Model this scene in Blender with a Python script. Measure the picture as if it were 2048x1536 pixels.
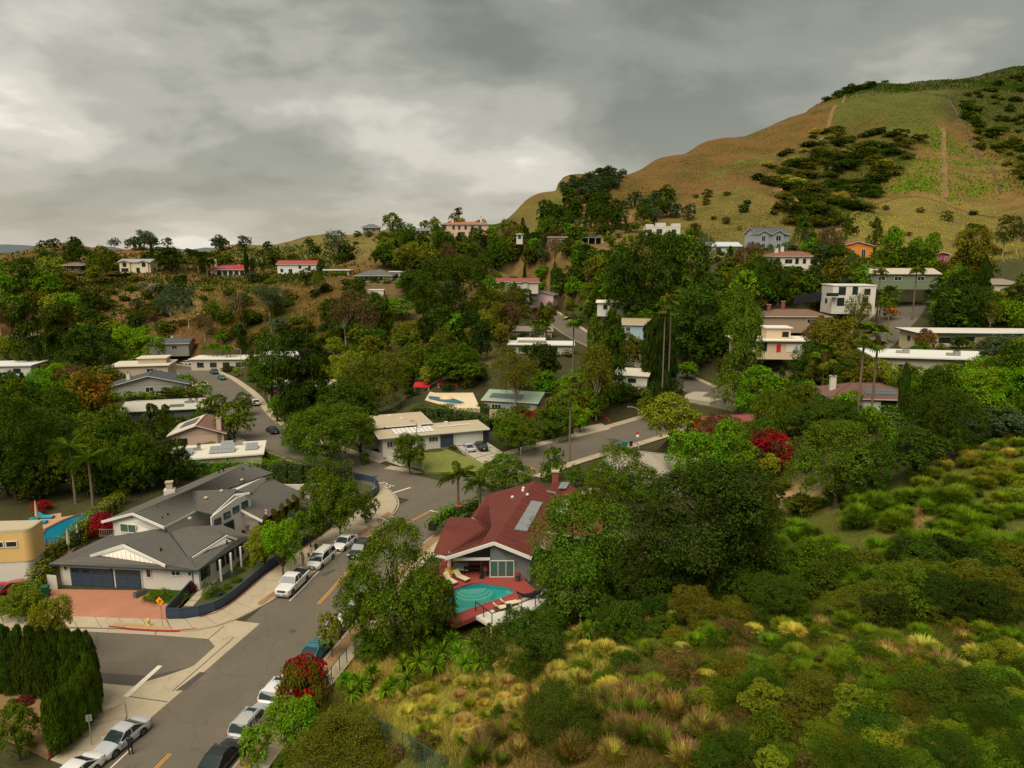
# Aerial view over a canyon suburb under an overcast sky.
import bpy, math, random
import numpy as np
from mathutils import Vector, Matrix, Euler

rnd = random.Random(11)
rng = np.random.default_rng(11)
R = math.radians
sc = bpy.context.scene
for o in list(bpy.data.objects):
  bpy.data.objects.remove(o)
COL = sc.collection

# ------------------------------------------------------------------ camera
F, CAMH, VH = 1420.0, 41.0, 505.0
PITCH = math.atan((768 - VH) / F)
CP_, SP_ = math.cos(PITCH), math.sin(PITCH)
cam_d = bpy.data.cameras.new('camera')
cam_d.sensor_fit = 'HORIZONTAL'
cam_d.sensor_width = 36
cam_d.lens = 36 * F / 2048
cam_d.clip_start = 0.5
cam_d.clip_end = 9000
cam = bpy.data.objects.new('camera', cam_d)
COL.objects.link(cam)
cam.location = (0, 0, CAMH)
cam.rotation_euler = (R(90) - PITCH, 0, 0)
sc.camera = cam

# ------------------------------------------------------------------ sky
SUN_EL, SUN_AZ = 56, -152          # degrees; azimuth from +Y, negative to the west
world = bpy.data.worlds.new('World')
sc.world = world
world.use_nodes = True
nt = world.node_tree
nt.nodes.clear()

def N(nt, typ, **kw):
  n = nt.nodes.new(typ)
  for k, v in kw.items():
    if k.startswith('i_'):
      n.inputs[k[2:].replace('_', ' ')].default_value = v
    else:
      setattr(n, k, v)
  return n

def L(nt, a, b):
  nt.links.new(a, b)

def math_node(nt, op, a=None, b=None, va=None, vb=None):
  n = nt.nodes.new('ShaderNodeMath')
  n.operation = op
  for i, (s, v) in enumerate(((a, va), (b, vb))):
    if s is not None:
      nt.links.new(s, n.inputs[i])
    elif v is not None:
      n.inputs[i].default_value = v
  return n.outputs[0]

tc = N(nt, 'ShaderNodeTexCoord')
sep = N(nt, 'ShaderNodeSeparateXYZ')
L(nt, tc.outputs['Generated'], sep.inputs[0])
zc = math_node(nt, 'ADD', math_node(nt, 'MAXIMUM', sep.outputs[2], None, None, 0.0), None, None, 0.30)
comb = N(nt, 'ShaderNodeCombineXYZ')
L(nt, math_node(nt, 'DIVIDE', sep.outputs[0], zc), comb.inputs[0])
L(nt, math_node(nt, 'DIVIDE', sep.outputs[1], zc), comb.inputs[1])
comb.inputs[2].default_value = 3.7
nz = N(nt, 'ShaderNodeTexNoise', i_Scale=1.55, i_Detail=8.0, i_Roughness=0.50, i_Distortion=0.15)
L(nt, comb.outputs[0], nz.inputs['Vector'])
fac = math_node(nt, 'MULTIPLY_ADD', nz.outputs[0], None, None, 2.5)
fac.node.inputs[2].default_value = -0.80

def sky_dir(u, v):
  a, b = (u - 1024) / F, (v - 768) / F
  d = Vector((a, CP_ - b * SP_, -SP_ - b * CP_))
  return d.normalized()

# broad bright and dark banks of the cloud layer: direction, width, strength
for (u, v, k, s) in ((90, 170, 26, .20), (30, 330, 60, .10), (620, 60, 26, -.26), (1150, 90, 26, -.22), (1800, 60, 22, -.16),
           (330, 300, 90, -.20), (760, 330, 60, -.10), (1120, 230, 110, .14), (900, 420, 80, .20), (560, 460, 60, .14), (300, 470, 60, .12),
           (1420, 200, 60, .06), (200, 40, 90, .16), (560, 170, 160, .08), (130, 300, 200, -.05)):
  dp = N(nt, 'ShaderNodeVectorMath', operation='DOT_PRODUCT')
  L(nt, tc.outputs['Generated'], dp.inputs[0])
  dp.inputs[1].default_value = sky_dir(u, v)
  e = math_node(nt, 'EXPONENT', math_node(nt, 'MULTIPLY', math_node(nt, 'SUBTRACT', dp.outputs['Value'], None, None, 1.0), None, None, float(k)))
  fac = math_node(nt, 'ADD', fac, math_node(nt, 'MULTIPLY', e, None, None, s))
ramp = N(nt, 'ShaderNodeValToRGB')
cr = ramp.color_ramp
cr.interpolation = 'EASE'
cr.elements[0].position = 0.05
cr.elements[0].color = (.125, .135, .108, 1)
cr.elements[1].position = 1.0
cr.elements[1].color = (.72, .68, .60, 1)
for p_, c_ in ((.32, (.19, .197, .16, 1)), (.55, (.30, .295, .25, 1)), (.78, (.45, .43, .37, 1))):
  e_ = cr.elements.new(p_)
  e_.color = c_
L(nt, fac, ramp.inputs[0])
# a thin warm veil towards the horizon
hz = math_node(nt, 'EXPONENT', math_node(nt, 'MULTIPLY', math_node(nt, 'ABSOLUTE', sep.outputs[2]), None, None, -9.0))
mixw = N(nt, 'ShaderNodeMix', data_type='RGBA')
L(nt, math_node(nt, 'MULTIPLY', hz, None, None, .6), mixw.inputs[0])
L(nt, ramp.outputs[0], mixw.inputs[6])
mixw.inputs[7].default_value = (.42, .37, .30, 1)
sky = N(nt, 'ShaderNodeTexSky', sky_type='NISHITA', sun_disc=False, sun_elevation=R(SUN_EL), sun_rotation=R(SUN_AZ))
bg_c = N(nt, 'ShaderNodeBackground')
bg_c.inputs['Strength'].default_value = 0.53
L(nt, mixw.outputs[2], bg_c.inputs[0])
bg_s = N(nt, 'ShaderNodeBackground')
bg_s.inputs['Strength'].default_value = 0.07
L(nt, sky.outputs[0], bg_s.inputs[0])
mixs = N(nt, 'ShaderNodeMixShader')
mixs.inputs[0].default_value = 0.96      # cloud cover
L(nt, bg_s.outputs[0], mixs.inputs[1])
L(nt, bg_c.outputs[0], mixs.inputs[2])
wo = N(nt, 'ShaderNodeOutputWorld')
L(nt, mixs.outputs[0], wo.inputs[0])

sun_d = bpy.data.lights.new('sun', 'SUN')
sun_d.energy = 1.5
sun_d.angle = R(50)
sun_d.color = (1.0, .91, .76)
sun = bpy.data.objects.new('sun', sun_d)
COL.objects.link(sun)
sv = Vector((math.sin(R(SUN_AZ)) * math.cos(R(SUN_EL)), math.cos(R(SUN_AZ)) * math.cos(R(SUN_EL)), math.sin(R(SUN_EL))))
sun.rotation_euler = sv.to_track_quat('Z', 'Y').to_euler()
sun.location = sv * 300
sc.view_settings.view_transform = 'Standard'
sc.view_settings.look = 'None'
sc.view_settings.gamma = 1
sc.view_settings.exposure = 1.52
sc.view_settings.use_curve_mapping = False
sc.render.engine = 'CYCLES'
cy = sc.cycles
cy.max_bounces = 5
cy.diffuse_bounces = 2
cy.glossy_bounces = 2
cy.transmission_bounces = 3
cy.transparent_max_bounces = 6
cy.caustics_reflective = cy.caustics_refractive = False
cy.use_denoising = True

# ------------------------------------------------------------------ surveying helpers (photo pixel -> place)
def ray(u, v):
  a, b = (u - 1024) / F, (v - 768) / F
  return (a, CP_ - b * SP_, -SP_ - b * CP_)

def on_z(u, v, z=0.0):
  r = ray(u, v)
  t = (z - CAMH) / r[2]
  return Vector((r[0] * t, r[1] * t, z))

def at(u, v, Y):
  r = ray(u, v)
  t = Y / r[1]
  return Vector((r[0] * t, Y, CAMH + r[2] * t))

def on_plane(u, v, a, b, c, lift=0.0):
  n = (b - a).cross(c - a)
  n = n if n.z > 0 else -n
  n.normalize()
  r = Vector(ray(u, v)); o_ = Vector((0, 0, CAMH))
  return o_ + r * ((a - o_).dot(n) / r.dot(n)) + n * lift

def px(p):
  d = p[2] - CAMH
  zf = p[1] * CP_ - d * SP_
  yu = p[1] * SP_ + d * CP_
  return (1024 + F * p[0] / zf, 768 - F * yu / zf, zf)

# ------------------------------------------------------------------ tags and scene tree
def tag(o, label=None, cat=None, group=None, kind=None):
  if label: o['label'] = label
  if cat: o['category'] = cat
  if group: o['group'] = group
  if kind: o['kind'] = kind
  return o

def empty(name, loc=(0, 0, 0), rz=0.0, label=None, cat=None, group=None):
  o = bpy.data.objects.new(name, None)
  o.empty_display_size = 0.3
  o.location = loc
  o.rotation_euler = (0, 0, rz)
  COL.objects.link(o)
  return tag(o, label, cat, group)

def link(name, me, parent=None, loc=None, rot=None, scale=None):
  o = bpy.data.objects.new(name, me)
  COL.objects.link(o)
  if parent is not None: o.parent = parent
  if loc is not None: o.location = loc
  if rot is not None: o.rotation_euler = rot
  if scale is not None: o.scale = scale
  return o

class MB:
  """collects boxes, prisms and tubes; build() links them as one mesh object"""

  def __init__(s):
    s.v, s.f, s.m = [], [], []

  def add(s, vs, fs, m=0):
    b = len(s.v)
    s.v += [tuple(x) for x in vs]
    s.f += [tuple(b + i for i in f) for f in fs]
    s.m += [m] * len(fs)
    return s

  def box(s, c, d, rz=0.0, m=0):
    hx, hy, hz = d[0] / 2, d[1] / 2, d[2] / 2
    ca, sa = math.cos(rz), math.sin(rz)
    vs = []
    for z in (-hz, hz):
      for (x, y) in ((-hx, -hy), (hx, -hy), (hx, hy), (-hx, hy)):
        vs.append((c[0] + x * ca - y * sa, c[1] + x * sa + y * ca, c[2] + z))
    return s.add(vs, [(3, 2, 1, 0), (4, 5, 6, 7), (0, 1, 5, 4), (1, 2, 6, 5), (2, 3, 7, 6), (3, 0, 4, 7)], m)

  def prism(s, poly, z0, z1, m=0):
    """poly: xy or xyz; z0,z1 offsets (added to z when poly has z)"""
    n = len(poly)
    base = [(p[0], p[1], (p[2] if len(p) > 2 else 0)) for p in poly]
    area = sum(base[i][0] * base[(i + 1) % n][1] - base[(i + 1) % n][0] * base[i][1] for i in range(n))
    if area < 0: base = base[::-1]
    vs = [(x, y, z + z0) for x, y, z in base] + [(x, y, z + z1) for x, y, z in base]
    fs = [tuple(range(n - 1, -1, -1)), tuple(range(n, 2 * n))]
    fs += [(i, (i + 1) % n, n + (i + 1) % n, n + i) for i in range(n)]
    return s.add(vs, fs, m)

  def bar(s, a, b, w, h, m=0):
    """rectangular bar from a to b, width w (horizontal) and height h"""
    a, b = Vector(a), Vector(b)
    d = (b - a).normalized()
    side = d.cross(Vector((0, 0, 1)))
    side = side.normalized() if side.length > 1e-4 else Vector((1, 0, 0))
    up = side.cross(d).normalized()
    vs = []
    for p in (a, b):
      for (i, j) in ((-1, -1), (1, -1), (1, 1), (-1, 1)):
        vs.append(p + side * (i * w / 2) + up * (j * h / 2))
    return s.add(vs, [(3, 2, 1, 0), (4, 5, 6, 7), (0, 1, 5, 4), (1, 2, 6, 5), (2, 3, 7, 6), (3, 0, 4, 7)], m)

  def tube(s, pts, rad, n=6, m=0, cap=True):
    pts = [Vector(p) for p in pts]
    if not hasattr(rad, '__len__'): rad = [rad] * len(pts)
    vs, fs = [], []
    for i, p in enumerate(pts):
      d = (pts[min(i + 1, len(pts) - 1)] - pts[max(i - 1, 0)]).normalized()
      ref = Vector((0, 0, 1)) if abs(d.z) < .9 else Vector((1, 0, 0))
      a = d.cross(ref).normalized()
      b = d.cross(a).normalized()
      for k in range(n):
        t = 2 * math.pi * k / n
        vs.append(p + a * (math.cos(t) * rad[i]) + b * (math.sin(t) * rad[i]))
    for i in range(len(pts) - 1):
      for k in range(n):
        fs.append((i * n + k, i * n + (k + 1) % n, (i + 1) * n + (k + 1) % n, (i + 1) * n + k))
    if cap:
      fs.append(tuple(range(n)))
      fs.append(tuple(range((len(pts) - 1) * n, len(pts) * n))[::-1])
    return s.add(vs, fs, m)

  def lathe(s, c, prof, n=10, m=0):
    vs, fs = [], []
    for (r, z) in prof:
      for k in range(n):
        t = 2 * math.pi * k / n
        vs.append((c[0] + r * math.cos(t), c[1] + r * math.sin(t), c[2] + z))
    for i in range(len(prof) - 1):
      for k in range(n):
        fs.append((i * n + k, i * n + (k + 1) % n, (i + 1) * n + (k + 1) % n, (i + 1) * n + k))
    fs.append(tuple(range(n))[::-1])
    fs.append(tuple(range((len(prof) - 1) * n, len(prof) * n)))
    return s.add(vs, fs, m)

  def mesh(s, name, mats, smooth=False):
    me = bpy.data.meshes.new(name)
    me.from_pydata(s.v, [], s.f)
    for mt in (mats if isinstance(mats, (list, tuple)) else [mats]):
      me.materials.append(mt)
    me.polygons.foreach_set('material_index', s.m)
    if smooth:
      me.polygons.foreach_set('use_smooth', [True] * len(me.polygons))
    me.update()
    return me

  def build(s, name, mats, parent=None, loc=None, rot=None, smooth=False):
    return link(name, s.mesh(name, mats, smooth), parent, loc, rot)

# ------------------------------------------------------------------ materials
def principled(name, col, rough=.7, metal=0.0, spec=.3, noise=0.0, nscale=3.0, bump=0.0, bscale=20.0, objcol=False, coat=0.0, alpha=1.0, emit=None):
  m = bpy.data.materials.new(name)
  m.use_nodes = True
  t = m.node_tree
  b = t.nodes['Principled BSDF']
  b.inputs['Roughness'].default_value = rough
  b.inputs['Metallic'].default_value = metal
  b.inputs['Specular IOR Level'].default_value = spec
  b.inputs['Coat Weight'].default_value = coat
  b.inputs['Alpha'].default_value = alpha
  c4 = (*col, 1)
  b.inputs['Base Color'].default_value = c4
  src = None
  if objcol:
    oi = N(t, 'ShaderNodeObjectInfo')
    src = oi.outputs['Color']
  if noise > 0 or bump > 0:
    tcn = N(t, 'ShaderNodeTexCoord')
  if noise > 0:
    n1 = N(t, 'ShaderNodeTexNoise', i_Scale=nscale, i_Detail=6.0, i_Roughness=.62)
    L(t, tcn.outputs['Object'], n1.inputs['Vector'])
    f = math_node(t, 'MULTIPLY_ADD', n1.outputs[0], None, None, noise * 2)
    f.node.inputs[2].default_value = 1 - noise
    mx = N(t, 'ShaderNodeVectorMath', operation='SCALE')
    if src is not None:
      L(t, src, mx.inputs[0])
    else:
      mx.inputs[0].default_value = col
    L(t, f, mx.inputs['Scale'])
    src = mx.outputs[0]
  if src is not None:
    L(t, src, b.inputs['Base Color'])
  if bump > 0:
    n2 = N(t, 'ShaderNodeTexNoise', i_Scale=bscale, i_Detail=3.0)
    L(t, tcn.outputs['Object'], n2.inputs['Vector'])
    bp = N(t, 'ShaderNodeBump', i_Strength=bump, i_Distance=.05)
    L(t, n2.outputs[0], bp.inputs['Height'])
    L(t, bp.outputs[0], b.inputs['Normal'])
  return m

def leaf_material(name, trans=.22, var=.38, hue=.05, big=0.35, bigscale=.35):
  """foliage: object colour x per-leaf and per-clump variation, a little light passing through"""
  m = bpy.data.materials.new(name)
  m.use_nodes = True
  t = m.node_tree
  t.nodes.clear()
  oi = N(t, 'ShaderNodeObjectInfo')
  ge = N(t, 'ShaderNodeNewGeometry')
  tcn = N(t, 'ShaderNodeTexCoord')
  nz_ = N(t, 'ShaderNodeTexNoise', i_Scale=bigscale, i_Detail=2.0)
  L(t, ge.outputs['Position'], nz_.inputs['Vector'])
  a = math_node(t, 'MULTIPLY_ADD', ge.outputs['Random Per Island'], None, None, var * 2)
  a.node.inputs[2].default_value = 1 - var
  b_ = math_node(t, 'MULTIPLY_ADD', nz_.outputs[0], None, None, big * 2)
  b_.node.inputs[2].default_value = 1 - big
  hsv = N(t, 'ShaderNodeHueSaturation')
  h = math_node(t, 'MULTIPLY_ADD', nz_.outputs[0], None, None, hue * 2)
  h.node.inputs[2].default_value = .5 - hue
  L(t, h, hsv.inputs['Hue'])
  L(t, math_node(t, 'MULTIPLY', a, b_), hsv.inputs['Value'])
  L(t, oi.outputs['Color'], hsv.inputs['Color'])
  d = N(t, 'ShaderNodeBsdfDiffuse')
  L(t, hsv.outputs[0], d.inputs[0])
  tr = N(t, 'ShaderNodeBsdfTranslucent')
  L(t, hsv.outputs[0], tr.inputs[0])
  mx = N(t, 'ShaderNodeMixShader')
  mx.inputs[0].default_value = trans
  L(t, d.outputs[0], mx.inputs[1])
  L(t, tr.outputs[0], mx.inputs[2])
  out = N(t, 'ShaderNodeOutputMaterial')
  L(t, mx.outputs[0], out.inputs[0])
  return m

def attr_material(name, attr, rough=.9, noise=.3, nscale=.6, fine=.35, fscale=6.0, bump=.6, bscale=2.5, bdist=.25):
  m = bpy.data.materials.new(name)
  m.use_nodes = True
  t = m.node_tree
  b = t.nodes['Principled BSDF']
  b.inputs['Roughness'].default_value = rough
  b.inputs['Specular IOR Level'].default_value = .1
  at_ = N(t, 'ShaderNodeVertexColor', layer_name=attr)
  ge = N(t, 'ShaderNodeNewGeometry')
  n1 = N(t, 'ShaderNodeTexNoise', i_Scale=nscale, i_Detail=5.0, i_Roughness=.65)
  n2 = N(t, 'ShaderNodeTexNoise', i_Scale=fscale, i_Detail=4.0, i_Roughness=.7)
  L(t, ge.outputs['Position'], n1.inputs['Vector'])
  L(t, ge.outputs['Position'], n2.inputs['Vector'])
  a = math_node(t, 'MULTIPLY_ADD', n1.outputs[0], None, None, noise * 2)
  a.node.inputs[2].default_value = 1 - noise
  c = math_node(t, 'MULTIPLY_ADD', n2.outputs[0], None, None, fine * 2)
  c.node.inputs[2].default_value = 1 - fine
  hsv = N(t, 'ShaderNodeHueSaturation')
  h = math_node(t, 'MULTIPLY_ADD', n1.outputs[0], None, None, .10)
  h.node.inputs[2].default_value = .45
  L(t, h, hsv.inputs['Hue'])
  L(t, math_node(t, 'MULTIPLY', a, c), hsv.inputs['Value'])
  L(t, at_.outputs[0], hsv.inputs['Color'])
  n4 = N(t, 'ShaderNodeTexNoise', i_Scale=.045, i_Detail=8.0, i_Roughness=.7)
  L(t, ge.outputs['Position'], n4.inputs['Vector'])
  mr = N(t, 'ShaderNodeMapRange')
  for i_, v_ in ((1, .47), (2, .62), (3, 0.0), (4, .62)): mr.inputs[i_].default_value = v_
  L(t, n4.outputs[0], mr.inputs[0])
  mx = N(t, 'ShaderNodeMix', data_type='RGBA')
  L(t, mr.outputs[0], mx.inputs[0])
  L(t, hsv.outputs[0], mx.inputs[6])
  mx.inputs[7].default_value = (.058, .062, .014, 1)
  L(t, mx.outputs[2], b.inputs['Base Color'])
  n3 = N(t, 'ShaderNodeTexNoise', i_Scale=bscale, i_Detail=4.0)
  L(t, ge.outputs['Position'], n3.inputs['Vector'])
  bp = N(t, 'ShaderNodeBump', i_Strength=bump, i_Distance=bdist)
  L(t, n3.outputs[0], bp.inputs['Height'])
  L(t, bp.outputs[0], b.inputs['Normal'])
  return m

def worn(name, col, crack=.45, cscale=.22, stain=.22):
  """paving with seams, cracks and stains"""
  m = principled(name, col, .85, noise=.14, nscale=.35, bump=.2, bscale=30)
  t = m.node_tree
  b = t.nodes['Principled BSDF']
  src = b.inputs['Base Color'].links[0].from_socket
  ge = N(t, 'ShaderNodeNewGeometry')
  wn = N(t, 'ShaderNodeTexNoise', i_Scale=.7, i_Detail=3.0)
  L(t, ge.outputs['Position'], wn.inputs['Vector'])
  ad = N(t, 'ShaderNodeVectorMath', operation='MULTIPLY_ADD')
  L(t, wn.outputs['Color'], ad.inputs[0]); ad.inputs[1].default_value = (2.2, 2.2, 0); L(t, ge.outputs['Position'], ad.inputs[2])
  vo = N(t, 'ShaderNodeTexVoronoi', feature='DISTANCE_TO_EDGE', i_Scale=cscale)
  L(t, ad.outputs[0], vo.inputs['Vector'])
  mr = N(t, 'ShaderNodeMapRange')
  for i_, v_ in ((1, 0.0), (2, .014), (3, 1 - crack), (4, 1.0)): mr.inputs[i_].default_value = v_
  L(t, vo.outputs['Distance'], mr.inputs[0])
  n2 = N(t, 'ShaderNodeTexNoise', i_Scale=.13, i_Detail=7.0, i_Roughness=.7)
  L(t, ge.outputs['Position'], n2.inputs['Vector'])
  f = math_node(t, 'MULTIPLY_ADD', n2.outputs[0], None, None, stain * 3)
  f.node.inputs[2].default_value = 1 - stain * 1.5
  sc_ = N(t, 'ShaderNodeVectorMath', operation='SCALE')
  L(t, src, sc_.inputs[0]); L(t, math_node(t, 'MULTIPLY', f, mr.outputs[0]), sc_.inputs['Scale'])
  L(t, sc_.outputs[0], b.inputs['Base Color'])
  return m

M = {}
M['soil'] = attr_material('soil', 'ground_colour')
M['asphalt'] = worn('asphalt', (.118, .100, .073), .2, .16, .2)
M['asphalt_patch'] = principled('asphalt_patch', (.070, .060, .047), .85, noise=.15, nscale=.8)
M['concrete'] = worn('concrete', (.37, .305, .205), .2, .3, .16)
M['concrete_grey'] = principled('concrete_grey', (.36, .32, .235), .85, noise=.2, nscale=.5)
M['kerb'] = principled('kerb', (.35, .29, .20), .85, noise=.2, nscale=1.2)
M['kerb_red'] = principled('kerb_red', (.30, .03, .035), .7, noise=.2, nscale=2)
M['paint_white'] = principled('paint_white', (.62, .56, .44), .8, noise=.25, nscale=2)
M['paint_yellow'] = principled('paint_yellow', (.52, .24, .035), .8, noise=.2, nscale=2)
M['driveway'] = worn('driveway', (.36, .155, .09), .12, .25, .2)
M['white'] = principled('white', (.60, .56, .48), .7, noise=.08, nscale=.8)
M['white_clean'] = principled('white_clean', (.66, .63, .57), .55)
M['cream'] = principled('cream', (.62, .49, .32), .8, noise=.06)
M['navy'] = principled('navy', (.036, .056, .082), .5, noise=.12, nscale=1.5)
M['teal_trim'] = principled('teal_trim', (.02, .055, .07), .5)
M['roof_grey'] = principled('roof_grey', (.085, .080, .068), .85, noise=.22, nscale=.9)
M['shingle_grey'] = principled('shingle_grey', (.095, .088, .075), .85, noise=.3, nscale=2.2)
M['roof_red'] = principled('roof_red', (.118, .025, .017), .6, noise=.3, nscale=.5)
M['deck_red'] = principled('deck_red', (.26, .05, .037), .75, noise=.2, nscale=.8)
M['grey_blue'] = principled('grey_blue', (.155, .165, .16), .8, noise=.06)
M['dark'] = principled('dark', (.012, .012, .012), .5)
M['black_metal'] = principled('black_metal', (.015, .015, .014), .45)
M['metal'] = principled('metal', (.35, .35, .33), .45, metal=.6)
M['galv'] = principled('galv', (.28, .28, .25), .5, metal=.3)
M['glass'] = principled('glass', (.018, .028, .028), .06, spec=.6)
M['glass_green'] = principled('glass_green', (.06, .11, .085), .08, spec=.6)
M['tyre'] = principled('tyre', (.012, .012, .012), .8)
M['rim'] = principled('rim', (.30, .30, .29), .35, metal=.7)
M['car_paint'] = principled('car_paint', (.8, .8, .8), .35, coat=.7, objcol=True)
M['lamp_clear'] = principled('lamp_clear', (.55, .55, .52), .15, spec=.6)
M['lamp_red'] = principled('lamp_red', (.35, .012, .012), .2, spec=.5)
M['plate'] = principled('plate', (.62, .60, .52), .5)
M['wood'] = principled('wood', (.10, .055, .028), .8, noise=.25, nscale=3)
M['bark'] = principled('bark', (.050, .034, .022), .95, noise=.35, nscale=5, bump=.6, bscale=8)
M['bark_pale'] = principled('bark_pale', (.34, .27, .19), .9, noise=.25, nscale=3)
M['bark_palm'] = principled('bark_palm', (.16, .115, .075), .95, noise=.3, nscale=4)
M['brick_red'] = principled('brick_red', (.22, .065, .045), .9, noise=.3, nscale=6)
M['water'] = principled('water', (.010, .26, .25), .05, spec=.5, alpha=.55, bump=.25, bscale=1.6)
M['water_blue'] = principled('water_blue', (.006, .17, .26), .05, spec=.5, alpha=.70, bump=.25, bscale=1.6)
M['pool_floor'] = principled('pool_floor', (.09, .62, .58), .6, noise=.06)
M['pool_blue'] = principled('pool_blue', (.03, .33, .46), .6, noise=.06)
M['pool_step'] = principled('pool_step', (.32, .66, .44), .6)
M['tint'] = principled('tint', (.5, .5, .5), .75, objcol=True, noise=.10, nscale=1.0)
M['tint_flat'] = principled('tint_flat', (.5, .5, .5), .6, objcol=True)
M['solar'] = principled('solar', (.09, .10, .11), .22, spec=.6, noise=.1)
M['solar_pale'] = principled('solar_pale', (.22, .23, .23), .3, spec=.6, noise=.1)
M['leaf'] = leaf_material('leaf')
M['leaf_red'] = leaf_material('leaf_red', var=.45, hue=.015)
M['needle'] = leaf_material('needle', trans=.1, var=.4)
M['skin'] = principled('skin', (.32, .17, .11), .6)
M['hair'] = principled('hair', (.015, .01, .008), .6)
M['cloth_black'] = principled('cloth_black', (.012, .013, .016), .85)
M['cloth_grey'] = principled('cloth_grey', (.33, .33, .33), .85)
M['cloth_tan'] = principled('cloth_tan', (.28, .22, .16), .85)
M['cloth_pink'] = principled('cloth_pink', (.62, .16, .20), .85)
M['sign_yellow'] = principled('sign_yellow', (.80, .33, .01), .5)
M['sign_red'] = principled('sign_red', (.50, .02, .03), .5)
M['sign_white'] = principled('sign_white', (.78, .76, .70), .5)
M['sign_blue'] = principled('sign_blue', (.02, .05, .16), .5)
M['hydrant'] = principled('hydrant', (.72, .42, .06), .5)
M['bin_green'] = principled('bin_green', (.012, .10, .045), .5)
M['bin_blue'] = principled('bin_blue', (.01, .16, .24), .5)

# ------------------------------------------------------------------ terrain
CTRL = []       # (x, y, z)
PIX = [  # surveyed ground points: photo pixel and distance
  # left hill and ridge
  (400, 650, 270), (340, 690, 265), (300, 640, 290), (300, 600, 310), (300, 560, 335), (270, 545, 345), (200, 552, 340), (458, 550, 350), (380, 548, 345),
  (170, 493, 430), (60, 497, 430), (250, 499, 430), (340, 506, 420), (0, 500, 430), (-150, 500, 430), (60, 580, 300), (0, 650, 270), (-150, 600, 290), (120, 660, 265),
  (430, 500, 450), (480, 495, 455), (540, 503, 470), (570, 502, 470), (600, 488, 455), (660, 470, 440), (720, 466, 405), (760, 463, 398), (845, 467, 395), (930, 470, 385),
  (620, 520, 380), (690, 510, 370), (750, 562, 300), (660, 553, 322), (590, 548, 340), (750, 595, 280), (800, 640, 250), (700, 690, 240), (600, 650, 262), (500, 640, 275), (500, 590, 310),
  (640, 740, 240), (580, 735, 240), (900, 560, 305), (880, 700, 225), (870, 765, 188), (860, 800, 175), (1000, 822, 166), (980, 540, 330), (860, 520, 340),
  # centre and right neighbourhood
  (850, 900, 135), (765, 907, 132), (958, 890, 138), (900, 925, 132), (1420, 780, 195), (1247, 712, 230), (1150, 650, 285), (1075, 605, 330), (1400, 830, 171), (1275, 893, 148),
  (1750, 690, 185), (1800, 630, 215), (1500, 760, 190), (1600, 722, 186), (1550, 703, 192), (1850, 735, 148), (1950, 692, 180), (1760, 828, 116), (1930, 822, 112), (1640, 872, 124),
  (1500, 880, 128), (1320, 985, 110), (1240, 950, 114), (1600, 1000, 100), (1570, 650, 205), (1700, 618, 205), (1715, 525, 265), (1880, 535, 260), (1810, 563, 225), (1590, 545, 243),
  (1452, 506, 300), (1545, 497, 285), (1335, 472, 340), (1180, 487, 340), (1100, 520, 330), (1050, 545, 325), (1030, 575, 302), (1085, 600, 312), (1232, 620, 260), (1275, 665, 230),
  (1068, 674, 245), (1085, 705, 220), (1240, 765, 186), (1470, 585, 235), (1450, 540, 258), (1990, 585, 212), (2120, 640, 200), (2150, 560, 230), (1350, 600, 255), (1300, 540, 290),
  # near slope
  (1500, 1120, 75), (1750, 1065, 72), (1620, 1080, 78), (1950, 1000, 75), (2040, 950, 80), (1800, 980, 82), (1900, 900, 96), (1600, 1180, 66), (1850, 1200, 56), (1700, 1290, 47),
  (1950, 1320, 42), (1500, 1330, 47), (1400, 1250, 56), (1230, 1440, 43), (1900, 1500, 33), (1500, 1500, 37), (1150, 1270, 64), (1000, 1350, 57), (850, 1500, 50), (1050, 1500, 45),
  (720, 1345, 62), (700, 1490, 52), (930, 1325, 62), (1200, 1215, 75), (1100, 1250, 70), (1300, 1180, 78), (1400, 1150, 82), (2150, 1100, 62), (2150, 1300, 45),
  # big hill
  (1490, 370, 420), (1400, 460, 360), (1300, 420, 420), (1010, 440, 480), (1110, 376, 520), (1250, 347, 580), (1400, 287, 640), (1600, 222, 700), (1720, 199, 730), (1830, 184, 740),
  (1895, 200, 700), (1500, 300, 600), (1700, 270, 620), (1600, 300, 580), (1620, 330, 540), (1600, 400, 440), (1630, 450, 370), (1880, 260, 600), (1880, 330, 500), (1880, 390, 430),
  (1790, 400, 420), (1780, 462, 340), (1950, 430, 390), (2040, 400, 430), (1985, 330, 560), (2048, 131, 900), (1960, 150, 920), (1870, 171, 950), (1690, 179, 950), (1620, 216, 900),
  (1150, 440, 440), (1200, 400, 480), (1700, 482, 300), (1850, 480, 320), (1980, 500, 300), (2060, 480, 320), (1060, 410, 500), (1330, 380, 500), (1420, 400, 420), (1450, 320, 560),
  (1550, 255, 660), (2200, 200, 800), (2250, 350, 560), (1320, 320, 610), (1960, 230, 700), (2048, 250, 700), (1700, 375, 490), (1560, 350, 500), (1750, 310, 560),
]
for (u, v, Y) in PIX:
  CTRL.append(tuple(at(u, v, Y)))
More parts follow.
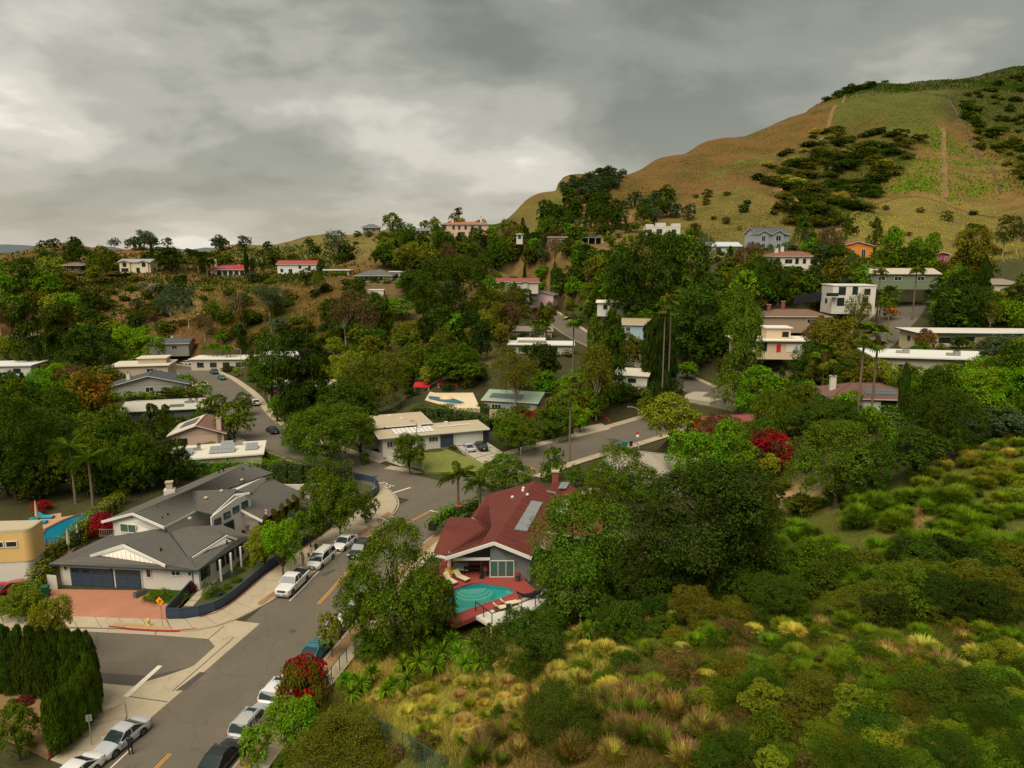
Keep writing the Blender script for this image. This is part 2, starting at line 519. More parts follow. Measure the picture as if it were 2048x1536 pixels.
# the flat valley floor and the land out of view
for (x, y) in ((-30, 50), (-24, 78), (-18, 100), (-22, 118), (-54, 155), (-78, 196), (-100, 231), (-118, 254), (-2, 131), (18, 147), (26, 158), (-45, 72), (-50, 90), (-40, 110), (-66, 92),
       (-80, 110), (-100, 130), (-90, 170), (-130, 200), (-60, 180), (-40, 160), (-30, 190), (-60, 215), (-90, 75), (-130, 100), (-150, 150), (-180, 220), (-70, 50), (-110, 50), (-40, 30), (-35, 10),
       (-60, 130), (-75, 145), (-140, 245), (-16, 62), (-12, 84), (-9, 108)):
  CTRL.append((x, y, 0.0))
for p in ((-2, 77, 3.3), (2, 88, 3.2), (5, 100, 2.6), (9, 110, 2.0), (-6, 100, 1.6), (20, 118, 2.4), (-150, 480, 40), (-300, 350, 30), (-320, 250, 10), (-250, 430, 44),
     (0, 20, 9), (-12, 40, 2.5), (20, 5, 16), (45, 0, 24), (90, 20, 26), (110, 60, 26), (140, 110, 30), (150, 170, 30), (180, 220, 42), (230, 300, 60), (-20, 0, 1), (0, -60, 12), (80, -60, 30), (-80, -60, 0),
     (-160, 620, 12), (-320, 650, 10), (0, 640, 20), (60, 720, 30), (160, 820, 60), (300, 900, 130), (-500, 300, 20), (-600, 600, 10), (430, 1150, 215), (640, 1000, 265), (600, 700, 210), (500, 500, 130), (400, 350, 80), (350, 150, 50),
     (300, 0, 40), (-300, 100, 8), (-300, 0, 4), (900, 1500, 150), (300, 1500, 60), (-300, 1200, 0), (-900, 1000, 0), (0, 1500, 0), (-800, 300, 10), (900, 500, 220), (800, 100, 90), (-40, 520, 30), (20, 520, 34)):
  CTRL.append(p)
CT = np.array(CTRL)
_c2 = 36.0

def _phi(r2):
  return np.sqrt(r2 + _c2)

_n = len(CT)
_A = np.zeros((_n + 3, _n + 3))
_d2 = ((CT[:, None, :2] - CT[None, :, :2]) ** 2).sum(2)
_A[:_n, :_n] = _phi(_d2) - np.eye(_n) * .6
_A[:_n, _n] = 1
_A[:_n, _n + 1:] = CT[:, :2] / 100
_A[_n:, :_n] = _A[:_n, _n:].T
_W = np.linalg.solve(_A, np.concatenate([CT[:, 2], [0, 0, 0]]))

ROADS = []      # (points xyz, half width incl. pavement, half width of asphalt)
PADS = []       # (x, y, hx, hy, rz, z, blend)
REFINE = True

def ground0(x, y):
  x = np.atleast_1d(np.asarray(x, float)); y = np.atleast_1d(np.asarray(y, float))
  out = np.empty(len(x))
  for i in range(0, len(x), 20000):
    xs, ys = x[i:i + 20000], y[i:i + 20000]
    r2 = (xs[:, None] - CT[None, :, 0]) ** 2 + (ys[:, None] - CT[None, :, 1]) ** 2
    out[i:i + 20000] = _phi(r2) @ _W[:_n] + _W[_n] + (xs * _W[_n + 1] + ys * _W[_n + 2]) / 100
  return out

def smooth01(t):
  t = np.clip(t, 0, 1)
  return t * t * (3 - 2 * t)

def near_road(x, y, pts):
  """distance to a polyline and the height along it"""
  best = np.full(len(x), 1e9); zz = np.zeros(len(x))
  for a, b in zip(pts[:-1], pts[1:]):
    dx, dy = b[0] - a[0], b[1] - a[1]
    t = np.clip(((x - a[0]) * dx + (y - a[1]) * dy) / (dx * dx + dy * dy + 1e-9), 0, 1)
    d = np.hypot(x - a[0] - t * dx, y - a[1] - t * dy)
    m = d < best
    best = np.where(m, d, best)
    zz = np.where(m, a[2] + t * (b[2] - a[2]), zz)
  return best, zz

def ground(x, y):
  x = np.atleast_1d(np.asarray(x, float)); y = np.atleast_1d(np.asarray(y, float))
  h = ground0(x, y)
  flat = np.zeros(len(x))
  for (px_, py_, hx, hy, rz, z, bl) in PADS:
    ca, sa = math.cos(-rz), math.sin(-rz)
    dx, dy = x - px_, y - py_
    lx, ly = np.abs(dx * ca - dy * sa) - hx, np.abs(dx * sa + dy * ca) - hy
    d = np.hypot(np.maximum(lx, 0), np.maximum(ly, 0))
    w = 1 - smooth01(d / bl)
    h = h * (1 - w) + z * w
    flat = np.maximum(flat, (d < 3).astype(float))
  for (pts, hw, aw) in ROADS:
    d, z = near_road(x, y, pts)
    w = 1 - smooth01((d - hw) / 7.0)
    h = h * (1 - w) + (z - .14) * w
    flat = np.maximum(flat, 1 - smooth01((d - hw) / 8))
  hum = np.sin(x * .31 + 1.3 * np.sin(y * .23)) * np.sin(y * .27 + 1.1 * np.sin(x * .19)) * .22 + np.sin(x * .053 + y * .021) * np.sin(y * .047) * .5
  rr = np.hypot(x, y)
  hum = hum + np.sin(np.arctan2(x, y) * 64 + np.sin(rr * .012) * 1.6 + np.sin(rr * .031)) * 1.0 * smooth01((rr - 380) / 120)
  h = h + hum * (1 - flat) * np.clip(rr / 60, .5, 1.6)
  return h * (1 - smooth01((rr - 1500) / 1200))

GANG = np.arange(-72, 72.01, .42) * math.pi / 180
GRAD = np.concatenate([np.geomspace(5, 150, 190), np.geomspace(150, 700, 130)[1:], np.geomspace(700, 4200, 60)[1:]])
GRID = None

def survey():
  """heights on a fan of bearings and distances, the vertices of the ground sheet"""
  global GRID
  A, Rr = np.meshgrid(GANG, GRAD)
  GRID = ground((Rr * np.sin(A)).ravel(), (Rr * np.cos(A)).ravel()).reshape(A.shape)

def height(x, y):
  x, y = np.asarray(x, float), np.asarray(y, float)
  a = np.clip((np.arctan2(x, y) - GANG[0]) / (GANG[1] - GANG[0]), 0, len(GANG) - 1.001)
  r = np.clip(np.interp(np.hypot(x, y), GRAD, np.arange(len(GRAD))), 0, len(GRAD) - 1.001)
  i, j = r.astype(int), a.astype(int)
  fr, fa = r - i, a - j
  return (GRID[i, j] * (1 - fr) + GRID[i + 1, j] * fr) * (1 - fa) + (GRID[i, j + 1] * (1 - fr) + GRID[i + 1, j + 1] * fr) * fa

def ground1(x, y):
  return float(height([x], [y])[0])

_T = np.geomspace(14, 1300, 700)

def hit(u, v):
  """first meeting of the sight line through a photo pixel with the ground"""
  r = ray(u, v)
  t = _T / r[1]
  xs, zs = r[0] * t, CAMH + r[2] * t
  g = height(xs, _T)
  below = np.nonzero(zs < g)[0]
  if len(below) == 0: return None
  i = max(1, below[0])
  a0, a1 = zs[i - 1] - g[i - 1], zs[i] - g[i]
  Y = _T[i - 1] + a0 / (a0 - a1) * (_T[i] - _T[i - 1])
  return Vector((r[0] * Y / r[1], Y, ground1(r[0] * Y / r[1], Y)))

# ------------------------------------------------------------------ road network (centre lines)
main_road = [(-34, 22, 0), (-31, 38, 0), (-28.8, 50.8, 0), (-23, 78.1, 0), (-21.2, 88.1, 0), (-17.5, 100.5, 0), (-13.2, 108.9, 0), (-8, 118, 0), (-1, 130.5, 0), (9, 142, 0), (22, 154, 0), (37, 167.4, .5), (50.7, 177.6, 2), (60, 186.5, 4.6), (72, 192, 8), (86, 194, 12), (96, 193, 15.2), (105, 202, 18.5), (117, 216, 22), (130, 235, 25)]
west_branch = [(-10, 116, 0), (-18, 121, 0), (-27.5, 129, 0), (-54.5, 155.2, 0), (-68, 176, 0), (-78.3, 196.5, 0), (-90, 216, 0), (-102, 233.5, 0), (-118, 250, 0), (-150, 264, 0)]
hill_branch = [(52, 181, 2.2), (53, 194, 3.1), (48, 213, 4.4), (43, 222, 6), (36.5, 232, 7.8), (29, 252, 9.3), (24, 270, 10.8), (20.5, 285, 12.4), (15, 308, 15.2), (7, 332, 18.5), (-6, 352, 22)]
west_street = [(-27, 65, 0), (-45, 68.5, 0), (-62, 70, 0), (-90, 71, 0), (-120, 72, 0)]

def resample(pts, step):
  """smooth and evenly step a polyline (Catmull-Rom)"""
  P = [Vector(p) for p in pts]
  P = [P[0] * 2 - P[1]] + P + [P[-1] * 2 - P[-2]]
  out = []
  for i in range(1, len(P) - 2):
    n = max(1, int((P[i + 1] - P[i]).length / step))
    for k in range(n):
      t = k / n
      a, b, c, d = P[i - 1], P[i], P[i + 1], P[i + 2]
      out.append(.5 * ((2 * b) + (c - a) * t + (2 * a - 5 * b + 4 * c - d) * t * t + (3 * b - a - 3 * c + d) * t ** 3))
  out.append(P[-2])
  return out

def offset_line(pts, off):
  """parallel line; positive offsets lie to the right of travel"""
  out = []
  for i, p in enumerate(pts):
    d = pts[min(i + 1, len(pts) - 1)] - pts[max(i - 1, 0)]
    d = Vector((d.x, d.y, 0)).normalized()
    out.append(p + Vector((d.y, -d.x, 0)) * off)
  return out

def ribbon(name, pts, o0, o1, dz, mat, thick=0.0, parent=None, kind='structure', clip=None):
  a, b = offset_line(pts, o0), offset_line(pts, o1)
  m = MB()
  if thick <= 0:
    vs, fs = [], []
    for p, q in zip(a, b):
      vs += [(p.x, p.y, p.z + dz), (q.x, q.y, q.z + dz)]
    fs = [(2 * i, 2 * i + 1, 2 * i + 3, 2 * i + 2) for i in range(len(a) - 1)]
    m.add(vs, fs)
  else:
    vs, fs = [], []
    for p, q in zip(a, b):
      vs += [(p.x, p.y, p.z + dz), (q.x, q.y, q.z + dz), (q.x, q.y, q.z + dz - thick), (p.x, p.y, p.z + dz - thick)]
    for i in range(len(a) - 1):
      for k in range(4):
        fs.append((4 * i + k, 4 * i + (k + 1) % 4, 4 * i + 4 + (k + 1) % 4, 4 * i + 4 + k))
    fs += [(3, 2, 1, 0), tuple(4 * (len(a) - 1) + k for k in range(4))]
    m.add(vs, fs)
  o = m.build(name, mat, parent)
  if kind and parent is None: o['kind'] = kind
  return o

MAIN, WEST, HILL, STREET = (resample(p, 2.0) for p in (main_road, west_branch, hill_branch, west_street))
ROADS += [([tuple(p) for p in MAIN[::2]], 8.8, 6), ([tuple(p) for p in WEST[::2]], 8.0, 5.3), ([tuple(p) for p in HILL[::3]], 6.5, 4.6), ([tuple(p) for p in STREET[::2]], 7.5, 5)]

def sheet(name, pts, z, mat, kind='structure', parent=None, thick=.12):
  """flat ground patch: photo pixels or (x, y) at height z"""
  poly = [(p.x, p.y) for p in pts]
  o = MB().prism(poly, z - thick, z).build(name, mat, parent)
  if kind and parent is None: o['kind'] = kind
  return o

def PZ(lst, z=0.0):
  return [on_z(u, v, z) for u, v in lst]

# lots levelled for the houses near by: centre, half size, turn, height, blend
PADS += [(-46, 95, 15, 20, R(-15), 0.0, 7), (-67, 97, 11, 8, 0, 0.0, 8), (-36, 84, 6, 12, R(-15), 0.0, 4), (-30, 104, 5, 10, R(-18), 0.0, 4),
     (-44, 75.5, 12, 4, R(-4), 0, 4), (-62, 84, 8, 8, 0, 0, 5),
     (-1.5, 84, 7, 7.5, R(-10), 3.4, 5), (3, 94, 8, 8, R(-14), 3.2, 6), (-3.2, 71.2, 4.2, 4.6, R(15), 1.9, 3.5),
     (-16, 143, 12, 8, R(8), 1.7, 7)]
_p = at(895, 799, 173)
PADS += [(_p.x, _p.y, 8, 8, 0, _p.z, 6), (-13, 131, 10, 3, R(18), -.2, 5)]

# ------------------------------------------------------------------ house table (filled in below, placed after the ground exists)
# name, label, photo pixel of the foot of the front wall, distance, width, depth, height, turn (deg), style
HT = []

def H(label, u, v, Y, w, d, h, rz, roof, wall, roofc, wins=(), **kw):
  p = at(u, v, Y)
  c, s = math.cos(R(rz)), math.sin(R(rz))
  cx, cy_ = p.x - s * d / 2, p.y + c * d / 2
  PADS.append((cx, cy_, w / 2 + .8, d / 2 + .8, R(rz), p.z, kw.pop('blend', 6)))
  HT.append(dict(label=label, loc=p, w=w, d=d, h=h, rz=R(rz), roof=roof, wall=wall, roofc=roofc, wins=wins, **kw))

WH, WR = (.58, .55, .48), (.56, .52, .45)
row = lambda n, x0, x1, z, w, h: [(x0 + (x1 - x0) * (i + .5) / n, z, w, h) for i in range(n)]
# right-hand hillside
H('white flat-roofed two storey house with dark windows on the hillside', 1706, 614, 205, 12.0, 9, 6.0, -4, 'flat', WH, WR, [(-3.4, 3.5, 1.9, 2.2), (-3.6, .4, 1.9, 2.2), (3.2, .4, 1.6, 2.3), (3.6, 3.6, 1.6, 1.6), (.2, 3.6, 1.4, 2.2)], over=.15, balcony=(-6.6, 3.0))
H('white stucco villa with arched windows and brown tile roof', 1590, 546, 242, 16.5, 9, 5.6, 6, 'hip', (.74, .66, .54), (.19, .075, .05), [(-6.3, 3.1, 1.3, 1.8), (-3.2, 3.3, 1.1, 1.2), (-1.9, 3.3, 1.1, 1.2), (.4, 3.1, 1.1, 1.7), (3.0, 3.2, 1, 1.5), (6.0, 3.2, 1.6, 1.6), (-3, .3, 2.2, 1.9), (1.2, .3, 1.6, 1.9), (-6.2, .4, 1.8, 1.5)], chim=[(-5.6, 3.0, 2.2), (-3.0, 4.2, 2.8)], pitch=.32)
H('bright orange gabled house with two tall windows and red roof', 1712, 525, 265, 12.5, 9, 6.0, 8, 'gable_y', (.70, .25, .045), (.24, .055, .06), [(-1.6, 1.6, 1.4, 3.0), (2.6, 1.2, 1.6, 3.6), (-4.8, 3.3, 1.8, 1.1)], pitch=.24)
H('blue grey house with steep gables below the grassy spur', 1545, 497, 285, 14, 9, 5.6, 14, 'gable_x', (.30, .33, .36), (.075, .08, .09), [(-4.6, 2.8, 1.7, 2.0), (2.0, 3.0, 2.2, 2.0), (-4.6, .4, 1.6, 1.6), (2.2, .3, 1.6, 1.6)], gables=[(-4.6, 4.6), (2.0, 5.0)], pitch=.5)
H('low house with pale blue metal gable roof among pines', 1450, 506, 300, 14.5, 8, 2.8, 12, 'gable_x', (.52, .54, .54), (.42, .46, .49), [(-3, .8, 2, 1.2), (3, .8, 2, 1.2)], pitch=.38)
H('white cubic house with slanted parapets under the brown hill', 1326, 473, 340, 16, 8, 4.4, 0, 'flat', WH, WR, [(-6.2, 1.6, 1.6, 1.6), (-1.8, 1.4, 2.6, 2.0), (5, 1.4, 2, 1.8)], over=.1, blocks=[(-6.3, 3.4, 1.6), (-1.0, 4.2, 2.4), (6.2, 3.6, 2.0)])
H('green walled house with long tan gable roof behind palms', 1808, 566, 225, 21, 10, 2.9, -3, 'gable_x', (.16, .19, .12), (.42, .36, .27), [(-7, .8, 2.2, 1.2), (-2, .8, 2.2, 1.2), (5, .8, 2.2, 1.2)], pitch=.28)
H('narrow raspberry red house half hidden by trees', 1882, 537, 260, 4.6, 6, 5.0, -6, 'gable_y', (.36, .04, .06), (.28, .03, .05), [(-1, 3, 1, 1.2), (1.4, 3, 1, 1.2)], pitch=.3)
H('beige garage with brown hip roof at the top of the street', 1996, 588, 212, 12, 8, 3.0, -14, 'hip', (.55, .45, .30), (.23, .18, .13), [(-3.6, .1, 2.8, 2.2)], pitch=.3, white_win=True)
H('long cream flat-roofed house with teal fascia', 1965, 694, 178, 31, 11, 3.3, -5, 'flat', (.60, .50, .31), (.56, .52, .44), [(-9, 1.0, 3.4, 1.3), (-4.5, .9, 4.6, 1.6), (5, .9, 3.4, 1.4), (10.5, .9, 3, 1.4)], over=1.1, fascia='teal_trim')
H('white flat-roofed house with grey air conditioners on top', 1868, 752, 143, 22.5, 11, 3.6, -13, 'flat', (.40, .36, .28), (.58, .56, .51), [(-6, .8, 2, 1.5), (3, .8, 2, 1.5)], over=.9, ac=[(-4.2, 5, 2.2), (4.8, 3.2, 2.2)])
H('brown hip-roofed house with dark solar panels and white chimney', 1745, 828, 117, 13.5, 9, 2.7, -8, 'hip', (.62, .58, .48), (.15, .075, .055), [(2.4, .3, 2.4, 2.0), (-3.4, .8, 2, 1.2)], chim=[(-5.6, 4.0, 2.4)], pitch=.36, solar=[(1.5, .55, 5.0, 1.8)])
H('maroon low hip-roofed house hidden by weeping trees', 1520, 884, 127, 20.5, 10, 2.6, 8, 'hip', (.60, .55, .45), (.20, .055, .048), [(6, .7, 2, 1.2), (-4, .7, 2, 1.2)], pitch=.26)
H('peach two level flat-roofed house with a red door', 1552, 704, 190, 21, 9, 3.0, -5, 'flat', (.58, .45, .30), (.66, .60, .50), [(-3.6, .3, 2.2, 2.2), (-7.6, .8, 2, 1.4)], over=1.0, upper=(1.0, 6.4, 5.4, 2.9), door=(.6, 'red'), garage=(4.8, 4.4))
H('grey shingle ranch house beside the blue bins', 1275, 982, 110.5, 14, 13, 2.9, -24, 'hip', (.30, .27, .22), (.27, .235, .18), [(4.4, .6, 1.6, 1.6), (-2, .8, 2, 1.2)], pitch=.26)
H('wide brown hip-roofed house with red brick chimneys', 1592, 652, 205, 19, 10, 2.8, -4, 'hip', (.30, .22, .15), (.15, .09, .06), [(4, .8, 2, 1.2)], chim=[(-6.6, 5, 2.4), (-2.6, 5, 3.4)], chimc='brick_red', pitch=.3)
H('white house with broad shallow gable roof above a clipped hedge', 1236, 772, 184, 15, 11, 3.1, -18, 'gable_x', (.66, .62, .53), (.55, .50, .40), [(3.6, 1.2, 2.0, 1.0), (-4.6, .8, 2.2, 1.6)], pitch=.16)
H('low white house with equipment on its pale roof', 1236, 622, 258, 15, 8, 3.0, -10, 'gable_x', (.62, .60, .52), (.62, .58, .50), [(0, .8, 1.2, 1.2), (3.6, .8, 1.0, 1.2), (-4.6, .6, 1.4, 1.6)], pitch=.14, chim=[(3.8, 4.5, 1.4)], ac=[(-3.2, 5, 2.0)])
H('pale blue house with tan shingle gable roof', 1276, 668, 228, 10.5, 8, 3.0, -14, 'gable_x', (.30, .40, .44), (.30, .235, .15), [(-3.2, .8, 1.4, 1.4), (2, .8, 1.4, 1.4)], pitch=.36)
H('low house with grey brown roof beside slim palms', 1064, 676, 244, 13.5, 8, 2.6, -4, 'gable_x', (.40, .27, .20), (.19, .155, .125), [(-2, .8, 2.4, 1.0), (3, .8, 2.4, 1.0)], pitch=.24)
H('white flat-roofed house with stepped roof levels below the street', 1082, 708, 218, 19, 8, 2.8, -4, 'flat', (.45, .42, .36), (.58, .56, .51), [(-5, .7, 2, 1.4), (4, .7, 2, 1.4)], over=.9, upper=(-3.2, 8, 4.4, .9))
H('green-roofed modern house with solar panels beside the long pool', 1020, 828, 165, 13, 12, 3.2, -16, 'gable_x', (.30, .30, .26), (.24, .32, .22), [(-3.4, .6, 2.4, 1.6)], pitch=.2, solar=[(-1.5, .5, 8.0, 2.6)])
H('pink garage with dark roof by the bend of the hill street', 1082, 602, 310, 11, 7, 2.8, -20, 'gable_y', (.62, .42, .45), (.10, .10, .10), [(-3.2, .1, 2.6, 2.1)], pitch=.24, white_win=True)
H('long house with rust red roof and white gable ends', 1030, 578, 300, 19.5, 8, 2.8, 3, 'gable_x', (.55, .50, .44), (.20, .065, .05), [(-7.4, .6, 1.6, 1.4), (0, .8, 1.6, 1.2)], pitch=.36, gables=[(-3.4, 2.2), (4.2, 2.2)])
H('open blue-roofed carport on white posts', 1184, 488, 340, 10.5, 6, 2.9, 0, 'open', WH, (.12, .17, .20), over=.4)
H('low brown timber house in front of a dark hedge', 1116, 485, 345, 9.5, 6, 2.4, 0, 'flat', (.13, .07, .045), (.20, .15, .11), [(0, .6, 6.5, .9)], over=.3)
H('tiny white garden pavilion on the ridge', 1039, 480, 352, 3, 3, 2.8, 0, 'hip', WH, (.33, .26, .20), [(0, .6, 1.4, 1.6)], pitch=.2)
# ridges
H('large pink villa with orange tiled roof on the ridge', 930, 473, 385, 25, 11, 6.4, 3, 'hip', (.60, .41, .29), (.30, .105, .055), [(-11, 3.6, 2.2, 2.2), (-6, 3.7, 1.2, 1.8), (-3, 3.7, 1.2, 1.8), (0.4, 3.7, 1.2, 1.8), (4, 3.7, 1.4, 1.8), (8, 3.7, 1.4, 1.8), (-1.4, .3, 2.6, 2.0), (5.4, .4, 1.6, 1.8)], chim=[(-6.6, 4, 2.6), (8.6, 5, 3.6)], pitch=.22, over=.7)
H('dark roofed pavilion house at the edge of the dry cliff', 742, 466, 403, 9, 7, 3.0, 4, 'hip', (.30, .24, .18), (.10, .11, .11), [(-2.2, .7, 2.0, 1.6), (1.6, .7, 2.0, 1.6)], pitch=.42, over=1.0)
H('low grey house in the trees beside the pink villa', 846, 470, 396, 9, 6, 2.6, 0, 'gable_x', (.50, .48, .42), (.15, .15, .15), row(3, -4, 4, .7, 1.5, 1.2), pitch=.3)
H('white fronted house with wide bright red roof on the left ridge', 458, 551, 350, 18.5, 9, 2.9, -2, 'hip', (.62, .56, .46), (.30, .022, .03), row(5, -6, 8, .3, 1.9, 1.9), chim=[(-8.6, 5.5, 4.2), (3.5, 4.5, 1.6)], chimc='white', pitch=.40, over=.8, solar=[(-2.0, .45, 8.4, 1.7)])
H('white two storey house with long red roof', 594, 548, 342, 18, 9, 4.6, 4, 'gable_x', (.66, .64, .60), (.26, .055, .045), [(-7, 1, 1.2, 1.4), (-3, .3, 1.6, 2.0), (1.5, 2.6, 1.2, 1.2), (6, 2.6, 1.2, 1.2)], pitch=.34)
H('flat white glass-walled house on the left ridge', 660, 553, 324, 17, 7, 2.7, -1, 'flat', (.55, .54, .48), (.52, .54, .48), row(6, -8, 8, .4, 2.0, 1.7), over=.8)
H('grey hip-roofed house above the terraced pool', 748, 563, 300, 14.5, 9, 2.5, -3, 'hip', (.58, .55, .48), (.10, .095, .088), row(5, -6.4, 4, .4, 1.6, 1.5), chim=[(1.6, 4.6, 1.6)], chimc='white', pitch=.42, over=.9)
H('white flat annex beside the grey hip roof', 796, 558, 306, 7.5, 6, 2.9, -3, 'flat', WH, WR, [(-1, .4, 2.4, 1.8)], over=.5)
H('cream two storey house with grey roofs and two gabled bays', 271, 545, 345, 14.5, 8, 5.0, 2, 'gable_x', (.64, .55, .38), (.26, .25, .23), [(-4.6, 2.8, 1.7, 1.9), (4.4, 2.8, 1.6, 1.9), (-4.6, .4, 3.2, 1.6), (1.6, .3, 2.0, 1.9)], gables=[(-4.6, 4.8), (4.4, 4.0)], pitch=.3)
H('dark timber pavilion with shallow roof on the left ridge', 146, 541, 346, 9, 6, 2.5, 0, 'hip', (.035, .028, .022), (.13, .10, .075), [(-2, .3, 2, 1.6), (2, .3, 2, 1.6)], pitch=.3, over=1.4)
H('white terrace house wall beside the turquoise hillside pool', 752, 594, 281, 6, 4, 2.6, 0, 'flat', WH, WR, [(0, .5, 1.6, 1.2)], over=.2)
# valley on the left
H('long pale flat-roofed house behind slim palms at the road end', 440, 737, 248, 20, 9, 3.2, 2, 'flat', (.48, .43, .34), (.58, .55, .48), row(4, -9, 9, .5, 2.2, 1.6), over=.6)
H('white modern house with tall windows behind the roadside pines', 572, 737, 238, 18, 9, 4.4, 0, 'flat', (.52, .52, .47), (.58, .56, .50), [(-4.4, .4, 1.3, 2.0), (-2.6, .4, 1.3, 2.0), (4, .4, 2, 2.0)], over=.3)
H('tan low house with white pergola slats under the trees', 612, 792, 196, 21, 8, 2.8, 4, 'flat', (.44, .34, .24), (.42, .33, .23), [(-5, .7, 2, 1.4), (2, .7, 2, 1.4)], over=.8)
H('dark grey gabled house at the far bend', 338, 702, 262, 14, 8, 2.8, 8, 'gable_x', (.24, .22, .20), (.075, .075, .078), [(2, .7, 2, 1.4)], chim=[(0, 5, 1.8)], pitch=.34)
H('beige flat-roofed house with raised parapet box', 280, 752, 213, 16, 10, 3.0, 12, 'flat', (.50, .40, .28), (.52, .46, .35), [(3, .8, 2, 1.4)], over=.6, upper=(3.0, 8, 5, 1.6))
H('charcoal gabled house with a white chimney', 300, 790, 192, 19, 9, 2.8, 16, 'gable_y', (.36, .33, .29), (.060, .062, .068), [(0, .8, 2, 1.4)], chim=[(-5.6, 3, 2.4)], chimc='white', pitch=.26, over=.9)
H('pale grey-green roofed house with a flat deck and air units', 330, 842, 172, 18.5, 12, 3.0, 14, 'gable_x', (.13, .13, .15), (.40, .38, .31), [(-4, .8, 2, 1.4)], pitch=.16, over=.9, ac=[(5.6, 3.4, 1.6), (7, 3.6, 1.5)], solar=[(2.6, .5, 3.4, 1.7)])
H('pink walled house with brown and white gable roof', 397, 893, 148, 10.5, 10, 2.8, 12, 'gable_y', (.56, .40, .30), (.17, .085, .06), [(-3, .7, 1.6, 1.2)], chim=[(4.4, .4, 3.2)], chimc='pink', pitch=.34, over=.8, solar=[(-2.6, .5, 2.8, 3.2)], pale_left=True)
H('flat white roof crowded with solar panels behind the grey house', 432, 945, 128.5, 16.5, 9, 2.9, 16, 'flat', (.55, .48, .36), (.56, .51, .42), [(-4, .8, 2, 1.4)], over=.5, flat_solar=[(-6.4, 2.4, 3), (-1.2, 2.6, 6), (.4, 6.2, 3), (5.2, 3.4, 3)], ac=[(-3.4, 5.2, 1.2), (4.0, 7.2, 1.4)])
H('white roofed house at the edge behind the tall pines', 14, 752, 215, 14, 10, 3.0, 8, 'flat', (.55, .53, .48), (.58, .56, .51), [(3, .8, 2, 1.4)], over=.5)
H('small white roof peeking through the pines on the far left', 62, 690, 262, 17, 8, 3.0, 4, 'flat', (.55, .50, .42), (.66, .63, .58), [(3, .8, 2, 1.4)], over=.5)

# ------------------------------------------------------------------ ground sheet
# soil and ground-cover colours by area, outlined on the photograph: polygon, colour, near and far limit
GC_DIRT, GC_DRY, GC_TAN, GC_GREEN, GC_DARK = (.25, .125, .05), (.27, .18, .055), (.33, .235, .09), (.10, .14, .02), (.035, .04, .016)
ZONES = [   # order matters: later outlines lie over earlier ones
  ([(-900, 400), (900, 400), (900, 700), (-900, 760)], (.135, .07, .024), 262, 2000),
  ([(240, 480), (620, 470), (640, 560), (240, 545)], (.21, .09, .03), 380, 900),
  ([(240, 560), (420, 560), (400, 640), (330, 660), (230, 620)], (.23, .13, .048), 280, 345),
  ([(90, 600), (330, 620), (330, 680), (60, 690)], (.20, .09, .045), 255, 330),
  ([(430, 480), (640, 480), (620, 545), (430, 530)], (.125, .105, .028), 380, 900),
  ([(600, 440), (900, 420), (900, 540), (600, 540)], (.15, .115, .033), 350, 900),
  ([(700, 560), (1000, 500), (1000, 720), (720, 700)], (.11, .075, .03), 200, 360),
  ([(1000, 480), (1350, 480), (1350, 600), (1000, 600)], (.20, .12, .042), 250, 360),
  ([(950, 0), (2100, 0), (2100, 520), (1700, 500), (1400, 480), (1000, 460)], (.135, .074, .022), 300, 2000),
  ([(1000, 460), (1140, 350), (1150, 400), (1110, 470)], (.125, .105, .025), 380, 800),
  ([(1110, 420), (1210, 380), (1240, 430), (1200, 480), (1120, 480)], (.20, .125, .045), 380, 800),
  ([(1180, 500), (1500, 370), (1620, 440), (1600, 520), (1400, 520)], (.145, .11, .028), 290, 470),
  ([(1640, 480), (1720, 400), (1900, 395), (2100, 440), (2100, 560), (1640, 530)], (.15, .115, .028), 270, 450),
  ([(1650, 270), (1690, 180), (1880, 165), (1910, 240), (1800, 262)], (.085, .09, .018), 520, 900),
  ([(1400, 360), (1500, 320), (1560, 310), (1450, 360)], (.13, .15, .03), 400, 800),
  ([(1760, 390), (1860, 250), (1960, 300), (2100, 420), (2000, 420), (1880, 400)], (.17, .10, .03), 380, 640),
  ([(1520, 350), (1650, 270), (1840, 270), (1760, 380), (1700, 430), (1640, 470), (1600, 430)], (.085, .06, .017), 340, 660),
  ([(1600, 220), (1700, 150), (2100, 100), (2100, 380), (1940, 290), (1890, 190), (1700, 175)], (.060, .050, .017), 640, 2000),
  # near slope
  ([(600, 1250), (1300, 1250), (2100, 850), (2100, 1600), (500, 1600)], (.085, .088, .018), 10, 120),
  ([(700, 1310), (880, 1310), (860, 1420), (700, 1430)], (.30, .15, .055), 10, 80),
  ([(780, 1400), (1150, 1290), (1300, 1280), (1000, 1480), (800, 1500)], (.26, .215, .055), 10, 80),
  ([(1000, 1440), (1200, 1440), (1350, 1400), (1330, 1600), (880, 1600)], (.22, .12, .05), 10, 80),
  ([(1480, 1120), (1560, 1000), (2100, 900), (2100, 1160), (1560, 1260)], (.10, .11, .018), 50, 120),
  ([(1810, 1000), (1920, 1000), (1900, 1060), (1740, 1090)], (.27, .165, .06), 60, 110),
  ([(1490, 960), (1640, 980), (1640, 1020), (1500, 1010)], (.36, .225, .085), 80, 130),
]

def in_poly(x, y, poly):
  c = np.zeros(len(x), bool)
  j = len(poly) - 1
  for i in range(len(poly)):
    xi, yi = poly[i]; xj, yj = poly[j]
    cond = ((yi > y) != (yj > y)) & (x < (xj - xi) * (y - yi) / (yj - yi + 1e-12) + xi)
    c ^= cond
    j = i
  return c

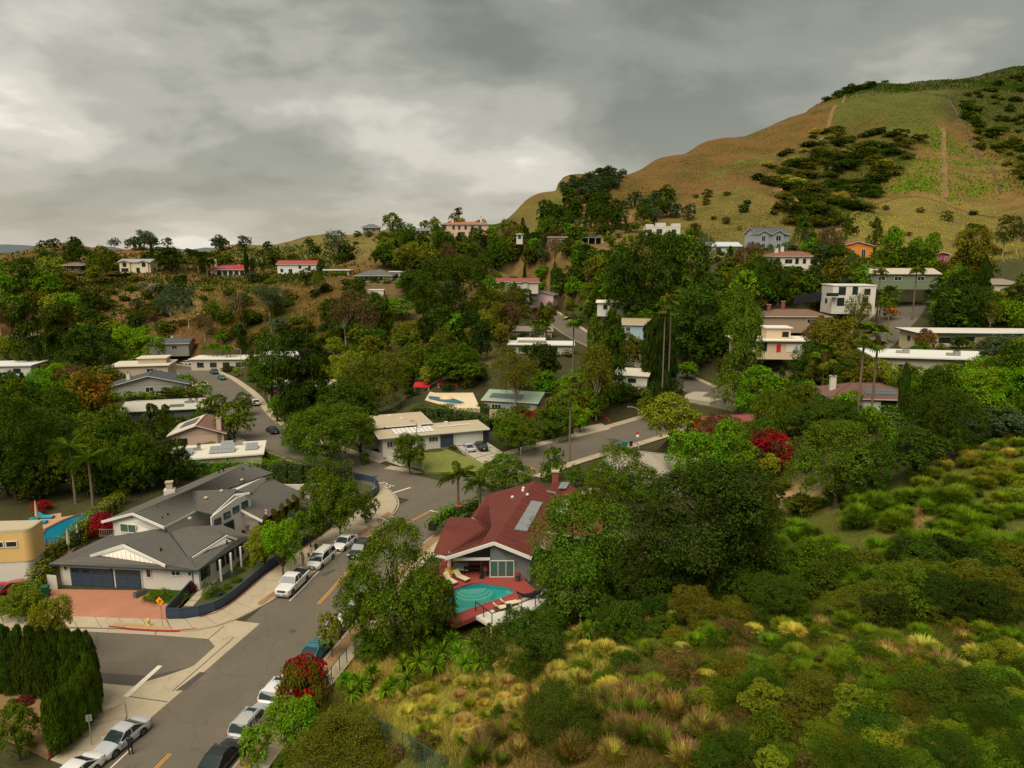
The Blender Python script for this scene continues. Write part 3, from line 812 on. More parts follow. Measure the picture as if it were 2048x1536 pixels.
def build_ground():
  survey()
  A, Rr = np.meshgrid(GANG, GRAD)
  x, y, z = (Rr * np.sin(A)).ravel(), (Rr * np.cos(A)).ravel(), GRID.ravel()
  d = z - CAMH
  zf = y * CP_ - d * SP_
  zf = np.where(np.abs(zf) < .5, .5, zf)
  u, v = 1024 + F * x / zf, 768 - F * (y * SP_ + d * CP_) / zf
  ju = (np.sin(x * .11 + y * .07) + np.sin(x * .29 - y * .17)) * 9 + np.where(y > 250, (np.sin(x * .031 + y * .052) + np.sin(x * .077 - y * .033)) * 14, 0)
  jv = (np.sin(x * .09 - y * .13) + np.sin(x * .23 + y * .21)) * 6 + np.where(y > 250, (np.sin(x * .043 - y * .037) + np.sin(x * .019 + y * .071)) * 9, 0)
  acc = np.zeros((len(x), 3))
  g2 = np.random.default_rng(5)
  for k in range(7):
    colr = np.tile(np.array([(.050, .046, .019)]), (len(x), 1))
    a1, a2 = g2.normal(0, 11, len(x)), g2.normal(0, 6, len(x))
    for poly, c, y0, y1 in ZONES:
      m = in_poly(u + ju + a1, v + jv + a2, poly) & (y > y0) & (y < y1) & (zf > 1)
      colr[m] = c
    acc += colr
  colr = acc / 7
  n_a, n_r = len(GANG), len(GRAD)
  idx = np.arange(n_a * n_r).reshape(n_r, n_a)
  q = np.stack([idx[:-1, :-1], idx[:-1, 1:], idx[1:, 1:], idx[1:, :-1]], -1).reshape(-1, 4)
  me = bpy.data.meshes.new('ground')
  me.vertices.add(len(x)); me.loops.add(q.size); me.polygons.add(len(q))
  me.vertices.foreach_set('co', np.stack([x, y, z], 1).ravel())
  me.loops.foreach_set('vertex_index', q.ravel())
  me.polygons.foreach_set('loop_start', np.arange(len(q)) * 4)
  me.polygons.foreach_set('loop_total', np.full(len(q), 4))
  me.polygons.foreach_set('use_smooth', np.ones(len(q), bool))
  ca = me.color_attributes.new('ground_colour', 'FLOAT_COLOR', 'POINT')
  ca.data.foreach_set('color', np.concatenate([colr, np.ones((len(x), 1))], 1).ravel())
  me.materials.append(M['soil'])
  me.update(); me.validate()
  o = link('ground', me)
  o['kind'] = 'structure'
  s = 5000
  mb = MB().add([(-s, -s, -4), (s, -s, -4), (s, s, -4), (-s, s, -4)], [(0, 1, 2, 3)])
  b = mb.build('plain', principled('plain', (.08, .07, .03), .9))
  b['kind'] = 'structure'
  # distant blue range low on the western horizon
  vs, fs = [], []
  for i in range(41):
    a = R(-50 + i)
    hgt = 58 + 22 * abs(math.sin(i * .7)) * (1 if i < 17 else .2) + 8 * math.sin(i * 1.9)
    for (r_, zz) in ((3600, -5), (3800, hgt), (4100, -5)):
      vs.append((r_ * math.sin(a), r_ * math.cos(a), zz))
  for i in range(40):
    for k in range(2):
      fs.append((3 * i + k, 3 * i + 3 + k, 3 * i + 4 + k, 3 * i + 1 + k))
  mb = MB().add(vs, fs)
  h = mb.build('mountains', principled('mountains', (.09, .11, .12), .9))
  h['kind'] = 'structure'

build_ground()

# ------------------------------------------------------------------ roads, kerbs, pavements
road = ribbon('road', MAIN, -6.1, 6.1, 0.0, M['asphalt'])
ribbon('side_road', WEST, -5.4, 5.4, -.004, M['asphalt'])
ribbon('hill_road', HILL, -4.7, 4.7, -.008, M['asphalt'])
# concrete apron and asphalt of the side street at the bottom corner
apron = sheet('concrete_apron', PZ([(-160, 1258), (170, 1257), (394, 1259), (470, 1241), (520, 1247), (300, 1437), (240, 1470), (180, 1460), (190, 1400), (150, 1380), (-200, 1362)]), .006, M['concrete'])
sheet('side_street', PZ([(-160, 1266), (170, 1263), (310, 1270), (417, 1278), (430, 1293), (388, 1331), (330, 1350), (266, 1373), (200, 1366), (-180, 1356)]), .012, M['asphalt'])
sheet('asphalt_patch', PZ([(195, 1345), (300, 1352), (385, 1333), (330, 1352), (268, 1370), (195, 1366)]), .016, M['asphalt_patch'])
sheet('asphalt_patch', PZ([(371, 1380), (413, 1345), (400, 1344), (350, 1382)]), .010, M['asphalt_patch'])
sheet('asphalt_patch', PZ([(1212, 879), (1238, 873), (1252, 878), (1228, 885)]), .010, M['asphalt_patch'])
sheet('asphalt_patch', PZ([(640, 1150), (668, 1138), (672, 1140), (652, 1152)]), .008, M['asphalt_patch'])
sheet('road_marking', PZ([(246, 1393), (257, 1394), (325, 1332), (316, 1331)]), .020, M['paint_white'])
# joints of the apron
for (a, b) in (((417, 1278), (448, 1252)), ((258, 1393), (335, 1404)), ((345, 1382), (468, 1275)), ((310, 1269), (314, 1262))):
  p, q = on_z(*a), on_z(*b)
  MB().bar((p.x, p.y, .013), (q.x, q.y, .013), .10, .012).build('apron_joint', M['asphalt_patch'], apron)

def near_index(line, p):
  return min(range(len(line)), key=lambda i: (line[i].xy - Vector(p).xy).length)

def stripe(line, off, i0, i1, w, mat, z=.012):
  seg = line[i0:i1 + 1]
  o = ribbon('road_marking', seg, off - w / 2, off + w / 2, z, mat, kind='structure')
  return o

i0, i1 = near_index(MAIN, on_z(312, 1536)), near_index(MAIN, on_z(353, 1498))
stripe(MAIN, -.10, 0, i1, .11, M['paint_yellow']); stripe(MAIN, .12, 0, i1, .11, M['paint_yellow'])
i0, i1 = near_index(MAIN, on_z(634, 1210)), near_index(MAIN, on_z(860, 1022))
stripe(MAIN, -.12, i0, i1, .13, M['paint_yellow']); stripe(MAIN, .14, i0, i1, .13, M['paint_yellow'])
stripe(MAIN, -3.7, near_index(MAIN, on_z(590, 1200)), near_index(MAIN, on_z(640, 1143)), .13, M['paint_white'])
stripe(MAIN, -3.7, near_index(MAIN, on_z(770, 1050)), near_index(MAIN, on_z(800, 1032)), .13, M['paint_white'])
stripe(MAIN, 3.7, near_index(MAIN, on_z(610, 1300)), near_index(MAIN, on_z(722, 1172)), .13, M['paint_white'])
stripe(MAIN, -3.6, 0, near_index(MAIN, on_z(285, 1487)), .13, M['paint_white'])

def line_marking(a, b, w, mat=None, z=.014):
  p, q = on_z(*a), on_z(*b)
  o = MB().bar((p.x, p.y, z), (q.x, q.y, z), w, .006).build('road_marking', mat or M['paint_white'])
  o['kind'] = 'structure'

line_marking((776, 989), (821, 975), .35)
line_marking((860, 1021), (918, 1033), .30)

def text_mesh(name, body, size, mat, parent=None, extrude=.004):
  cu = bpy.data.curves.new(name, 'FONT')
  cu.body = body
  cu.size = size
  cu.align_x = 'CENTER'
  cu.align_y = 'CENTER'
  cu.extrude = extrude
  tmp = bpy.data.objects.new(name + '_t', cu)
  COL.objects.link(tmp)
  dg = bpy.context.evaluated_depsgraph_get()
  me = bpy.data.meshes.new_from_object(tmp.evaluated_get(dg))
  bpy.data.objects.remove(tmp)
  me.name = name
  me.materials.clear()
  me.materials.append(mat)
  return link(name, me, parent)

st = text_mesh('road_marking', 'STOP', 2.0, M['paint_white'])
p = on_z(771, 969)
st.location = (p.x, p.y, .012)
st.rotation_euler = (0, 0, R(135))
st.scale = (.80, 1.15, 1)
st['kind'] = 'structure'
# manhole covers
for (u, v) in ((586, 1262), (770, 984)):
  p = on_z(u, v)
  o = MB().lathe((p.x, p.y, .006), [(.36, 0), (.36, .006)], 16).build('manhole_cover', M['asphalt_patch'])
  tag(o, 'round manhole cover in the road between the parked cars' if v > 1100 else 'round manhole cover in the junction near the stop line', 'manhole cover')

def pavement(name, inner, outer, step, z=.13, mat='concrete', slab_label=None):
  """a pavement of separate concrete slabs between two lines"""
  base = empty(name, (0, 0, 0))
  base['kind'] = 'structure'
  La = [Vector((p[0], p[1], p[2] if len(p) > 2 else 0)) for p in inner]
  Lb = [Vector((p[0], p[1], p[2] if len(p) > 2 else 0)) for p in outer]

  def param(P, n):
    ln = [0]
    for a, b in zip(P[:-1], P[1:]): ln.append(ln[-1] + (b - a).length)
    out = []
    for k in range(n + 1):
      t = ln[-1] * k / n
      i = max(j for j in range(len(ln)) if ln[j] <= t + 1e-6)
      i = min(i, len(P) - 2)
      out.append(P[i].lerp(P[i + 1], (t - ln[i]) / max(1e-6, ln[i + 1] - ln[i])))
    return out
  tot = sum((b - a).length for a, b in zip(Lb[:-1], Lb[1:]))
  n = max(2, int(tot / step))
  A_, B_ = param(La, n), param(Lb, n)
  bed = MB()
  for k in range(n):
    quad = [A_[k], A_[k + 1], B_[k + 1], B_[k]]
    c = sum(quad, Vector()) / 4
    qs = [c + (p - c) * .975 for p in quad]
    jz = rnd.uniform(-.012, .012)
    MB().prism([(p.x, p.y, p.z) for p in qs], z - .22, z + jz).build('slab', M[mat], base)
    bed.prism([(p.x, p.y, p.z) for p in quad], z - .3, z - .03)
  bed.build('bedding', M['asphalt_patch'], base)
  return base

# pavement on the left of the main street, along the navy fence and round the corner
fence_px = [(333, 1240), (362, 1240), (398, 1236), (430, 1227), (470, 1202), (530, 1151), (590, 1108), (650, 1066), (700, 1030), (735, 1006), (757, 990), (760, 978), (748, 968), (722, 962)]
kerb_px = [(345, 1262), (393, 1260), (432, 1252), (472, 1238), (514, 1217), (556, 1193), (608, 1158), (660, 1121), (712, 1083), (752, 1054), (786, 1028), (796, 1010), (792, 996), (778, 982), (752, 966), (722, 950)]
pavement('pavement', PZ(fence_px), PZ(kerb_px), 2.3)
kerb_l = [Vector((p.x, p.y, 0)) for p in PZ(kerb_px)]
ribbon('kerb', resample(kerb_l, 1.2), -.02, .22, .145, M['kerb'], .25)
pavement('pavement', PZ([(198, 1400), (192, 1436), (175, 1464), (143, 1492), (100, 1522)]), PZ([(206, 1372), (250, 1404), (255, 1440), (216, 1492), (158, 1545)]), 2.2)
# driveway apron pavement in front of the garage, red kerb and hydrant verge
pavement('pavement', PZ([(-90, 1226), (85, 1232), (210, 1236), (332, 1240)]), PZ([(-90, 1258), (85, 1257), (165, 1256), (345, 1262)]), 2.6, z=.10)
rk = [Vector((p.x, p.y, 0)) for p in PZ([(219, 1254), (262, 1259), (310, 1262), (352, 1263), (394, 1259)])]
o = ribbon('kerb', rk, -.06, .16, .16, M['kerb_red'], .25)
sheet('dirt_verge', PZ([(230, 1246), (262, 1249), (345, 1256), (330, 1259), (226, 1252)]), .145, principled('verge', (.38, .25, .095), .9, noise=.25, nscale=3))
sheet('driveway', PZ([(104, 1178), (278, 1181), (360, 1196), (384, 1197), (334, 1239), (84, 1231)], .05), .06, M['driveway'])
# bare verge strips with street trees along the left kerb
dm = principled('bare_dirt', (.25, .145, .065), .9, noise=.4, nscale=2)
for q in ([(517, 1204), (552, 1180), (561, 1184), (524, 1209), (515, 1209)], [(596, 1150), (622, 1133), (632, 1138), (604, 1157)], [(700, 1078), (740, 1050), (748, 1054), (708, 1084)], [(752, 1040), (776, 1024), (784, 1027), (758, 1047)]):
  sheet('dirt_strip', PZ(q, .13), .150, dm)
sheet('dirt_stain', PZ([(708, 1080), (745, 1056), (780, 1046), (775, 1052), (735, 1076)]), .012, principled('road_dust', (.36, .22, .10), .9, noise=.3, nscale=1.2))
# right-hand kerb, verge and pavement of the main street
jA = near_index(MAIN, on_z(640, 1395)); jB = near_index(MAIN, on_z(905, 1050))
rs = MAIN[0:near_index(MAIN, (-11.5, 111, 0))]
ribbon('kerb', rs, 6.1, 6.35, .14, M['kerb'], .25)
ribbon('dirt_verge', rs, 6.36, 7.6, .10, dm, .25)
pavement('pavement', offset_line(rs, 9.0), offset_line(rs, 7.62), 2.2, z=.12)
# corner pavement by the pool house and along the right branch, south side
s2 = MAIN[near_index(MAIN, (-1, 130)):near_index(MAIN, (48, 176))]
ribbon('kerb', s2, 6.1, 6.35, .14, M['kerb'], .25)
pavement('pavement', offset_line(s2, 8.2), offset_line(s2, 6.37), 2.4, z=.12)
# north side, from the white house corner up the right branch
n2 = MAIN[near_index(MAIN, (2, 134)):near_index(MAIN, (46, 174))]
ribbon('kerb', n2, -6.35, -6.1, .14, M['kerb'], .25)
pavement('pavement', offset_line(n2, -8.4), offset_line(n2, -6.37), 2.4, z=.12)
wk = WEST[near_index(WEST, (-30, 131)):]
ribbon('kerb', wk, 5.4, 5.65, .14, M['kerb'], .25)
pavement('pavement', offset_line(wk, 7.4), offset_line(wk, 5.67), 3.0, z=.12)
ribbon('kerb', wk, -5.65, -5.4, .14, M['kerb'], .25)
ribbon('pavement', wk, -7.2, -5.67, .12, M['concrete'], .25)
corner = [Vector(p) for p in ((-24.5, 131.8, 0), (-19, 129.5, 0), (-14.5, 130.4, 0), (-9.5, 133.2, 0), (-3.5, 137.8, 0), (-2.4, 138.6, 0))]
pavement('pavement', offset_line(resample(corner, 1.0), -1.7), resample(corner, 1.0), 2.2, z=.12)
ribbon('kerb', resample(corner, 1.0), .02, .26, .14, M['kerb'], .25)
for (o0, o1) in ((-4.95, -4.7), (4.7, 4.95)):
  ribbon('kerb', HILL[6:], o0, o1, .14, M['kerb'], .3)
ribbon('pavement', HILL[6:], 4.97, 6.4, .12, M['concrete'], .3)
e2 = MAIN[near_index(MAIN, (90, 194)):]
ribbon('kerb', e2, -6.35, -6.1, .14, M['kerb'], .3)
ribbon('pavement', e2, -7.8, -6.37, .12, M['concrete'], .3)
sheet('concrete_apron', [Vector(p) for p in ((45.5, 184), (51, 179), (57, 184), (58.5, 191), (50.5, 193), (47.2, 189))], 3.15, M['concrete_grey'], thick=1.2)

# dirt tracks and the firebreak on the big hill
def track(label_mat, pts, w, name='dirt_track'):
  P = [hit(u, v) for u, v in pts]
  P = resample([(p.x, p.y, p.z) for p in P if p is not None], 7)
  P = [Vector((p.x, p.y, ground1(p.x, p.y))) for p in P]
  ribbon(name, P, -w / 2, w / 2, .35, label_mat, .8)

tm = principled('track_dirt', (.17, .10, .034), .95, noise=.6, nscale=.12)
track(tm, [(1882, 256), (1884, 300), (1885, 350), (1886, 396)], 5.5)
track(principled('track_grey', (.085, .06, .03), .95, noise=.3, nscale=.15), [(1897, 200), (1930, 262), (1966, 325), (2002, 388)], 1.3)
track(tm, [(1690, 192), (1660, 240), (1628, 290)], 3.0)
track(tm, [(1545, 372), (1570, 395), (1592, 412)], 10.0)
track(tm, [(1650, 470), (1720, 418), (1790, 398), (1880, 404), (1960, 430), (2046, 436)], 3.0)

# ------------------------------------------------------------------ buildings
_tints = {}

def tinted(col, base='tint'):
  """one material per paint colour"""
  k = (base, tuple(round(c, 3) for c in col))
  if k not in _tints:
    _tints[k] = principled('paint', col, .78, noise=.09, nscale=.9, bump=.12, bscale=9)
  return _tints[k]

def window(parent, x, y, z, w, h, face=0.0, frame='white', glass='glass', mullions=1, name='window'):
  """window in a wall of the parent: bottom centre (x, y, z), outward turn `face` (0 looks to -y)"""
  f = MB()
  fw = .09
  f.box((0, -.03, h / 2), (w + fw, .02, h + fw))
  f.box((0, -.055, fw / 2 - .04), (w + .16, .09, fw))
  f.box((0, -.055, h - fw / 2 + .04), (w + .1, .08, fw))
  f.box((-w / 2, -.055, h / 2), (fw, .08, h)); f.box((w / 2, -.055, h / 2), (fw, .08, h))
  for k in range(mullions):
    f.box((-w / 2 + w * (k + 1) / (mullions + 1), -.055, h / 2), (.06, .07, h))
  fr = M[frame] if isinstance(frame, str) else frame
  o = f.build(name, fr, parent, (x, y, z), (0, 0, face))
  for k in range(mullions + 1):
    pw = w / (mullions + 1)
    MB().box((-w / 2 + pw * (k + .5), -.048, h / 2), (pw - .04, .012, h - .04)).build('pane', M[glass], o)
  return o

def panel_grid(parent, name, origin, ex, ey, nx, ny, mat, gap=.05, thick=.05, frame=None, sub='panel'):
  """a field of separate panels (solar modules) on a sloping plane"""
  o0, ex, ey = Vector(origin), Vector(ex), Vector(ey)
  n = ex.cross(ey).normalized()
  root = MB().prism([o0 - n * .02, o0 + ex - n * .02, o0 + ex + ey - n * .02, o0 + ey - n * .02], -.05, -.01).build(name, M['galv'], parent)
  for i in range(nx):
    for j in range(ny):
      a = o0 + ex * ((i + gap / 2) / nx) + ey * ((j + gap / 2) / ny)
      b, c = ex * ((1 - gap) / nx), ey * ((1 - gap) / ny)
      vs = [a, a + b, a + b + c, a + c]
      m = MB()
      m.add([v for v in vs] + [v + n * thick for v in vs], [(3, 2, 1, 0), (4, 5, 6, 7), (0, 1, 5, 4), (1, 2, 6, 5), (2, 3, 7, 6), (3, 0, 4, 7)])
      m.build(sub, M[mat], root)
  return root

def slab_poly(mb, poly, t, m_top=0, m_side=1):
  """sloping slab: polygon of 3D points (counter-clockwise from above) thickened downwards"""
  n = len(poly)
  P = [Vector(p) for p in poly]
  nrm = Vector((0, 0, 0))
  for i in range(n):
    a, b = P[i], P[(i + 1) % n]
    nrm += Vector(((a.y - b.y) * (a.z + b.z), (a.z - b.z) * (a.x + b.x), (a.x - b.x) * (a.y + b.y)))
  if nrm.z < 0: P = P[::-1]
  mb.add(list(P), [tuple(range(n))], m_top)
  vs = [p for p in P] + [p - Vector((0, 0, t)) for p in P]
  mb.add(vs, [(i, n + i, n + (i + 1) % n, (i + 1) % n) for i in range(n)], m_side)
  mb.add([p - Vector((0, 0, t)) for p in P][::-1], [tuple(range(n))], m_side)
  return mb

def clip_half(poly, f):
  out = []
  for i in range(len(poly)):
    a, b = poly[i], poly[(i + 1) % len(poly)]
    fa, fb = f(a), f(b)
    if fa >= 0: out.append(a)
    if (fa >= 0) != (fb >= 0):
      out.append(a.lerp(b, fa / (fa - fb)))
  return out

def courses(poly, step, lift=.035, over=.05):
  """overlapping shingle or tile courses on a sloping polygon, as raised strips"""
  P = [Vector(p) for p in poly]
  nrm = Vector((0, 0, 0))
  for i in range(len(P)):
    a, b = P[i], P[(i + 1) % len(P)]
    nrm += Vector(((a.y - b.y) * (a.z + b.z), (a.z - b.z) * (a.x + b.x), (a.x - b.x) * (a.y + b.y)))
  nrm.normalize()
  if nrm.z < 0: nrm = -nrm
  up = Vector((0, 0, 1)) - nrm * nrm.z
  up.normalize()
  s = [p.dot(up) for p in P]
  lo, hi = min(s), max(s)
  mb = MB()
  k = int((hi - lo) / step) + 1
  for i in range(k):
    a, b = lo + i * step, lo + (i + 1) * step
    q = clip_half(clip_half(P, lambda p: p.dot(up) - a), lambda p: b - p.dot(up))
    if len(q) < 3: continue
    top = [p + nrm * (lift if abs(p.dot(up) - a) < abs(p.dot(up) - b) else .008) for p in q]
    n = len(q)
    mb.add(top, [tuple(range(n))])
    low = [j for j in range(n) if abs(q[j].dot(up) - a) < 1e-3]
    for j in range(n):
      j2 = (j + 1) % n
      if j in low and j2 in low:
        mb.add([q[j], q[j2], top[j2], top[j]], [(0, 1, 2, 3)])
  return mb

def fix_normals(o):
  import bmesh
  bm = bmesh.new(); bm.from_mesh(o.data)
  bmesh.ops.recalc_face_normals(bm, faces=bm.faces)
  bm.to_mesh(o.data); bm.free()

HOUSES = []

def build_house(h):
  w, d, ht = h['w'], h['d'], h['h']
  t = empty('house', h['loc'], h['rz'], h['label'], 'house')
  HOUSES.append((h['loc'].x, h['loc'].y, h['label']))
  if h['roof'] == 'open': t.name, t['category'] = 'carport', 'carport'
  wall, roofm = tinted(h['wall']), tinted(h['roofc'])
  fas = M[h.get('fascia', 'white_clean' if h['roof'] == 'flat' else 'white')]
  ov = h.get('over', .6)
  pitch = h.get('pitch', .3)
  x0, x1, y0, y1 = -w / 2, w / 2, 0, d
  r = h['roof']
  wb = MB()
  if r != 'open':
    wb.box((0, d / 2, ht / 2 - 1.0), (w, d, ht + 2.0))
  rise = 0
  rb = MB()
  if r == 'flat':
    rb.box((0, d / 2, ht + .14), (w + 2 * ov, d + 2 * ov, .28), m=1)
    rb.box((0, d / 2, ht + .285), (w + 2 * ov - .12, d + 2 * ov - .12, .03), m=0)
  elif r == 'open':
    rb.box((0, d / 2, ht), (w, d, .2), m=0)
    for i in range(4):
      for yy in (.2, d - .2):
        MB().box((x0 + .3 + (w - .6) * i / 3, yy, ht / 2), (.16, .16, ht)).build('post', M['white_clean'], t)
    MB().box((0, d - .1, ht / 2), (w - 1, .12, ht - .2)).build('back_wall', M['dark'], t)
  elif r == 'hip':
    a, b = w + 2 * ov, d + 2 * ov
    rise = pitch * min(a, b) / 2
    k = min(a, b) / 2
    cx = [(x0 - ov, y0 - ov, ht), (x1 + ov, y0 - ov, ht), (x1 + ov, y1 + ov, ht), (x0 - ov, y1 + ov, ht)]
    if a >= b:
      r0, r1 = (x0 - ov + k, d / 2, ht + rise), (x1 + ov - k, d / 2, ht + rise)
      pl = [[cx[0], cx[1], r1, r0], [cx[1], cx[2], r1], [cx[2], cx[3], r0, r1], [cx[3], cx[0], r0]]
    else:
      r0, r1 = (0, y0 - ov + k, ht + rise), (0, y1 + ov - k, ht + rise)
      pl = [[cx[0], cx[1], r0], [cx[1], cx[2], r1, r0], [cx[2], cx[3], r1], [cx[3], cx[0], r0, r1]]
    for p in pl: slab_poly(rb, p, .16)
    ridge = MB().bar(Vector(r0) + Vector((0, 0, .03)), Vector(r1) + Vector((0, 0, .03)), .25, .10)
    for c_, rr in ((cx[0], r0), (cx[3], r0 if a >= b else r1), (cx[1], r1 if a >= b else r0), (cx[2], r1)):
      ridge.bar(Vector(c_) + Vector((0, 0, .03)), Vector(rr) + Vector((0, 0, .03)), .2, .08)
  elif r == 'gable_x':
    k = d / 2 + ov
    rise = pitch * k
    ra, rb_ = (x0 - ov, d / 2, ht + rise), (x1 + ov, d / 2, ht + rise)
    slab_poly(rb, [(x0 - ov, -ov, ht), (x1 + ov, -ov, ht), rb_, ra], .18)
    slab_poly(rb, [(x1 + ov, y1 + ov, ht), (x0 - ov, y1 + ov, ht), ra, rb_], .18)
    g = ht + pitch * d / 2
    for xs in (x0, x1):
      wb.prism([(xs - .05, 0), (xs + .05, 0), (xs + .05, d), (xs - .05, d)], ht - .3, ht - .05)
      wb.add([(xs - .06, 0.02, ht - .1), (xs - .06, d - .02, ht - .1), (xs - .06, d / 2, g), (xs + .06, 0.02, ht - .1), (xs + .06, d - .02, ht - .1), (xs + .06, d / 2, g)],
         [(0, 2, 1), (3, 4, 5), (0, 3, 5, 2), (1, 2, 5, 4), (0, 1, 4, 3)])
    ridge = MB().bar((ra[0], ra[1], ra[2] + .03), (rb_[0], rb_[1], rb_[2] + .03), .25, .1)
  elif r == 'gable_y':
    k = w / 2 + ov
    rise = pitch * k
    ra, rb_ = (0, -ov, ht + rise), (0, y1 + ov, ht + rise)
    lm = 2 if h.get('pale_left') else 0
    slab_poly(rb, [(x0 - ov, y1 + ov, ht), (x0 - ov, -ov, ht), ra, rb_], .18, lm)
    slab_poly(rb, [(x1 + ov, -ov, ht), (x1 + ov, y1 + ov, ht), rb_, ra], .18)
    g = ht + pitch * w / 2
    for ys in (.06, d - .06):
      wb.add([(x0 + .02, ys - .06, ht - .1), (x1 - .02, ys - .06, ht - .1), (0, ys - .06, g), (x0 + .02, ys + .06, ht - .1), (x1 - .02, ys + .06, ht - .1), (0, ys + .06, g)],
         [(0, 1, 2), (3, 5, 4), (0, 2, 5, 3), (1, 4, 5, 2), (0, 3, 4, 1)])
    ridge = MB().bar((ra[0], ra[1], ra[2] + .03), (rb_[0], rb_[1], rb_[2] + .03), .25, .1)
  if wb.v:
    o = wb.build('wall', wall, t)
  ro = rb.build('roof', [roofm, fas, tinted((.50, .45, .36))], t)
  if r in ('hip', 'gable_x', 'gable_y'):
    ridge.build('ridge_cap', roofm, ro)
  # cross gables facing the street
  for (gx, gw) in h.get('gables', ()):
    gr = pitch * (gw / 2 + .4)
    g = MB()
    zt = ht - .0
    dep = d / 2
    slab_poly(g, [(gx - gw / 2 - .4, dep, zt), (gx - gw / 2 - .4, -1.1, zt), (gx, -1.1, zt + gr), (gx, dep, zt + gr)], .16)
    slab_poly(g, [(gx + gw / 2 + .4, -1.1, zt), (gx + gw / 2 + .4, dep, zt), (gx, dep, zt + gr), (gx, -1.1, zt + gr)], .16)
    go = g.build('gable_roof', [roofm, fas], t)
    b = MB().box((gx, -.25, zt / 2 - .5), (gw, .5, zt + 1.0))
    b.add([(gx - gw / 2, -.5, zt), (gx + gw / 2, -.5, zt), (gx, -.5, zt + pitch * gw / 2), (gx - gw / 2, -.3, zt), (gx + gw / 2, -.3, zt), (gx, -.3, zt + pitch * gw / 2)], [(0, 1, 2), (3, 5, 4)])
    b.build('bay_wall', wall, t)
  fr = 'white_clean' if sum(h['wall']) < 1.2 else 'black_metal'
  for (x, z, ww, hh) in h['wins']:
    off = -.5 if any(abs(x - gx) < gw / 2 for gx, gw in h.get('gables', ())) else 0
    window(t, x, off, z, ww, hh, frame=fr, glass='white_clean' if h.get('white_win') else 'glass', mullions=1 if ww < 2.4 else 2)
  # a side window, seen when stepping aside
  if r != 'open':
    window(t, x1, d * .5, min(.9, ht * .3), 1.4, min(1.2, ht - 1.4), face=R(90), frame=fr)
    window(t, x0, d * .5, min(.9, ht * .3), 1.4, min(1.2, ht - 1.4), face=R(-90), frame=fr)
  for (x, y, hh) in h.get('chim', ()):
    cm = M['brick_red'] if h.get('chimc') == 'brick_red' else (tinted((.52, .38, .29)) if h.get('chimc') == 'pink' else M['white'])
    zt = ht + (0 if y < 1 else rise * .3)
    c = MB().box((x, y, (zt + hh) / 2), (.95, .8, zt + hh)).build('chimney', cm, t)
    MB().box((x, y, zt + hh + .06), (1.15, 1.0, .12)).build('chimney_cap', M['concrete'], c)
    MB().box((x, y, zt + hh + .22), (.5, .45, .2)).build('flue', M['dark'], c)
  for (x, y, s) in h.get('ac', ()):
    zr = ht + .3 if r == 'flat' else ht + rise * .6
    a = MB().box((x, y, zr + .5), (s * .5, s * .5, 1.0)).build('air_conditioner', M['metal'], t)
    MB().lathe((x, y, zr + 1.0), [(s * .2, 0), (s * .2, .06)], 12).build('fan_grille', M['dark'], a)
    MB().box((x - s * .55, y, zr + .3), (s * .6, s * .35, .5)).build('duct', M['metal'], a)
  for (x, fy, sw, sh) in h.get('solar', ()):
    k = (w / 2 + ov) if r == 'gable_y' else (d / 2 + ov)
    lift = Vector((0, 0, .12))
    if r == 'gable_y':
      org = Vector((x - sh / 2, d * .3, ht + pitch * (k - abs(x - sh / 2)))) + lift
      panel_grid(t, 'solar_array', org, (sh * 1.0, 0, pitch * sh), (0, d * .5, 0), 2, 4, 'solar')
    else:
      zb = ht + pitch * (k * fy * .45)
      org = Vector((x - sw / 2, -ov + k * fy * .45, zb)) + lift
      panel_grid(t, 'solar_array', org, (sw, 0, 0), (0, sh, pitch * sh), max(3, int(sw / 1.3)), 2, 'solar')
  for (x, y, n) in h.get('flat_solar', ()):
    panel_grid(t, 'solar_array', (x, y - 1.0, ht + .42), (.95 * n * .8, 0, 0), (0, 2.6, .75), n, 2, 'solar_pale')
  if h.get('upper'):
    ux, uw, ud, uh = h['upper']
    MB().box((ux, d * .55, ht + .28 + uh / 2), (uw, ud, uh)).build('upper_wall', wall, t)
    ur = MB()
    ur.box((ux, d * .55, ht + .28 + uh + .12), (uw + .9, ud + .9, .24), m=1)
    ur.box((ux, d * .55, ht + .28 + uh + .25), (uw + .8, ud + .8, .03), m=0)
    ur.build('upper_roof', [roofm, fas], t)
    if uh > 2:
      window(t, ux + uw * .28, d * .55 - ud / 2, ht + .9, 1.6, 1.3, frame=fr)
  if h.get('blocks'):
    for (bx, bw, bh) in h['blocks']:
      MB().prism([(bx - bw / 2, 0), (bx + bw / 2, 0), (bx + bw / 2, 4), (bx - bw / 2, 4)], ht, ht + bh * .8).build('parapet_block', wall, t)
  if h.get('balcony'):
    bx, bz = h['balcony']
    b = MB().box((bx, -.8, bz), (3.4, 1.6, .2)).build('balcony', wall, t)
    MB().box((bx, -1.58, bz + .6), (3.4, .04, 1.0)).build('balustrade', M['glass'], b)
  if h.get('door'):
    MB().box((h['door'][0], -.04, 1.05), (1.1, .08, 2.1)).build('door', M['sign_red'], t)
  if h.get('garage'):
    gx, gw = h['garage']
    g = MB().box((gx, -.03, 1.1), (gw, .06, 2.2)).build('garage_door', M['white_clean'], t)
    for k in range(4):
      MB().box((gx, -.07, .3 + .54 * k), (gw - .2, .03, .46)).build('panel', M['white_clean'], g)
  return t

for h in HT:
  build_house(h)

# ------------------------------------------------------------------ the grey-roofed corner house
def V(u, v, z): return on_z(u, v, z)

def roof_plane(parent, poly, mats, step, cmat, t=.18, name='roof'):
  o = slab_poly(MB(), poly, t).build(name, mats, parent)
  c = courses(poly, step).build('shingle_courses', cmat, o)
  c['kind'] = 'stuff'
  return o

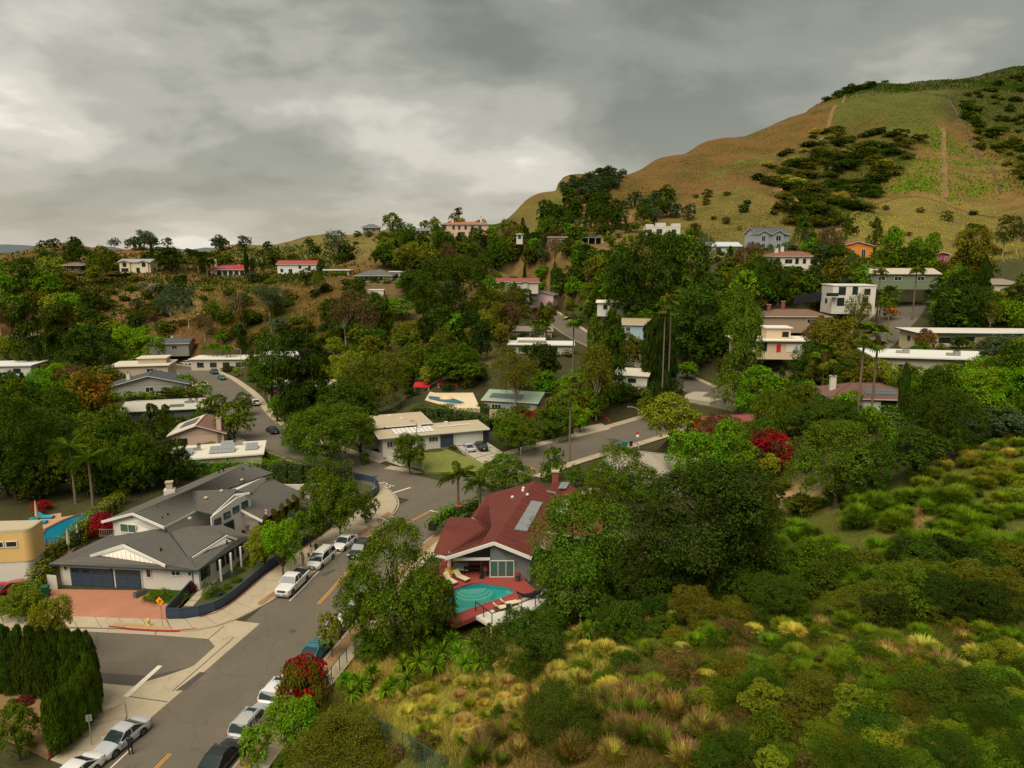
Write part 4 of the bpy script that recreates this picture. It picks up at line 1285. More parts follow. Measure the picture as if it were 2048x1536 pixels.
def barge(parent, pts, w=.10, h=.34, mat='white_clean', dz=-.12):
  for a, b in zip(pts[:-1], pts[1:]):
    a, b = Vector(a), Vector(b)
    MB().bar(a + Vector((0, 0, dz)), b + Vector((0, 0, dz)), w, h).build('barge_board', M[mat], parent)

def wall_face(parent, pts, mat, thick=.2, name='wall'):
  """upright wall panel through a closed outline of 3D points"""
  P = [Vector(p) for p in pts]
  n = (P[1] - P[0]).cross(P[2] - P[1]).normalized()
  m = MB()
  k = len(P)
  m.add([p for p in P] + [p - n * thick for p in P], [tuple(range(k)), tuple(range(2 * k - 1, k - 1, -1))] + [(i, k + i, k + (i + 1) % k, (i + 1) % k) for i in range(k)])
  o = m.build(name, mat, parent)
  fix_normals(o)
  return o

def corner_house():
  t = empty('house', (0, 0, 0), 0, 'large white corner house with dark grey shingle roofs and navy garage doors', 'house')
  HOUSES.append((-46, 90, t['label']))
  mats, cm = [M['roof_grey'], M['teal_trim']], M['shingle_grey']
  e = 3.1
  A, B, C = V(97, 1128, e), V(395, 1141, e), V(503, 1073, e)
  D = A + (C - B) * .95
  ap = V(251, 1087, 5.0)                       # front of the lower ridge
  rg = V(331, 1054, 5.05)                      # where it meets the upper wall
  gl, gr = V(183, 1110, 3.95), V(328, 1129, 3.65)    # feet of the street-side gable
  cx0, cx1 = V(340, 1064, 4.75), V(447, 1071, 4.75)   # cross ridge to the east
  el, er = V(381, 1115, 3.65), V(468, 1079, 3.85)
  # west slope, front skirt, east slope with the cross gable
  roof_plane(t, [D, A, gl, ap, rg, rg + Vector((-6.0, 2.2, -1.35))], mats, .42, cm)
  roof_plane(t, [A, B, gr + Vector((0.5, -.05, -.12)), gl + Vector((-.2, -.02, -.04))], mats, .42, cm)
  v1 = V(345, 1132, 3.35)
  roof_plane(t, [ap, gr, v1, B, cx0 + Vector((0.2, -.6, -.1)), rg], mats, .42, cm)
  roof_plane(t, [B, el + Vector((0, .0, .02)), cx1, cx0], mats, .42, cm)
  roof_plane(t, [cx0, cx1, er, C, C + Vector((-4.6, 2.0, .8)), rg + Vector((2.6, 1.2, -.4))], mats, .42, cm)
  roof_plane(t, [B, C, er + Vector((.12, 0, -.03)), el + Vector((.12, 0, -.03))], mats, .42, cm)
  barge(t, [gl + Vector((0, -.25, .05)), ap + Vector((0, -.55, .08)), gr + Vector((.25, -.2, 0))], .12, .36)
  barge(t, [el + Vector((.25, -.1, .05)), cx1 + Vector((.5, -.1, .08)), er + Vector((.3, .2, .05))], .12, .30)
  wall_face(t, [gl + Vector((.7, .15, -.1)), gr + Vector((-.6, .25, -.1)), ap + Vector((0, .2, -.2))], M['white'], name='gable_wall')
  for k in range(14):        # upright battens of the gable
    s = (k + .5) / 14
    b0 = (gl + Vector((.7, .13, -.1))).lerp(gr + Vector((-.6, .23, -.1)), s)
    hgt = (1 - abs(2 * s - 1)) * (ap.z - b0.z - .1)
    if hgt > .2:
      MB().box((b0.x, b0.y - .02, b0.z + hgt / 2), (.05, .03, hgt)).build('batten', M['white'], t)
  wall_face(t, [el + Vector((-.15, .35, -.05)), er + Vector((-.15, -.3, -.05)), cx1 + Vector((-.2, 0, -.15))], M['white'], name='gable_wall')
  # walls of the lower storey
  up = Vector((0, 0, 1))
  fx = (B - A).normalized(); fy = (C - B).normalized()
  a0, b0, c0, d0 = A + fx * .8 + fy * .8, B - fx * .5 + fy * .8, C - fx * .6 - fy * .2, D + fx * .8 - fy * .3
  lo = lambda p: Vector((p.x, p.y, -.3))
  wl = MB().prism([(p.x, p.y) for p in (a0, b0, c0, d0)], -.3, e - .02).build('wall', M['white'], t)
  fn = Vector((fx.y, -fx.x, 0))               # outward from the garage front
  ang = math.atan2(fx.y, fx.x)
  Lf = (b0 - a0).length

  def on_front(s, z): return a0 + fx * (s * Lf) + Vector((0, 0, z - a0.z))

  def front_s(u, v, z):                      # where a sight line meets the front wall
    p = V(u, v, z)
    return (Vector((p.x - a0.x, p.y - a0.y, 0))).dot(fx) / Lf
  # garage doors
  for (u0, u1, npx, name_l) in ((131, 219, 4, 'wide'), (227, 277, 2, 'narrow')):
    s0, s1 = front_s(u0, 1160, 1.2), front_s(u1, 1162, 1.2)
    w_ = (s1 - s0) * Lf
    g = empty('garage_door', on_front((s0 + s1) / 2, 0) + fn * .02, ang)
    g.parent = t
    MB().box((0, 0, 1.15), (w_ + .08, .10, 2.42)).build('frame', M['teal_trim'], g)
    for j in range(4):
      for i in range(npx):
        x = -w_ / 2 + w_ * (i + .5) / npx
        z = .30 + .57 * j
        if j == 3:
          MB().box((x, -.075, z), (w_ / npx - .02, .05, .55)).build('panel', M['navy'], g)
          MB().box((x, -.11, z), (w_ / npx - .45, .02, .36)).build('pane', M['glass'], g)
        else:
          MB().box((x, -.075, z), (w_ / npx - .02, .05, .55)).build('panel', M['navy'], g)
          MB().box((x, -.105, z), (w_ / npx - .35, .015, .36)).build('raised_panel', M['navy'], g)
  # windows of the front and the east side
  for (u0, u1, z, hh) in ((306, 316, 1.55, 1.2), (350, 369, 1.95, .65)):
    s0, s1 = front_s(u0, 1145, z), front_s(u1, 1145, z)
    p = on_front((s0 + s1) / 2, z)
    window(t, p.x, p.y, p.z, (s1 - s0) * Lf, hh, face=ang, frame='white_clean', glass='glass', mullions=1 if u0 > 320 else 0)
  for s, w_ in ((.12, 1.6), (.42, 1.5), (.62, 1.5), (.84, 1.4)):
    p = b0.lerp(c0, s)
    window(t, p.x, p.y, 1.2, w_, 1.3, face=math.atan2(fy.y, fy.x), frame='black_metal')
  for s in (.30, .52, .73, .95):     # porch posts
    p = b0.lerp(c0, s) + Vector((fy.y, -fy.x, 0)) * .9
    MB().box((p.x, p.y, 1.45), (.22, .22, 2.9), rz=ang).build('porch_post', M['white_clean'], t)
  for (u, v) in ((126, 1139), (220, 1142), (379, 1147)):   # wall lamps
    s = front_s(u, v, 2.3)
    p = on_front(s, 2.3) + fn * .1
    MB().box((p.x, p.y, 2.3), (.16, .18, .34), rz=ang).build('wall_lamp', M['black_metal'], t)
  for (u, v) in ((281, 1160), (389, 1160), (116, 1155)):
    s = front_s(u, v, 1.3)
    p = on_front(s, 0) + fn * .06
    MB().tube([(p.x, p.y, 0), (p.x, p.y, e - .1)], .05, 6).build('downpipe', M['teal_trim' if u > 300 else 'white'], t)
  # upper storey: long gable roof parallel to the street
  ue = 5.75
  UL, UR = V(206, 1042, ue), V(328, 1053, ue)
  UA = V(266, 1026, 6.9)
  RB, ER = V(493, 926, 6.9), V(545, 946, ue)
  UB = UL + (RB - UA)
  X0, XE = V(382, 982, 6.55), V(498, 985, 6.55)          # cross ridge
  XL, XR = V(424, 1029, 5.3), V(505, 987, 6.25)
  val = V(391, 1021, ue)
  uroof = roof_plane(t, [UL, UA, RB, UB], mats, .42, cm)
  roof_plane(t, [UA, UR, val, X0, V(455, 977, 5.95), ER, RB], mats, .42, cm)
  roof_plane(t, [X0, val, XL, XE + Vector((-2.1, .6, 0))], mats, .42, cm)
  roof_plane(t, [X0, XE + Vector((-2.1, .6, 0)), XE, XR, V(470, 978, 6.2)], mats, .42, cm)
  barge(t, [UL + Vector((-.1, -.2, .05)), UA + Vector((0, -.25, .08)), UR + Vector((.1, -.2, .02))], .12, .34)
  barge(t, [UR, val], .10, .26)
  XA = V(467, 989, 6.5)
  barge(t, [XL + Vector((.15, -.15, .0)), XA + Vector((.2, -.1, .05)), XE + Vector((.1, 0, .02))], .12, .30)
  # walls of the upper storey
  ux = (UR - UL).normalized(); uy = (RB - UA).normalized()
  q0, q1 = UL + ux * .9 + uy * .6, UR - ux * .5 + uy * .6
  wall_face(t, [(q0.x, q0.y, 3.0), (q1.x, q1.y, 3.0), (q1.x, q1.y, ue - .1), (UA.x + uy.x * .6, UA.y + uy.y * .6, 6.75), (q0.x, q0.y, ue - .1)], M['white'], name='upper_wall')
  q2, q3 = q1 + uy * (RB - UA).length * .92, q0 + uy * (RB - UA).length * .92
  MB().prism([(p.x, p.y) for p in (q0 + uy * .3, q1 + uy * .3, q2, q3)], 0, ue - .12).build('upper_wall', M['white'], t)
  p = q0.lerp(q1, .30)
  window(t, p.x, p.y, 4.2, 2.4, 1.15, face=math.atan2(ux.y, ux.x), frame='white_clean', glass='glass_green')
  # entrance wing with the clerestory windows
  wl0, wl1 = V(424, 1036, 5.0), V(487, 1000, 5.6)
  wd = Vector((wl1.x - wl0.x, wl1.y - wl0.y, 0)).normalized()
  wn = Vector((wd.y, -wd.x, 0))
  g0 = Vector((wl0.x, wl0.y, 0)) - wd * .1
  g1 = g0 + wd * 7.6
  wall_face(t, [(g0.x, g0.y, 0), (g1.x, g1.y, 0), (g1.x, g1.y, 6.1), (g0.x + wd.x * 4.9, g0.y + wd.y * 4.9, 6.35), (g0.x, g0.y, 5.15)], M['white'], name='entry_wall')
  fa = math.atan2(wd.y, wd.x)
  for k, z in enumerate((3.75, 4.05, 4.3, 4.5)):
    p = g0 + wd * (1.0 + 1.75 * k)
    window(t, p.x + wn.x * .02, p.y + wn.y * .02, z, 1.15, .85, face=fa, frame='navy', glass='glass_green', mullions=0 if k in (1, 2) else 1)
  p = g0 + wd * 3.0 + wn * .04
  dr = MB().box((0, 0, 1.7), (1.9, .1, 3.3)).build('door', M['teal_trim'], t, (p.x, p.y, .1), (0, 0, fa))
  MB().box((0, -.06, 1.9), (1.3, .04, 2.5)).build('pane', M['glass'], dr)
  # lower rear wing roof towards the street
  S0, S1, S2, S3 = V(481, 1018, 4.4), V(524, 1041, 3.0), V(612, 988, 3.0), V(537, 955, 4.9)
  roof_plane(t, [S0, S1, S2, S3], mats, .42, cm)
  barge(t, [S0 + Vector((0, -.1, 0)), S1 + Vector((.1, -.1, 0))], .12, .34)
  sd = (S2 - S1).normalized()
  s_n = Vector((sd.y, -sd.x, 0))
  w0, w1 = S1 - s_n * .9 + sd * .5, S2 - s_n * .9 - sd * .5
  back = -s_n * 3.4
  MB().prism([(p.x, p.y) for p in (w0, w1, w1 + back, w0 + back)], 0, 2.95).build('wall', M['white'], t)
  wall_face(t, [(w0.x, w0.y, 0), (w0.x, w0.y, 2.9), ((w0 + back).x, (w0 + back).y, 4.2), ((w0 + back).x, (w0 + back).y, 0)], M['white'])
  for s in (.2, .45, .7):
    p = w0.lerp(w1, s)
    window(t, p.x, p.y, .6, 1.7, 1.6, face=math.atan2(sd.y, sd.x), frame='black_metal')
  # chimney, vents
  c = V(340, 985, 6.3)
  ch = MB().box((c.x, c.y, 6.2), (1.5, 1.2, 1.3), rz=.3).build('chimney', M['white'], t)
  MB().box((c.x, c.y, 7.3), (.85, .8, 1.1), rz=.3).build('flue', tinted((.45, .36, .24)), ch)
  MB().box((c.x, c.y, 7.93), (1.1, 1.0, .12), rz=.3).build('chimney_cap', M['concrete'], ch)
  for (u, v, z, kind) in ((315, 1019, 6.3, 0), (336, 1032, 6.0, 0), (325, 1039, 5.9, 0), (447, 941, 6.75, 0), (438, 944, 6.7, 0), (486, 941, 6.5, 0), (500, 935, 6.5, 0), (454, 1086, 3.9, 0), (322, 1102, 4.2, 0),
              (484, 960, 6.2, 1), (412, 996, 6.3, 1), (443, 982, 6.6, 1), (380, 1037, 5.3, 1)):
    p = V(u, v, z)
    if kind: MB().lathe((p.x, p.y, z), [(.30, 0), (.28, .12), (.12, .24)], 10).build('roof_vent', tinted((.42, .33, .20)), t)
    else: MB().tube([(p.x, p.y, z - .3), (p.x, p.y, z + .4)], .11, 6).build('vent_pipe', M['black_metal'], t)
  # small balcony at the upper gable
  p = q0 + Vector((-.9, .3, 0))
  b = MB()
  for k in range(7): b.box((p.x - .9 + .3 * k, p.y - .5, 4.0), (.04, .04, .95))
  b.bar((p.x - 1.0, p.y - .5, 4.5), (p.x + 1.0, p.y - .5, 4.5), .06, .06)
  b.bar((p.x - 1.0, p.y - .5, 3.55), (p.x + 1.0, p.y - .5, 3.55), .06, .06)
  b.build('balcony_railing', M['metal'], t)

corner_house()

# ------------------------------------------------------------------ the red-roofed pool house
DZ = 4.0     # level of its terrace

def pool_house():
  t = empty('house', (0, 0, 0), 0, 'grey house with brick red standing courses on its roof beside a turquoise pool', 'house')
  HOUSES.append((-1, 84, t['label']))
  mats, cm = [M['roof_red'], M['white_clean']], M['roof_red']
  E1, E2, AP = V(890, 1115, 6.9), V(1063, 1114, 6.9), V(988, 1084, 8.5)
  RB = V(1069, 963, 8.6)
  LB = V(975, 989, 6.9)
  ax = (RB - AP).normalized()
  RE = E2 + (RB - AP)                            # far right eave
  notch = V(944, 1032, 6.7)
  rl = roof_plane(t, [AP, RB, LB, V(943, 1034, 6.75), V(985, 1058, 7.6), E1], mats, .36, cm)
  roof_plane(t, [AP, E2, RE, RB], mats, .36, cm)
  for k in range(15):   # standing ribs of the east slope
    s = (k + .5) / 15
    a, b = AP.lerp(RB, s) + Vector((0, 0, .04)), E2.lerp(RE, s) + Vector((0, 0, .04))
    MB().bar(a, b, .07, .05).build('roof_rib', M['roof_red'], rl)
  # west wing with its own low gable
  W0, W1, W2 = V(889, 1052, 7.5), V(866, 1107, 6.6), V(891, 1113, 6.75)
  roof_plane(t, [W0, W1, W2, V(985, 1058, 7.62)], mats, .36, cm)
  roof_plane(t, [W0, V(985, 1058, 7.62), V(943, 1036, 6.85), V(900, 1034, 6.7)], mats, .36, cm)
  barge(t, [E1 + Vector((0, -.2, .03)), AP + Vector((0, -.25, .06)), E2 + Vector((0, -.2, .03))], .14, .38)
  barge(t, [W1 + Vector((0, -.1, 0)), W2 + Vector((0, -.1, 0))], .12, .3)
  # east wing at the back
  X0, X1 = V(1093, 1042, 7.6), V(1206, 1046, 7.6)
  b1, b2 = V(1090, 1062, 6.8), V(1204, 1082, 6.6)
  c1, c2 = V(1120, 1014, 6.9), V(1195, 1022, 6.8)
  roof_plane(t, [X0, b1, b2, X1], mats, .36, cm)
  roof_plane(t, [X0, X1, c2, c1], mats, .36, cm)
  roof_plane(t, [V(1086, 1000, 7.2), V(1110, 962, 7.4), V(1162, 980, 6.9), V(1152, 1016, 6.7), V(1100, 1010, 7.0)], mats, .36, cm)
  roof_plane(t, [V(1045, 1075, 7.3), V(1080, 1018, 7.5), V(1125, 1030, 6.5), V(1100, 1100, 6.3)], [tinted((.17, .095, .06)), M['white']], .5, tinted((.17, .095, .06)))
  # walls
  ux = (E2 - E1).normalized()
  side = Vector((ax.x, ax.y, 0)).normalized()
  p0 = E1 + ux * 4.9; p1 = E2 - ux * .3
  off = side * .9
  front = [(p0 + off), (p1 + off)]
  apx = AP + off
  zt = lambda p: 6.8 + (8.35 - 6.8) * (1 - abs((p - AP).dot(ux)) / ((E2 - E1).length / 2))
  f0, f1 = front
  wall_face(t, [(f0.x, f0.y, DZ - .6), (f1.x, f1.y, DZ - .6), (f1.x, f1.y, zt(f1)), (apx.x, apx.y, 8.3), (f0.x, f0.y, zt(f0))], M['grey_blue'], name='gable_wall')
  MB().prism([(p.x, p.y) for p in (f0 + side * .2, f1 + side * .2, f1 + side * 20, f0 + side * 20)], DZ - 2, 6.7).build('wall', M['grey_blue'], t)
  e0 = E1 + ux * .4
  MB().prism([(p.x, p.y) for p in (e0 + side * 5.2 - ux * 1.6, f0 + side * 5.2, f0 + side * 18, e0 + side * 18 - ux * .0)], DZ - 2, 6.6).build('wall', M['grey_blue'], t)
  MB().bar((f0 + Vector((0, 0, -.25))) - side * .1 - ux * 4.2 + Vector((0, 0, -.3)), f0 - side * .1 + Vector((0, 0, -.55)), .2, .28).build('porch_beam', M['white_clean'], t)
  # sliding door
  fa = math.atan2(ux.y, ux.x)
  s0, s1 = V(979, 1136, 5.0), V(1029, 1140, 5.0)
  mid = (f0 + (f1 - f0).normalized() * (((s0 + s1) / 2 - f0).dot((f1 - f0).normalized())))
  window(t, mid.x, mid.y, DZ + .1, 2.75, 2.0, face=fa, frame='white_clean', glass='glass_green', mullions=2, name='sliding_door')
  q = apx + Vector((0, 0, -.9)) - side * .04
  MB().box((q.x, q.y, 7.3), (.35, .06, .4), rz=fa).build('gable_vent', tinted((.12, .12, .115)), t)
  # roof furniture
  E_ = lambda u, v, l=.14: on_plane(u, v, AP, E2, RB, l)
  W_ = lambda u, v, l=.05: on_plane(u, v, AP, E1, RB, l)
  a = E_(1027, 1061)
  panel_grid(t, 'solar_array', a, E_(1053, 1065) - a, E_(1062, 1003) - a, 1, 5, 'solar_pale', gap=.03)
  X_ = lambda u, v: on_plane(u, v, X0, b1, X1, .12)
  a = X_(1100, 1026)
  panel_grid(t, 'solar_array', a, X_(1116, 1030) - a, X_(1121, 1016) - a, 1, 2, 'solar_pale')
  a = E_(1114, 981, .3)
  panel_grid(t, 'solar_array', a, E_(1131, 981, .3) - a, E_(1120, 970, .5) - a, 2, 1, 'solar_pale')
  a = E_(1094, 984)
  MB().bar(a, E_(1111, 988), .5, .2).build('skylight', M['solar_pale'], t)
  for (u, v) in ((1025, 996), (1046, 983), (1054, 992), (1047, 978)):
    p = (E_ if u == 1054 else W_)(u, v)
    MB().lathe(p, [(.22, 0), (.2, .2), (.05, .3)], 8).build('roof_vent', M['white'], t)
  p = V(1131, 1007, 7.5)
  d = MB().lathe((0, 0, 0), [(.05, 0), (.3, .05), (.45, .15)], 14).build('satellite_dish', M['white'], t, (p.x, p.y, 7.6), (R(60), 0, 0))
  p = V(1110, 960, 7.6)
  c = MB().box((p.x, p.y, 7.6), (.9, .9, 2.6)).build('chimney', M['brick_red'], t)
  MB().box((p.x, p.y, 8.98), (1.1, 1.1, .14)).build('chimney_cap', M['concrete'], c)
  p = V(1172, 990, 6.8)
  c = MB().box((p.x, p.y, 6.8), (.8, .8, 2.0)).build('chimney', tinted((.5, .36, .3)), t)
  p = V(1063, 1105, 6.9)

pool_house()

def swimming_pool(name, label, rim_px, z, depth, floor_m, water_m, coping_m, steps=None, cop=.4):
  t = empty(name, (0, 0, 0), 0, label, 'swimming pool')
  P = PZ(rim_px, z)
  n = len(P)
  c = sum(P, Vector()) / n
  m = MB()
  vs = [(p.x, p.y, z - .05) for p in P] + [(p.x, p.y, z - depth) for p in P]
  m.add(vs, [(i, n + i, n + (i + 1) % n, (i + 1) % n) for i in range(n)] + [tuple(range(n, 2 * n))])
  m.build('basin', M[floor_m], t)
  MB().add([(p.x, p.y, z - .14) for p in P], [tuple(range(n))]).build('water', M[water_m], t)
  k = MB()
  out = []
  for i in range(n):
    a, b, d = P[i - 1], P[i], P[(i + 1) % n]
    t1, t2 = (b - a).normalized(), (d - b).normalized()
    nn = Vector((t1.y + t2.y, -t1.x - t2.x, 0)).normalized()
    if nn.dot(b - c) < 0: nn = -nn
    out.append(b + nn * cop)
  for i in range(n):
    j = (i + 1) % n
    q = [P[i], P[j], out[j], out[i]]
    cc = sum(q, Vector()) / 4
    k = MB().prism([((p - cc) * .985 + cc).to_tuple()[:2] + (0,) for p in q], z - .25, z + .03)
    k.build('coping_stone', M[coping_m], t)
  if steps: steps(t)
  return t

def half_steps(t):
  c0, c1 = V(915, 1176, DZ), V(976, 1172, DZ)
  m = (c0 + c1) / 2
  d = (c1 - c0).normalized()
  nrm = Vector((d.y, -d.x, 0))
  if nrm.y > 0: nrm = -nrm
  for k, (r, dz) in enumerate(((1.5, -.22), (1.9, -.42), (2.3, -.65))):
    pts = []
    for i in range(17):
      a = math.pi * i / 16
      q = m + d * (r * math.cos(a)) + nrm * (r * math.sin(a) * .85)
      pts.append((q.x, q.y))
    MB().prism(pts, DZ - 1.6, DZ + dz).build('pool_step', M['pool_step'], t)
  q = [V(1019, 1171, DZ), V(1033, 1183, DZ), V(1022, 1188, DZ), V(1012, 1176, DZ)]
  MB().prism([(p.x, p.y) for p in q], DZ - 1.6, DZ - .35).build('pool_step', M['pool_step'], t)

# terrace of the red-roofed house
terr = [V(856, 1158, DZ), V(905, 1142, DZ), V(960, 1146, DZ), V(1062, 1163, DZ), V(1080, 1178, DZ), V(1062, 1189, DZ), V(950, 1232, DZ), V(915, 1248, DZ), V(880, 1230, DZ)]
pool_px = [(880, 1200), (908, 1178), (942, 1167), (960, 1166), (1012, 1173), (1033, 1183), (1010, 1193), (960, 1210), (905, 1230), (884, 1216)]
# terrace as paving strips around the basin (outer ring minus pool)
ring_out = [V(858, 1200, DZ), V(878, 1160, DZ), V(905, 1142, DZ), V(950, 1146, DZ), V(1050, 1161, DZ), V(1072, 1180, DZ), V(1035, 1200, DZ), V(966, 1226, DZ), V(912, 1248, DZ), V(866, 1228, DZ)]
tr = empty('terrace', (0, 0, 0))
tr['kind'] = 'structure'
Pp = PZ(pool_px, DZ)
for i in range(10):
  j = (i + 1) % 10
  q = [Pp[i], Pp[j], ring_out[j], ring_out[i]]
  MB().prism([(p.x, p.y) for p in q], DZ - .5, DZ).build('paving', M['deck_red'], tr)
fr_ = [V(905, 1142, DZ), V(950, 1146, DZ), V(1050, 1161, DZ)]
MB().prism([(p.x, p.y) for p in (V(870, 1165, DZ), fr_[0], fr_[1], fr_[2], fr_[2] + Vector((.5, 3, 0)), fr_[0] + Vector((-.6, 6, 0)), V(868, 1140, DZ))], DZ - .5, DZ - .004).build('paving', M['deck_red'], tr)
swimming_pool('swimming_pool', 'turquoise pool with half-round steps and a red coping', pool_px, DZ, 1.6, 'pool_floor', 'water', 'deck_red', half_steps, .3)

# white timber deck on posts with a black railing
dk_px = [(951, 1226), (985, 1245), (1090, 1203), (1126, 1190), (1134, 1180), (1082, 1178), (1062, 1189)]
dk = [V(u, v, DZ) for u, v in ((950, 1230), (984, 1250), (1126, 1194), (1145, 1184), (1088, 1176), (1062, 1190))]
deck = empty('deck', (0, 0, 0), 0, 'white timber deck on posts at the pool edge with black railing', 'deck')
ea, eb = dk[0], dk[5]
fa_, fb_ = dk[1], dk[2]
for k in range(16):
  s0, s1 = k / 16 + .004, (k + 1) / 16 - .004
  q = [ea.lerp(fa_, s0), ea.lerp(fa_, s1), eb.lerp(fb_, s1), eb.lerp(fb_, s0)]
  MB().prism([(p.x, p.y) for p in q], DZ - .12, DZ - .02).build('deck_board', M['white'], deck)
q = [eb, dk[4], dk[3], fb_]
MB().prism([(p.x, p.y) for p in q], DZ - .12, DZ - .02).build('deck_board', M['white'], deck)
for a, b in ((ea, fa_), (fa_, fb_), (fb_, dk[3])):
  MB().bar(a + Vector((0, 0, -.25)), b + Vector((0, 0, -.25)), .10, .30).build('deck_beam', M['white'], deck)
rails = [V(951, 1222, DZ), V(984, 1246, DZ), V(1098, 1202, DZ)]
nposts = 0
for (a, b, n) in ((rails[0], rails[1], 2), (rails[1], rails[2], 4)):
  for k in range(n + 1):
    if a is rails[1] and k == 0: continue
    p = a.lerp(b, k / n)
    MB().box((p.x, p.y, DZ + .5), (.09, .09, 1.1)).build('railing_post', M['black_metal'], deck)
  MB().bar(a + Vector((0, 0, 1.05)), b + Vector((0, 0, 1.05)), .09, .07).build('handrail', M['black_metal'], deck)
for k in range(7):
  p = fa_.lerp(fb_, k / 6) + Vector((-.1, .5, 0))
  g = ground1(p.x, p.y)
  if DZ - g > .3:
    MB().box((p.x, p.y, (DZ + g) / 2 - .3), (.18, .18, DZ - g)).build('deck_post', M['white'], deck)

# ------------------------------------------------------------------ the white flat-roofed house beyond the junction
def corner_white_house():
  t = empty('house', (0, 0, 0), 0, 'white flat-roofed house with tan roof, navy double door and white garage', 'house')
  HOUSES.append((-15, 141, t['label']))
  rm = [tinted((.40, .325, .22)), M['white_clean']]
  g = 1.9
  a = V(766, 905, g); b = V(966, 886, g)
  fx = Vector((b.x - a.x, b.y - a.y, 0)).normalized()
  n = Vector((-fx.y, fx.x, 0))
  Lh = (b - a).length
  ang = math.atan2(fx.y, fx.x)
  z1, z2 = g + 3.0, g + 3.6
  P = lambda s, d, z=0: a + fx * s + n * d + Vector((0, 0, z - a.z))
  rect = lambda s0, s1, d0, d1: [P(s, d)[:2] for s, d in ((s0, d0), (s1, d0), (s1, d1), (s0, d1))]
  MB().prism(rect(0, Lh, 0, 7), g - 1, z1).build('wall', M['white'], t)
  MB().prism(rect(-3.5, 10.5, 7, 15), g - 1, z2).build('wall', M['white'], t)
  r = MB().prism(rect(-1.0, Lh + 1.2, -1.0, 7.6), z1, z1 + .22, 1)
  r.prism(rect(-.9, Lh + 1.1, -.9, 7.5), z1 + .222, z1 + .25, 0)
  r.build('roof', rm, t)
  r = MB().prism(rect(-5.0, 11.6, 5.6, 17), z2, z2 + .22, 1)
  r.prism(rect(-4.9, 11.5, 5.7, 16.9), z2 + .222, z2 + .25, 0)
  r.build('roof', rm, t)
  # white slatted panel field on the front roof
  po = P(2.6, .6, z1 + .32)
  panel_grid(t, 'white_roof_panels', po, fx * 8.2, n * 4.6, 9, 4, 'white_clean', gap=.16, thick=.06)
  MB().bar(P(1.2, 6.0, z1 + .5), P(2.6, 6.2, z1 + .5), .9, .5).build('roof_box', M['black_metal'], t)
  for (s, d, hh) in ((-1.5, 10, 1.0), (4.0, 14, .5), (8.5, 4.5, .5), (14.5, 5.8, .6), (6, 11, .4)):
    zz = z2 if s < 11 and d > 5.6 else z1
    MB().box(P(s, d, zz + .22 + hh / 2), (.7, .7, hh), rz=ang).build('roof_vent', M['white'], t)
  MB().tube([P(12, 3.2, z1 + .4), P(19, 3.6, z1 + .4)], .14, 6).build('roof_pipe', M['white'], t)
  window(t, *P(1.4, 0, g + .9), 1.1, 1.2, face=ang, frame='white_clean')
  window(t, *P(10.3, 0, g + 1.3), 1.9, 1.0, face=ang, frame='white_clean', mullions=2)
  for k in range(2):
    d = MB().box((0, 0, 1.2), (1.35, .08, 2.5)).build('door', M['navy'], t, P(12.4 + 1.4 * k, -.05, g), (0, 0, ang))
    MB().tube([(.5 - k, -.08, 1.0), (.5 - k, -.08, 1.4)], .03, 5).build('handle', M['metal'], d)
  gd = empty('garage_door', P(17.6, -.03, g), ang); gd.parent = t
  MB().box((0, 0, 1.1), (5.0, .06, 2.2)).build('frame', M['white_clean'], gd)
  for k in range(4):
    MB().box((0, -.05, .28 + .53 * k), (4.8, .05, .47)).build('panel', M['white_clean'], gd)
  MB().box(P(Lh + .9, .8, g + 1.2), (1.4, .1, 2.3), rz=ang).build('side_gate', M['navy'], t)
  # low white street wall
  wpx = [(726, 905), (760, 916), (800, 930), (848, 941)]
  w = empty('garden_wall', (0, 0, 0), 0, 'low white rendered wall along the street corner lawn', 'wall')
  Q = PZ(wpx, .2)
  for p, q in zip(Q[:-1], Q[1:]):
    MB().bar(p + Vector((0, 0, .45)), q + Vector((0, 0, .45)), .2, 1.2).build('wall_section', M['white'], w)
  lw = [on_z(*q) for q in ((776, 912, .9), (850, 897, 1.66), (892, 898, 1.66), (985, 934, .42), (940, 946, .25), (850, 944, .25), (800, 928, .4))]
  c = sum(lw, Vector()) / 7
  m = MB()
  for i in range(7):
    m.prism([tuple(lw[i]), tuple(lw[(i + 1) % 7]), tuple(c + Vector((0, 0, .06)))], -.7, .06)
  m.build('lawn', principled('lawn_green', (.14, .15, .03), .95, noise=.35, nscale=.7, bump=.4, bscale=12))['kind'] = 'structure'
  dv = empty('driveway', (0, 0, 0)); dv['kind'] = 'structure'
  q = [on_z(*k) for k in ((913, 893, 1.8), (976, 885, 1.8), (1016, 911, .22), (968, 930, .22))]
  for i in range(3):
    for j in range(3):
      f = lambda s, r_: q[0].lerp(q[1], s).lerp(q[3].lerp(q[2], s), r_)
      e_ = .012
      qq = [f(i / 3 + e_, j / 3 + e_), f((i + 1) / 3 - e_, j / 3 + e_), f((i + 1) / 3 - e_, (j + 1) / 3 - e_), f(i / 3 + e_, (j + 1) / 3 - e_)]
      MB().prism([tuple(p) for p in qq], -.7, .05).build('slab', M['concrete_grey'], dv)
  return t

corner_white_house()

